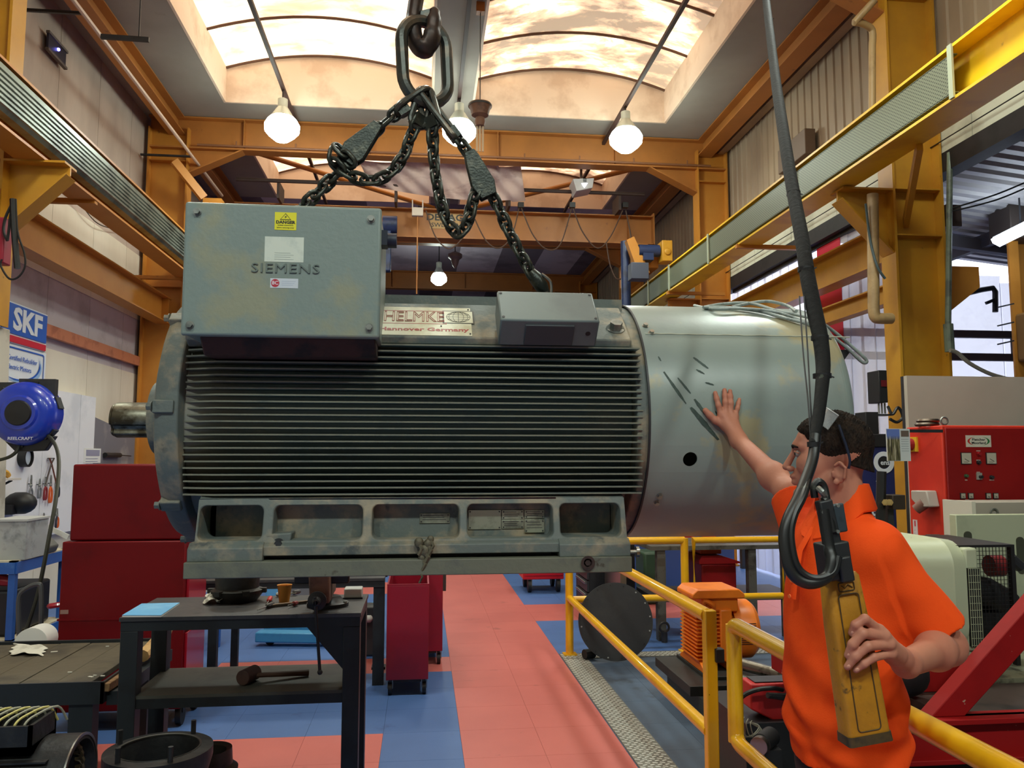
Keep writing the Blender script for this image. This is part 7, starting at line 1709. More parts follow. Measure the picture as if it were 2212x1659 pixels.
for (a, e), lb in ((((2212, 396), (2050, 452)), 'upper'), (((2212, 408), (2050, 458)), 'lower')):
    b = MB(); b.tube(smoothpts([PY(a[0] + 30, a[1] - 14, 7.0), PY(a[0] - 60, a[1] + 24, 7.05), PY(*e, 7.2)], 6), .009, 6); tag(b.build('bay_wire', M_cable), '%s of two dark wires sagging across the corrugated side roof' % lb, 'wire')
b = MB(); q = PY(2062, 470, 7.4); b.box(5.18, 5.34, 7.3, 7.5, q.z - .12, q.z + .1); tag(b.build('dark_wall_box', flat(66, 54, 50)), 'dark box on the right side of the near column above the corbel', 'box')
# ================================================================== the person
class Field:
    def __init__(s, lo, hi, h):
        s.h = h; s.lo = np.array(lo, float) - 2 * h; n = np.ceil((np.array(hi, float) - s.lo) / h).astype(int) + 3
        s.n = n; s.D = np.full(n, 1.0, np.float32)
    def sub(s, lo, hi):
        a = np.maximum(0, np.floor((np.array(lo) - s.lo) / s.h).astype(int)); b = np.minimum(s.n, np.ceil((np.array(hi) - s.lo) / s.h).astype(int) + 1)
        if (b <= a).any(): return None
        g = [s.lo[i] + s.h * np.arange(a[i], b[i]) for i in range(3)]
        X, Y, Z = np.meshgrid(*g, indexing='ij', sparse=True); return (slice(a[0], b[0]), slice(a[1], b[1]), slice(a[2], b[2])), X, Y, Z
    def mix(s, sl, d, k, op):
        D = s.D[sl]
        if op == 'add':
            if k <= 0: r = np.minimum(D, d)
            else: hh = np.clip(.5 + .5 * (D - d) / k, 0, 1); r = D * (1 - hh) + d * hh - k * hh * (1 - hh)
        else:
            e = -d
            if k <= 0: r = np.maximum(D, e)
            else: hh = np.clip(.5 - .5 * (D - e) / k, 0, 1); r = D * (1 - hh) + e * hh + k * hh * (1 - hh)
        s.D[sl] = r.astype(np.float32)
    def cone(s, p0, p1, r0, r1, k=.01, op='add', cap=None):
        p0 = np.array(p0, float); p1 = np.array(p1, float); m = max(r0, r1) + k * 1.2 + 3 * s.h
        q = s.sub(np.minimum(p0, p1) - m, np.maximum(p0, p1) + m)
        if q is None: return s
        sl, X, Y, Z = q; d = p1 - p0; L = max(1e-9, d @ d)
        tt = ((X - p0[0]) * d[0] + (Y - p0[1]) * d[1] + (Z - p0[2]) * d[2]) / L; t = np.clip(tt, 0, 1)
        dd = np.sqrt((X - p0[0] - t * d[0]) ** 2 + (Y - p0[1] - t * d[1]) ** 2 + (Z - p0[2] - t * d[2]) ** 2) - (r0 + (r1 - r0) * t)
        if cap: dd = np.maximum(dd, (tt - cap) * math.sqrt(L))
        s.mix(sl, dd, k, op); return s
    def chain(s, pts, rs, k=.008, op='add'):
        for i in range(len(pts) - 1): s.cone(pts[i], pts[i + 1], rs[i], rs[i + 1], k, op)
        return s
    def ell(s, c, r, k=.01, op='add', M=None):
        c = np.array(c, float); r = np.array(r, float); m = max(r) + k * 1.2 + 3 * s.h
        q = s.sub(c - m, c + m)
        if q is None: return s
        sl, X, Y, Z = q; x, y, z = X - c[0], Y - c[1], Z - c[2]
        if M is not None: x, y, z = (M[i][0] * x + M[i][1] * y + M[i][2] * z for i in range(3))
        k0 = np.sqrt((x / r[0]) ** 2 + (y / r[1]) ** 2 + (z / r[2]) ** 2) + 1e-9; k1 = np.sqrt((x / r[0] ** 2) ** 2 + (y / r[1] ** 2) ** 2 + (z / r[2] ** 2) ** 2) + 1e-9
        s.mix(sl, k0 * (k0 - 1) / k1, k, op); return s
    def warp(s, f):
        g = [s.lo[i] + s.h * np.arange(s.n[i]) for i in range(3)]; X, Y, Z = np.meshgrid(*g, indexing='ij', sparse=True); s.D = f(s.D, X, Y, Z).astype(np.float32); return s
    def mesh(s):                                      # surface nets
        D = s.D; S = D < 0; n = D.shape; base = np.zeros([k - 1 for k in n], bool); cnt = np.zeros(base.shape, np.float32); pos = np.zeros(base.shape + (3,), np.float32)
        corners = [(i, j, k) for i in (0, 1) for j in (0, 1) for k in (0, 1)]
        def C(A, c): return A[c[0]:n[0] - 1 + c[0], c[1]:n[1] - 1 + c[1], c[2]:n[2] - 1 + c[2]]
        allin = np.ones(base.shape, bool); anyin = np.zeros(base.shape, bool)
        for c in corners: q = C(S, c); allin &= q; anyin |= q
        act = anyin & ~allin; idx = np.argwhere(act); ids = -np.ones(base.shape, np.int64); ids[act] = np.arange(len(idx))
        P = np.zeros((len(idx), 3)); W = np.zeros(len(idx))
        for a in corners:
            for ax in range(3):
                if a[ax]: continue
                b = list(a); b[ax] = 1
                da = D[tuple((idx + a).T)]; db = D[tuple((idx + b).T)]; m = (da < 0) != (db < 0)
                t = np.where(m, da / np.where(m, da - db, 1), 0); p = np.array(a, float) + np.outer(t, np.array(b) - np.array(a)); P += p * m[:, None]; W += m
        V = (idx + P / W[:, None]) * s.h + s.lo; F = []
        for ax in range(3):
            o = [0, 0, 0]; o[ax] = 1; u, v = [i for i in range(3) if i != ax]
            A = S; sl0 = [slice(1, k - 1) for k in n]; sl1 = [slice(1, k - 1) for k in n]; sl0[ax] = slice(0, n[ax] - 1); sl1[ax] = slice(1, n[ax])
            e = np.argwhere(A[tuple(sl0)] != A[tuple(sl1)]); off = np.ones(3, int); off[ax] = 0; e = e + off
            if not len(e): continue
            inside = A[tuple(e.T)]; du = np.zeros(3, int); du[u] = 1; dv = np.zeros(3, int); dv[v] = 1
            q = np.stack([ids[tuple((e - du - dv).T)], ids[tuple((e - dv).T)], ids[tuple(e.T)], ids[tuple((e - du).T)]], 1)
            flip = inside if ax != 1 else ~inside; q[~flip] = q[~flip][:, ::-1]; F.append(q)
        return V, np.concatenate(F)
def netobj(name, parts, m, parent, smooth=True):     # parts: (V, F, 4x4 matrix)
    Vs = []; Fs = []; k = 0; inv = origin_of(parent).inverted()
    for V, F, M in parts:
        A = np.array(inv @ M); V = V @ A[:3, :3].T + A[:3, 3]; Vs.append(V); Fs.append(F + k); k += len(V)
    V = np.concatenate(Vs); F = np.concatenate(Fs); me = bpy.data.meshes.new(name)
    me.from_pydata(V.tolist(), [], F.tolist()); me.materials.append(m); me.polygons.foreach_set('use_smooth', [True] * len(me.polygons)); me.update()
    o = bpy.data.objects.new(name, me); COL.objects.link(o); o.parent = parent; WM[o.name] = origin_of(parent); return o
I4 = Matrix.Identity(4)
M_skin = mat('light_skin', (186, 124, 100), .55, c2=(176, 106, 86), sc2=9, lo=.45, hi=.75, bump=.05, bsc=120, spec=.35)
M_shirt = mat('bright_orange_polo', (240, 80, 20), .85, c2=(230, 70, 16), sc2=5, bump=.12, bsc=260, spec=.2)
M_hair = mat('dark_brown_hair', (44, 32, 24), .75, spec=.15, c2=(22, 16, 13), sc2=60, lo=.4, hi=.6, bump=.6, bsc=170, stretch=(1, 1, .5))
man = thing('person', 'person in a bright orange polo, right hand on the motor, left hand holding the pendant', 'person', (1.16, 2.14, 0))

# head frame: x forwards, y to the person's left, z up
Hc = PY(1795, 985, 2.15); Fv = Vector((-.887, .46, .0)).normalized(); Lv = Vector((0, 0, 1)).cross(Fv)
HM = Matrix(((Fv.x, Lv.x, 0, Hc.x), (Fv.y, Lv.y, 0, Hc.y), (0, 0, 1, Hc.z), (0, 0, 0, 1)))
mm = .001
h = Field((-.13, -.10, -.26), (.15, .10, .13), .0021)
h.ell((-.020, 0, .026), (.090, .072, .084), .0)
h.ell((.036, 0, -.022), (.054, .054, .076), .028)
for s in (-1, 1):
    h.cone((.002, s * .044, -.066), (.078, s * .010, -.106), .016, .014, .020)
    h.ell((.062, s * .037, -.022), (.026, .018, .026), .03)
    h.cone((.088, 0, .028), (.074, s * .042, .024), .012, .010, .012)
h.ell((.070, 0, .046), (.020, .044, .030), .02)
h.ell((.086, 0, -.104), (.017, .020, .016), .012)
h.ell((.084, 0, -.062), (.022, .030, .026), .016)
for s in (-1, 1): h.ell((.104, s * .031, .006), (.014, .017, .012), .010, 'sub')
h.cone((.096, 0, .014), (.120, 0, -.030), .0075, .0105, .010)
for s in (-1, 1): h.ell((.108, s * .012, -.036), (.011, .008, .008), .005)
for s in (-1, 1): h.ell((.109, s * .0065, -.045), (.004, .003, .004), .002, 'sub')
h.cone((.101, -.018, -.0575), (.101, .018, -.0575), .0065, .0065, .005); h.cone((.105, -.006, -.0565), (.105, .006, -.0565), .0055, .0055, .005)
h.cone((.099, -.015, -.0735), (.099, .015, -.0735), .0075, .0075, .005)
h.cone((.112, -.024, -.0655), (.112, .024, -.0655), .0028, .0028, .003, 'sub'); h.ell((.100, .026, -.066), (.006, .004, .004), .004, 'sub')
h.ell((.092, 0, -.088), (.010, .016, .006), .006, 'sub')
for s in (-1, 1):
    h.ell((-.020, s * .073, -.044), (.017, .009, .030), .004); h.ell((-.016, s * .084, -.038), (.010, .006, .017), .003, 'sub')
    h.cone((-.008, s * .079, -.026), (-.020, s * .083, -.018), .0035, .0035, .003); h.cone((-.020, s * .083, -.018), (-.034, s * .083, -.032), .0035, .0035, .003); h.cone((-.034, s * .083, -.032), (-.030, s * .080, -.060), .0035, .0035, .003)
    h.ell((-.010, s * .078, -.070), (.008, .004, .008), .003); h.cone((-.003, s * .074, -.046), (-.004, s * .073, -.054), .005, .005, .003)
h.cone((-.030, 0, -.055), (-.040, 0, -.30), .048, .054, .022)
h.cone((.010, 0, -.095), (-.020, 0, -.20), .026, .034, .03)
h.cone((-.010, .045, -.080), (.010, .012, -.20), .012, .012, .016)
Vh, Fh = h.mesh()
parts = [(Vh, Fh, HM)]

# torso frame
Ft = Vector((-.976, -.218, 0)).normalized(); Lt = Vector((0, 0, 1)).cross(Ft)
N0 = PY(1812, 1092, 2.16)
TM = Matrix(((Lt.x, Ft.x, 0, N0.x), (Lt.y, Ft.y, 0, N0.y), (0, 0, 1, N0.z), (0, 0, 0, 1)))     # x left, y forwards, z up
TI = TM.inverted()
def tl(v): return tuple(TI @ Vector(v))
ShL = TM @ Vector((.142, 0, -.118)); ElL = PY(2044, 1396, 2.00); WrL = PY(1957, 1434, 1.775)
ShR = TM @ Vector((-.155, 0, -.075)); ElR = PY(1706, 1066, 2.40); WrR = PY(1596, 952, 2.705)
def arm(f, A, B, C, rs):
    f.cone(A, B, rs[0], rs[1], .0); f.cone(B, C, rs[2], rs[3], .02); m = Vector(B).lerp(Vector(C), .3); f.ell(tuple(m), (rs[2] * 1.04,) * 3, .03)
def hand_bounds(pts, pad=.06):
    P = np.array([tuple(p) for p in pts]); return P.min(0) - pad, P.max(0) + pad
# right arm and open hand on the cowl
def onc(px, py, lift): return ondrum(px, py, lift)
fr = {'thumb': [(1566, 920, .020), (1545, 908, .015), (1533, 897, .011), (1524, 887, .009)],
      'index': [(1557, 894, .015), (1552, 876, .016), (1548, 861, .012), (1545, 849, .009)],
      'middle': [(1567, 889, .015), (1567, 869, .017), (1566, 855, .012), (1565, 843, .009)],
      'ring': [(1578, 891, .015), (1579, 871, .016), (1578, 857, .012), (1577, 845, .009)],
      'little': [(1588, 897, .014), (1593, 882, .015), (1595, 872, .012), (1597, 863, .009)]}
FR = {k: [onc(*p) for p in v] for k, v in fr.items()}
pal = onc(1575, 918, .020)
lo, hi = hand_bounds([ShR, ElR, WrR] + [p for v in FR.values() for p in v], .07)
f = Field(lo, hi, .0024)
arm(f, ShR, ElR, WrR, (.040, .042, .042, .027))
for n_, v in FR.items():
    r0 = {'thumb': .0125, 'index': .0095, 'middle': .0098, 'ring': .0092, 'little': .0082}[n_]
    f.chain([pal.lerp(v[0], .45)] + v, [r0 * 1.25, r0 * 1.12, r0, r0 * .95, r0 * .82], .006)
f.cone(WrR, pal, .025, .022, .02); f.cone(WrR, FR['index'][0].lerp(pal, .4), .022, .018, .015); f.cone(WrR, FR['little'][0].lerp(pal, .3), .022, .015, .015)
f.cone(FR['index'][0].lerp(pal, .25), FR['little'][0].lerp(pal, .25), .013, .012, .012)
parts.append((*f.mesh(), I4))
# left arm and the hand closed on the pendant
PYf = 1.690                                                      # front face of the pendant
fl = {'index': [(1899, 1362, -.004), (1868, 1337, -.020), (1848, 1350, -.018), (1840, 1367, -.010)],
      'middle': [(1910, 1374, -.008), (1864, 1368, -.026), (1842, 1392, -.020), (1832, 1415, -.010)],
      'ring': [(1920, 1391, -.008), (1874, 1396, -.026), (1848, 1418, -.020), (1831, 1440, -.010)],
      'little': [(1924, 1411, -.002), (1887, 1420, -.020), (1866, 1434, -.018), (1849, 1447, -.010)]}
FL = {k: [PY(x, y, PYf + dy) for x, y, dy in v] for k, v in fl.items()}
th = [PY(1938, 1412, 1.765), PY(1915, 1385, 1.785), PY(1890, 1375, 1.785), PY(1868, 1372, 1.775)]
palL = PY(1932, 1412, 1.730)
lo, hi = hand_bounds([ShL, ElL, WrL] + [p for v in FL.values() for p in v] + th, .07)
f = Field(lo, hi, .0024)
arm(f, ShL, ElL, WrL, (.042, .046, .044, .029))
f.ell(tuple(ElL), (.044, .044, .044), .02)
for n_, v in FL.items():
    r0 = {'index': .0100, 'middle': .0105, 'ring': .0100, 'little': .0088}[n_]
    f.chain([palL.lerp(v[0], .5)] + v, [r0 * 1.2, r0 * 1.12, r0, r0 * .95, r0 * .8], .005)
f.chain([WrL.lerp(palL, .5)] + th, [.018, .016, .0125, .0115, .009], .008)
f.cone(WrL, palL, .027, .024, .02)
for n_ in FL: f.cone(palL, FL[n_][0], .020, .011, .010)
parts.append((*f.mesh(), I4))
# trunk and legs under the clothes
f = Field((-.30, -.20, -1.72), (.30, .22, .04), .008)
f.ell((0, 0, -.22), (.145, .09, .17), .0); f.ell((0, .0, -.45), (.145, .095, .22), .06); f.ell((0, -.01, -.66), (.155, .105, .13), .06)
f.cone((-.11, 0, -.10), (.11, 0, -.10), .035, .035, .03); f.cone((0, -.02, .02), (0, -.01, -.12), .045, .05, .03)
for s in (-1, 1): f.cone((s * .09, -.01, -.72), (s * .10, .02, -1.18), .078, .052, .04); f.cone((s * .10, .02, -1.18), (s * .11, -.02, -1.60), .050, .035, .02)
parts.append((*f.mesh(), TM))
body = netobj('body', parts, M_skin, man)

# eyes and brows
for s in (-1, 1):
    c_ = HM @ Vector((.0855, s * .031, .006)); b = MB(); b.ball(c_, .0100, 10); eo = b.build('eye', mat('eye_white', (150, 138, 130), .4), man)
    b = MB(); b.ball(c_ + Fv * .0050 + Lv * s * .0012, .0062, 8); b.build('iris', mat('dark_iris', (44, 34, 26), .2), eo)
    b = MB(); b.tube([HM @ Vector((.100, s * .012, .024)), HM @ Vector((.100, s * .028, .029)), HM @ Vector((.086, s * .046, .024))], [.0032, .004, .0022], 7); b.build('eyebrow', M_hair, man)
    b = MB(); b.tube([HM @ Vector((.0945, s * .017, .0095)), HM @ Vector((.0945, s * .030, .0120)), HM @ Vector((.0840, s * .043, .0075))], [.0022, .0036, .0022], 7); b.build('eyelid', M_skin, man)
# hair: short, swept up, faded at the sides
g = Field((-.15, -.10, -.11), (.12, .10, .15), .0021)
g.ell((-.016, 0, .036), (.098, .0755, .086), .0); g.ell((.006, 0, .082), (.070, .056, .044), .02); g.ell((-.060, 0, -.050), (.052, .054, .060), .03)
def hw(D, X, Y, Z):
    top = np.clip((Z - .02) / .07, 0, 1)
    sp_ = .0035 * np.sin(X * 420 + 2.2 * np.sin(Y * 260)) * np.sin(Y * 390 + 1.7 * np.sin(X * 210 + Z * 150)) + .0022 * np.sin(X * 900 + Y * 700) * np.sin(Y * 820 - Z * 500)
    D = D - sp_ * .75 * top - .0005 * np.sin(X * 700) * np.sin(Y * 640 + Z * 600) + .0015 * np.clip((.02 - Z) / .1, 0, 1)
    D = np.maximum(D, X - (.082 + .95 * (Z - .066))) ; D = np.maximum(D, -(Z + .090 + 0 * X))
    D = np.maximum(D, X - .030 + 3.0 * np.clip(.0 - Z, 0, .2) * 1.0)            # sideburn line
    ear = np.sqrt((X + .012) ** 2 + ((Z + .048) * .8) ** 2 + 0 * Y) - .024
    return np.where(np.abs(Y) > .045, np.maximum(D, -ear), D)
g.warp(lambda D, X, Y, Z: hw(D, X, Y, Z) if True else D)
# front tuft allowed past the sideburn line
g2_ = Field((-.15, -.10, -.11), (.12, .10, .15), .0021)
g2_.ell((.012, 0, .066), (.076, .064, .050), .0)
g2_.warp(lambda D, X, Y, Z: np.maximum(D - .0022 * np.sin(X * 420 + 2 * np.sin(Y * 260)) * np.sin(Y * 390 + 1.7 * np.sin(X * 210)), X - (.082 + .9 * (Z - .068))))
g.D = np.minimum(g.D, g2_.D)
netobj('hair', [(*g.mesh(), HM)], M_hair, man)
# stubble-dark nape handled by hair; safety glasses pushed up on the head
M_clear = mat('clear_lens', (214, 220, 222), .06, alpha=.26, spec=.9)
gl = MB()
def hp(px, py, y): return HM @ Vector(((1795 - px) * .00121, y, (985 - py) * .0013))
pts = [(.030 + .0 * math.cos(a), .086 * math.sin(a) * .9, 0) for a in (0,)]
vs = []; n = 20
for i in range(n + 1):
    a = R(-80 + 160 * i / n); yy = .084 * math.sin(a); xx = -.042 + .044 * math.cos(a); zz = .088 + .036 * math.cos(a)
    vs += [HM @ Vector((xx + .012, yy, zz + .014)), HM @ Vector((xx + .040, yy * 1.02, zz - .024))]
gl.add(vs, [(2 * i, 2 * i + 1, 2 * i + 3, 2 * i + 2) for i in range(n)]); gl.add([v + Vector((0, 0, .002)) for v in vs], [(2 * i, 2 * i + 1, 2 * i + 3, 2 * i + 2) for i in range(n)])
go = gl.build('safety_glasses', M_clear, man); go['label'] = 'clear safety glasses pushed up on the hair'
b = MB(); b.tube([vs[2 * i + 0] for i in range(n + 1)], .0022, 6); b.build('glasses_rim', mat('clear_rim', (200, 206, 208), .2, alpha=.7), go)
for s in (-1, 1):
    b = MB(); b.tube(smoothpts([HM @ Vector((-.022, s * .081, .084)), HM @ Vector((-.030, s * .0825, .056)), HM @ Vector((-.040, s * .082, .020)), HM @ Vector((-.046, s * .080, -.012)), HM @ Vector((-.042, s * .077, -.034))], 5), .0036, 7); b.build('temple_arm', mat('navy_plastic', (26, 34, 56), .4), go)

# polo shirt
f = Field((-.34, -.34, -.86), (.34, .24, .06), .0042)
f.ell((0, .000, -.21), (.172, .122, .180), .0); f.ell((0, .012, -.44), (.170, .134, .26), .08); f.ell((0, .0, -.64), (.172, .130, .20), .08)
f.cone((-.122, -.005, -.098), (.122, -.005, -.098), .055, .055, .07); f.cone((0, -.02, -.01), (0, -.01, -.12), .060, .09, .06)
sL, eL, sR, eR = [np.array(tl(v)) for v in (ShL, ElL, ShR, ElR)]
f.cone(sL, sL + (eL - sL) * .82, .060, .078, .07, cap=1.0); f.cone(sR, sR + (eR - sR) * .86, .066, .062, .04, cap=1.0)
def folds(D, X, Y, Z):
    w = .0050 * np.sin(26 * X + 46 * Z + 5 * np.sin(9 * Z) + 14 * Y) * np.clip((-Z - .16) / .2, 0, 1)
    w = w + .0045 * np.sin(60 * Z + 22 * X - 18 * Y + 2.4 * np.sin(17 * X)) * np.clip((-Z - .42) / .2, 0, 1)
    w = w + .0022 * np.sin(60 * X + 50 * Z + 3 * np.sin(22 * Y)) * np.clip((X - .15) / .08, 0, 1)
    w = w + .0040 * np.sin(34 * (X * .9 + Z) + 1.5 + 1.5 * np.sin(12 * Z)) * np.clip((-Z - .20) / .15, 0, 1)
    D = D - w
    neck = np.sqrt(X ** 2 + (Y + .012) ** 2 + 0 * Z) - .066
    D = np.where(Z > -.06, np.maximum(D, -neck), D)
    hem = -.665 - .02 * np.cos(12 * X) 
    return np.maximum(D, -(Z - hem))
f.warp(folds)
shirt = netobj('polo_shirt', [(*f.mesh(), TM)], M_shirt, man)
# collar
def tp_(a, r_, z, ry=1.0): return TM @ Vector((r_ * math.cos(a), r_ * ry * math.sin(a) - .010, z))
def collar(a0, a1, nm='collar'):
    n = 26; rows = []
    for i in range(n + 1):
        a = R(a0 + (a1 - a0) * i / n); fr_ = abs(math.cos((a - PI / 2))) ; front = max(0, math.sin(a))
        zt_ = .056 - .095 * front ** 1.3; zo = -.010 - .082 * front ** 1.3
        rows.append([tp_(a, .062, zt_ - .06), tp_(a, .065, zt_), tp_(a, .073, zt_ + .005), tp_(a, .092 + .024 * front, zo + .004), tp_(a, .088 + .024 * front, zo - .003), tp_(a, .070, zt_ - .008)])
    b = MB(); b.rings(rows); return b.build(nm, M_shirt, shirt, smooth=50)
collar(97, 443)
b = MB(); P_ = [TM @ Vector((-.012 + .0, .082, -.06)), TM @ Vector((-.012, .128, -.12)), TM @ Vector((-.010, .150, -.20)), TM @ Vector((-.008, .158, -.25))]
b.tube(P_, [.011, .013, .013, .012], 6, flat_=.35); b.build('placket', M_shirt, shirt)
for i, (y_, z_) in enumerate(((.145, -.145), (.158, -.20), (.166, -.242))):
    b = MB(); c_ = TM @ Vector((-.010, y_, z_)); b.cyl(c_, c_ + Ft * .003, .0055, n=14); b.build('button', flat(236, 110, 50), shirt)
# trousers and shoes
f = Field((-.26, -.20, -1.66), (.26, .22, -.56), .007)
f.ell((0, -.005, -.70), (.165, .118, .13), .0)
for s in (-1, 1): f.cone((s * .088, -.01, -.76), (s * .105, .02, -1.20), .090, .070, .04); f.cone((s * .105, .02, -1.20), (s * .11, -.02, -1.60), .070, .062, .02)
f.warp(lambda D, X, Y, Z: np.maximum(D, -(Z + 1.63)) - .004 * np.sin(40 * Z + 20 * X) )
netobj('trousers', [(*f.mesh(), TM)], mat('black_work_trousers', (26, 26, 30), .8), man)
zf = N0.z
for s in (-1, 1):
    f = Field((s * .11 - .09, -.14, -zf - .01), (s * .11 + .09, .24, -zf + .16), .005)
    f.cone((s * .11, -.04, -zf + .045), (s * .115, .13, -zf + .038), .046, .040, .02); f.cone((s * .11, -.04, -zf + .05), (s * .11, -.03, -zf + .12), .045, .045, .02)
    f.warp(lambda D, X, Y, Z: np.maximum(D, -(Z + zf)))
    netobj('work_boot', [(*f.mesh(), TM)], mat('black_boot_leather', (30, 27, 25), .5), man)
# finger nails on the closed hand
for n_ in ('index', 'middle', 'ring', 'little'):
    v = FL[n_]; d_ = (v[3] - v[2]).normalized(); c_ = v[3] + Vector((-.002, -.0072, .001)) - d_ * .001; b = MB(); b.ball(c_, (.0045, .0022, .0055), 6, d=d_, up=(0, -1, 0)); b.build('finger_nail', mat('nail', (204, 146, 124), .4), man)

# ------------------------------------------------------------------ crane pendant control
t = thing('crane_pendant', 'long worn yellow crane pendant control gripped in the left hand', 'pendant control', PY(1868, 1597, 1.72))
M_pen = mat('worn_yellow_pendant', (184, 126, 22), .5, c2=(150, 100, 24), sc2=9, lo=.4, hi=.7, c3=(70, 56, 26), sc3=26, lo3=.60, hi3=.68, bump=.12, bsc=90)
A_, B_ = PY(1812, 1244, 1.722), PY(1868, 1594, 1.722); ax_ = (B_ - A_).normalized(); Lp = (B_ - A_).length; side = Vector((-ax_.z, 0, ax_.x)) * -1
side = Vector((1, 0, 0)) - ax_ * ax_.x; side.normalize(); nrm = ax_.cross(side); nrm = nrm if nrm.y < 0 else -nrm
def pp(u, w, d): return A_ + ax_ * (u * Lp) + side * w + nrm * d
b = MB()
sec = []
for u, w, d in ((-.02, .034, .020), (.0, .038, .024), (.30, .043, .028), (.94, .048, .028), (.985, .050, .026), (1.0, .048, .022)):
    sec.append([pp(u, p[0], p[1]) for p in rrect(-w, w, -d, d, .010, 3)])
b.rings(sec); pb_ = b.build('pendant_body', M_pen, t)
b = MB(); o_ = [pp(.19 + .74 * v_, w_, .0285) for w_, v_ in rrect(-.026, .026, 0, 1, .012, 3)]
fr2 = rrect(-.027, .027, .0, Lp * .83, .008, 3); P2 = [pp(.10 + p[1] / Lp, p[0] * (.86 + .14 * p[1] / Lp), .0286) for p in fr2]; b.tube(P2, .0014, 5, closed=True); b.build('recess_outline', mat('grimy_brown_line', (70, 52, 22), .7), pb_)
b = MB(); P3 = [pp(.03 + p[1] / Lp, p[0], .0262) for p in rrect(-.018, .018, 0, .018, .003, 2)]; b.tube(P3, .0012, 5, closed=True); b.tube([pp(.045, -.012, .0262), pp(.065, -.004, .0262), pp(.045, .004, .0262), pp(.065, .014, .0262)], .001, 5); b.build('scratched_label', mat('grimy_brown_line', (70, 52, 22), .7), pb_)
b = MB(); b.rings([[pp(u, p[0], p[1]) for p in rrect(-w, w, -d, d, .008, 3)] for u, w, d in ((.955, .0495, .029), (1.012, .051, .030))]); b.build('rubber_end', mat('grimy_dark_cap', (72, 56, 30), .6, c2=(40, 34, 26), sc2=20), t)
# black clamp assembly on top of the pendant
M_clamp = mat('black_rubber_clamp', (32, 34, 36), .5, c2=(56, 58, 54), sc2=20, lo=.6, hi=.7)
def block(px0, py0, px1, py1, Y, w, d, nm, m=M_clamp, par=None, bev=.004):
    a, e = PY(px0, py0, Y), PY(px1, py1, Y); b = MB(); b.bar(a, e, w, d, (0, -1, 0)); return b.build(nm, m, par or t, bevel=bev)
block(1794, 1170, 1806, 1250, 1.70, .060, .050, 'strain_clamp'); block(1812, 1200, 1822, 1254, 1.69, .030, .05, 'clamp_side')
block(1778, 1080, 1800, 1180, 1.70, .032, .026, 'cable_sheath'); o = block(1792, 1090, 1802, 1152, 1.715, .062, .012, 'steel_backplate', mat('blue_grey_plate', (62, 74, 82), .45, .4))
b = MB()
for x, y in ((1776, 1106), (1808, 1092), (1808, 1148), (1822, 1239)): q = PY(x, y, 1.685); b.cut().cyl(q, q + Vector((0, -.006, 0)), .004, n=8)
b.each('clamp_bolt', M_zinc, t)
b = MB(); b.tube(smoothpts([PY(1768, 1055, 1.70), PY(1775, 1062, 1.69), PY(1782, 1072, 1.70), PY(1778, 1080, 1.70)], 4), .007, 8); b.build('shackle', M_zinc, t)
b = MB(); b.tube(smoothpts([PY(1760, 1075, 1.71), PY(1758, 1052, 1.71), PY(1768, 1040, 1.71), PY(1780, 1052, 1.71), PY(1788, 1090, 1.70), PY(1800, 1150, 1.69)], 6), .0085, 8); b.build('cable_loop', M_cable, t)
# the looped control cable
cab = [PY(1790, 1180, 1.68), PY(1797, 1212, 1.665), PY(1786, 1246, 1.66), PY(1752, 1260, 1.66), PY(1722, 1250, 1.665), PY(1703, 1222, 1.67), PY(1694, 1165, 1.68), PY(1702, 1122, 1.69), PY(1723, 1078, 1.71), PY(1745, 1025, 1.75), PY(1757, 985, 1.78), PY(1762, 940, 1.80)]
b = MB(); b.tube(smoothpts([PY(1778, 1100, 1.69)] + cab[:1] + cab[1:], 7), .0125, 12); b.build('control_cable', M_cable, t)
b = MB(); b.tube(smoothpts([p + Vector((.013, -.004, .010)) for p in cab[1:9]] + [PY(1752, 1010, 1.77)], 7), .0085, 10); b.build('control_cable', M_cable, t)
# sleeve of bundled cable rising to the crane
pts = [(1757, 960, 1.79), (1768, 900, 1.84), (1775, 840, 1.89), (1778, 790, 1.94), (1772, 730, 1.99), (1759, 670, 2.05), (1745, 600, 2.13), (1733, 520, 2.25), (1718, 440, 2.42), (1704, 360, 2.62), (1690, 270, 2.92), (1678, 190, 3.28), (1668, 110, 3.70), (1655, 0, 4.40), (1648, -70, 4.9)]
rs = [.011, .0145, .0165, .0185, .020, .021, .021, .021, .021, .0215, .022, .022, .022, .022, .022]
rr = []
for i in range(len(rs) - 1): rr += [rs[i] + (rs[i + 1] - rs[i]) * j / 5 for j in range(5)]
rr.append(rs[-1])
t2 = thing('pendant_cable', 'thick black taped cable bundle hanging down across the picture to the pendant', 'cable', PY(1757, 960, 1.79))
top_ = PY(1648, -70, 4.9)
b = MB(); b.tube(smoothpts([PY(*p) for p in pts], 5), rr, 12); b.build('cable_sleeve', mat('matt_black_sleeve', (20, 21, 22), .75, c2=(56, 60, 54), sc2=26, lo=.68, hi=.72, bump=.25, bsc=60, spec=.2), t2)
for i, (x, y, Y) in enumerate(((1757, 960, 1.79), (1776, 812, 1.92), (1741, 582, 2.15), (1714, 418, 2.47), (1660, 42, 4.15), (1771, 705 + 25, 1.99))):
    q = PY(x, y, Y); k = .020 if Y > 1.85 else .0125; b = MB(); b.tube([q + Vector((0, 0, -.006)), q + Vector((0, 0, .006))], k * 1.13, 12); b.bar(q + Vector((k, 0, 0)), q + Vector((k + .010, -.004, -.004 if i % 2 else .006)), .004, .003); b.build('cable_tie', M_black, t2)
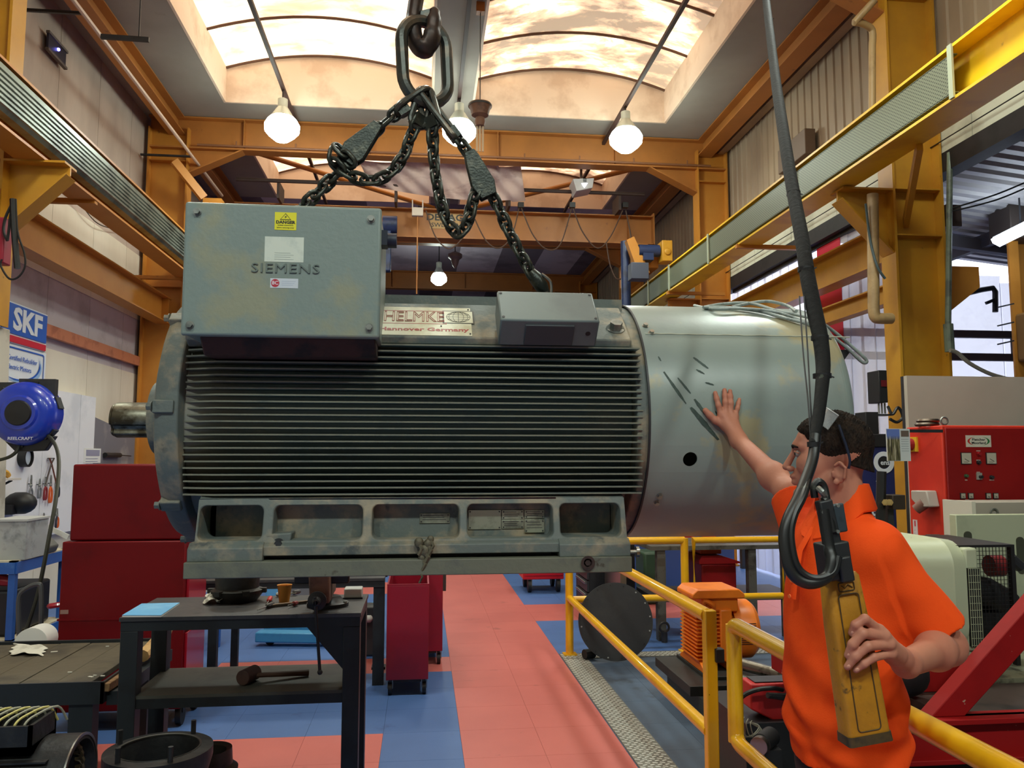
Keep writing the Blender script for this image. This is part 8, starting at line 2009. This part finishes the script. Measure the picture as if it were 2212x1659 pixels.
for dx, (a, e) in enumerate((((1727, 640, 2.08), (1752, 960, 1.82)), ((1737, 640, 2.08), (1757, 958, 1.81)))):
    b = MB(); b.tube(smoothpts([PY(*a), PY(a[0] + 8, 760, 1.98), PY(e[0] - 6, 870, 1.88), PY(*e)], 5), .0022, 5); b.build('strain_wire', M_dark, t2)
b = MB(); b.tube([top_, Vector((top_.x, top_.y, top_.z + .1)), Vector((2.0, 3.5, 5.36))], .02, 8); b.build('upper_run', M_cable, t2)
# ================================================================== hanging high bay lamps
M_glow = bpy.data.materials.new('glowing_lamp_lens'); M_glow.use_nodes = True
_b = M_glow.node_tree.nodes['Principled BSDF']; _b.inputs['Base Color'].default_value = (.9, .95, .9, 1)
_b.inputs['Emission Color'].default_value = (.86, 1.0, .90, 1); _b.inputs['Emission Strength'].default_value = 34
M_bowl = mat('lamp_reflector', (196, 206, 196), .35, .4)
def lamp(loc, label, power=1.0, r=.25, grp='high bay lamps'):
    t = thing('high_bay_lamp', label, 'lamp', loc, group=grp)
    x, y, z = 0, 0, 0
    b = MB(); b.lathe([(r * .8, .05), (r * .7, .14), (r * .5, .22), (r * .35, .28), (.07, .30), (.07, .42), (.03, .44)], (0, 0, 0), (0, 0, 1), 28, True); b.build('reflector', M_bowl, t, world=False)
    b = MB(); b.lathe([(.001, -r * .85), (r * .4, -r * .78), (r * .75, -r * .5), (r * .97, -.06), (r * 1.0, .03), (r * .85, .1), (r * .55, .18), (.001, .2)], (0, 0, 0), (0, 0, 1), 28); b.build('lamp_lens', M_glow, t, world=False)
    b = MB(); b.cyl((0, 0, .42), (0, 0, ZC - (.12 if loc[1] < 15 else 0) - loc[2]), .012, n=8); b.build('suspension_rod', M_dark, t, world=False)
    l = bpy.data.lights.new('lamp_light', 'AREA'); l.shape = 'DISK'; l.size = r * 2; l.energy = LAMP_W * power; l.color = (.90, 1.0, .93)
    o = bpy.data.objects.new('lamp_light', l); COL.objects.link(o); o.parent = t; o.location = (0, 0, -r * .9)
    return t
LX = (-2.05, .50, 3.02)
lamp((LX[0], 11.5, 6.5), 'glowing high bay lamp under the left rooflight'); lamp((LX[1], 11.5, 6.56), 'glowing high bay lamp beside the slings, middle of three'); lamp((LX[2], 11.5, 6.56), 'glowing high bay lamp under the dirty right rooflight')
lamp((PY(948, 602, 20).x, 20, 6.25), 'small far lamp under the last roof beam', .8, .2, None)
for y, p, lb in ((5.0, 1.0, 'over the motor'), (-2.0, 2.3, 'behind the camera')):
    for x, sd in zip(LX, ('left', 'middle', 'right')): lamp((x, y, 6.3), '%s high bay lamp of the row %s, above the picture' % (sd, lb), p)
M_cond = mat('brown_conduit', (62, 40, 34), .7)
for x, lb in zip(LX, ('left', 'middle', 'right')):
    b = MB(); b.box(x - .025, x + .025, -6.5, 16.8, ZC - .14, ZC - .09)
    o = b.build('lighting_conduit', M_cond); tag(o, 'dark conduit carrying the %s high bay lamp, running away under the ceiling' % lb, 'conduit')
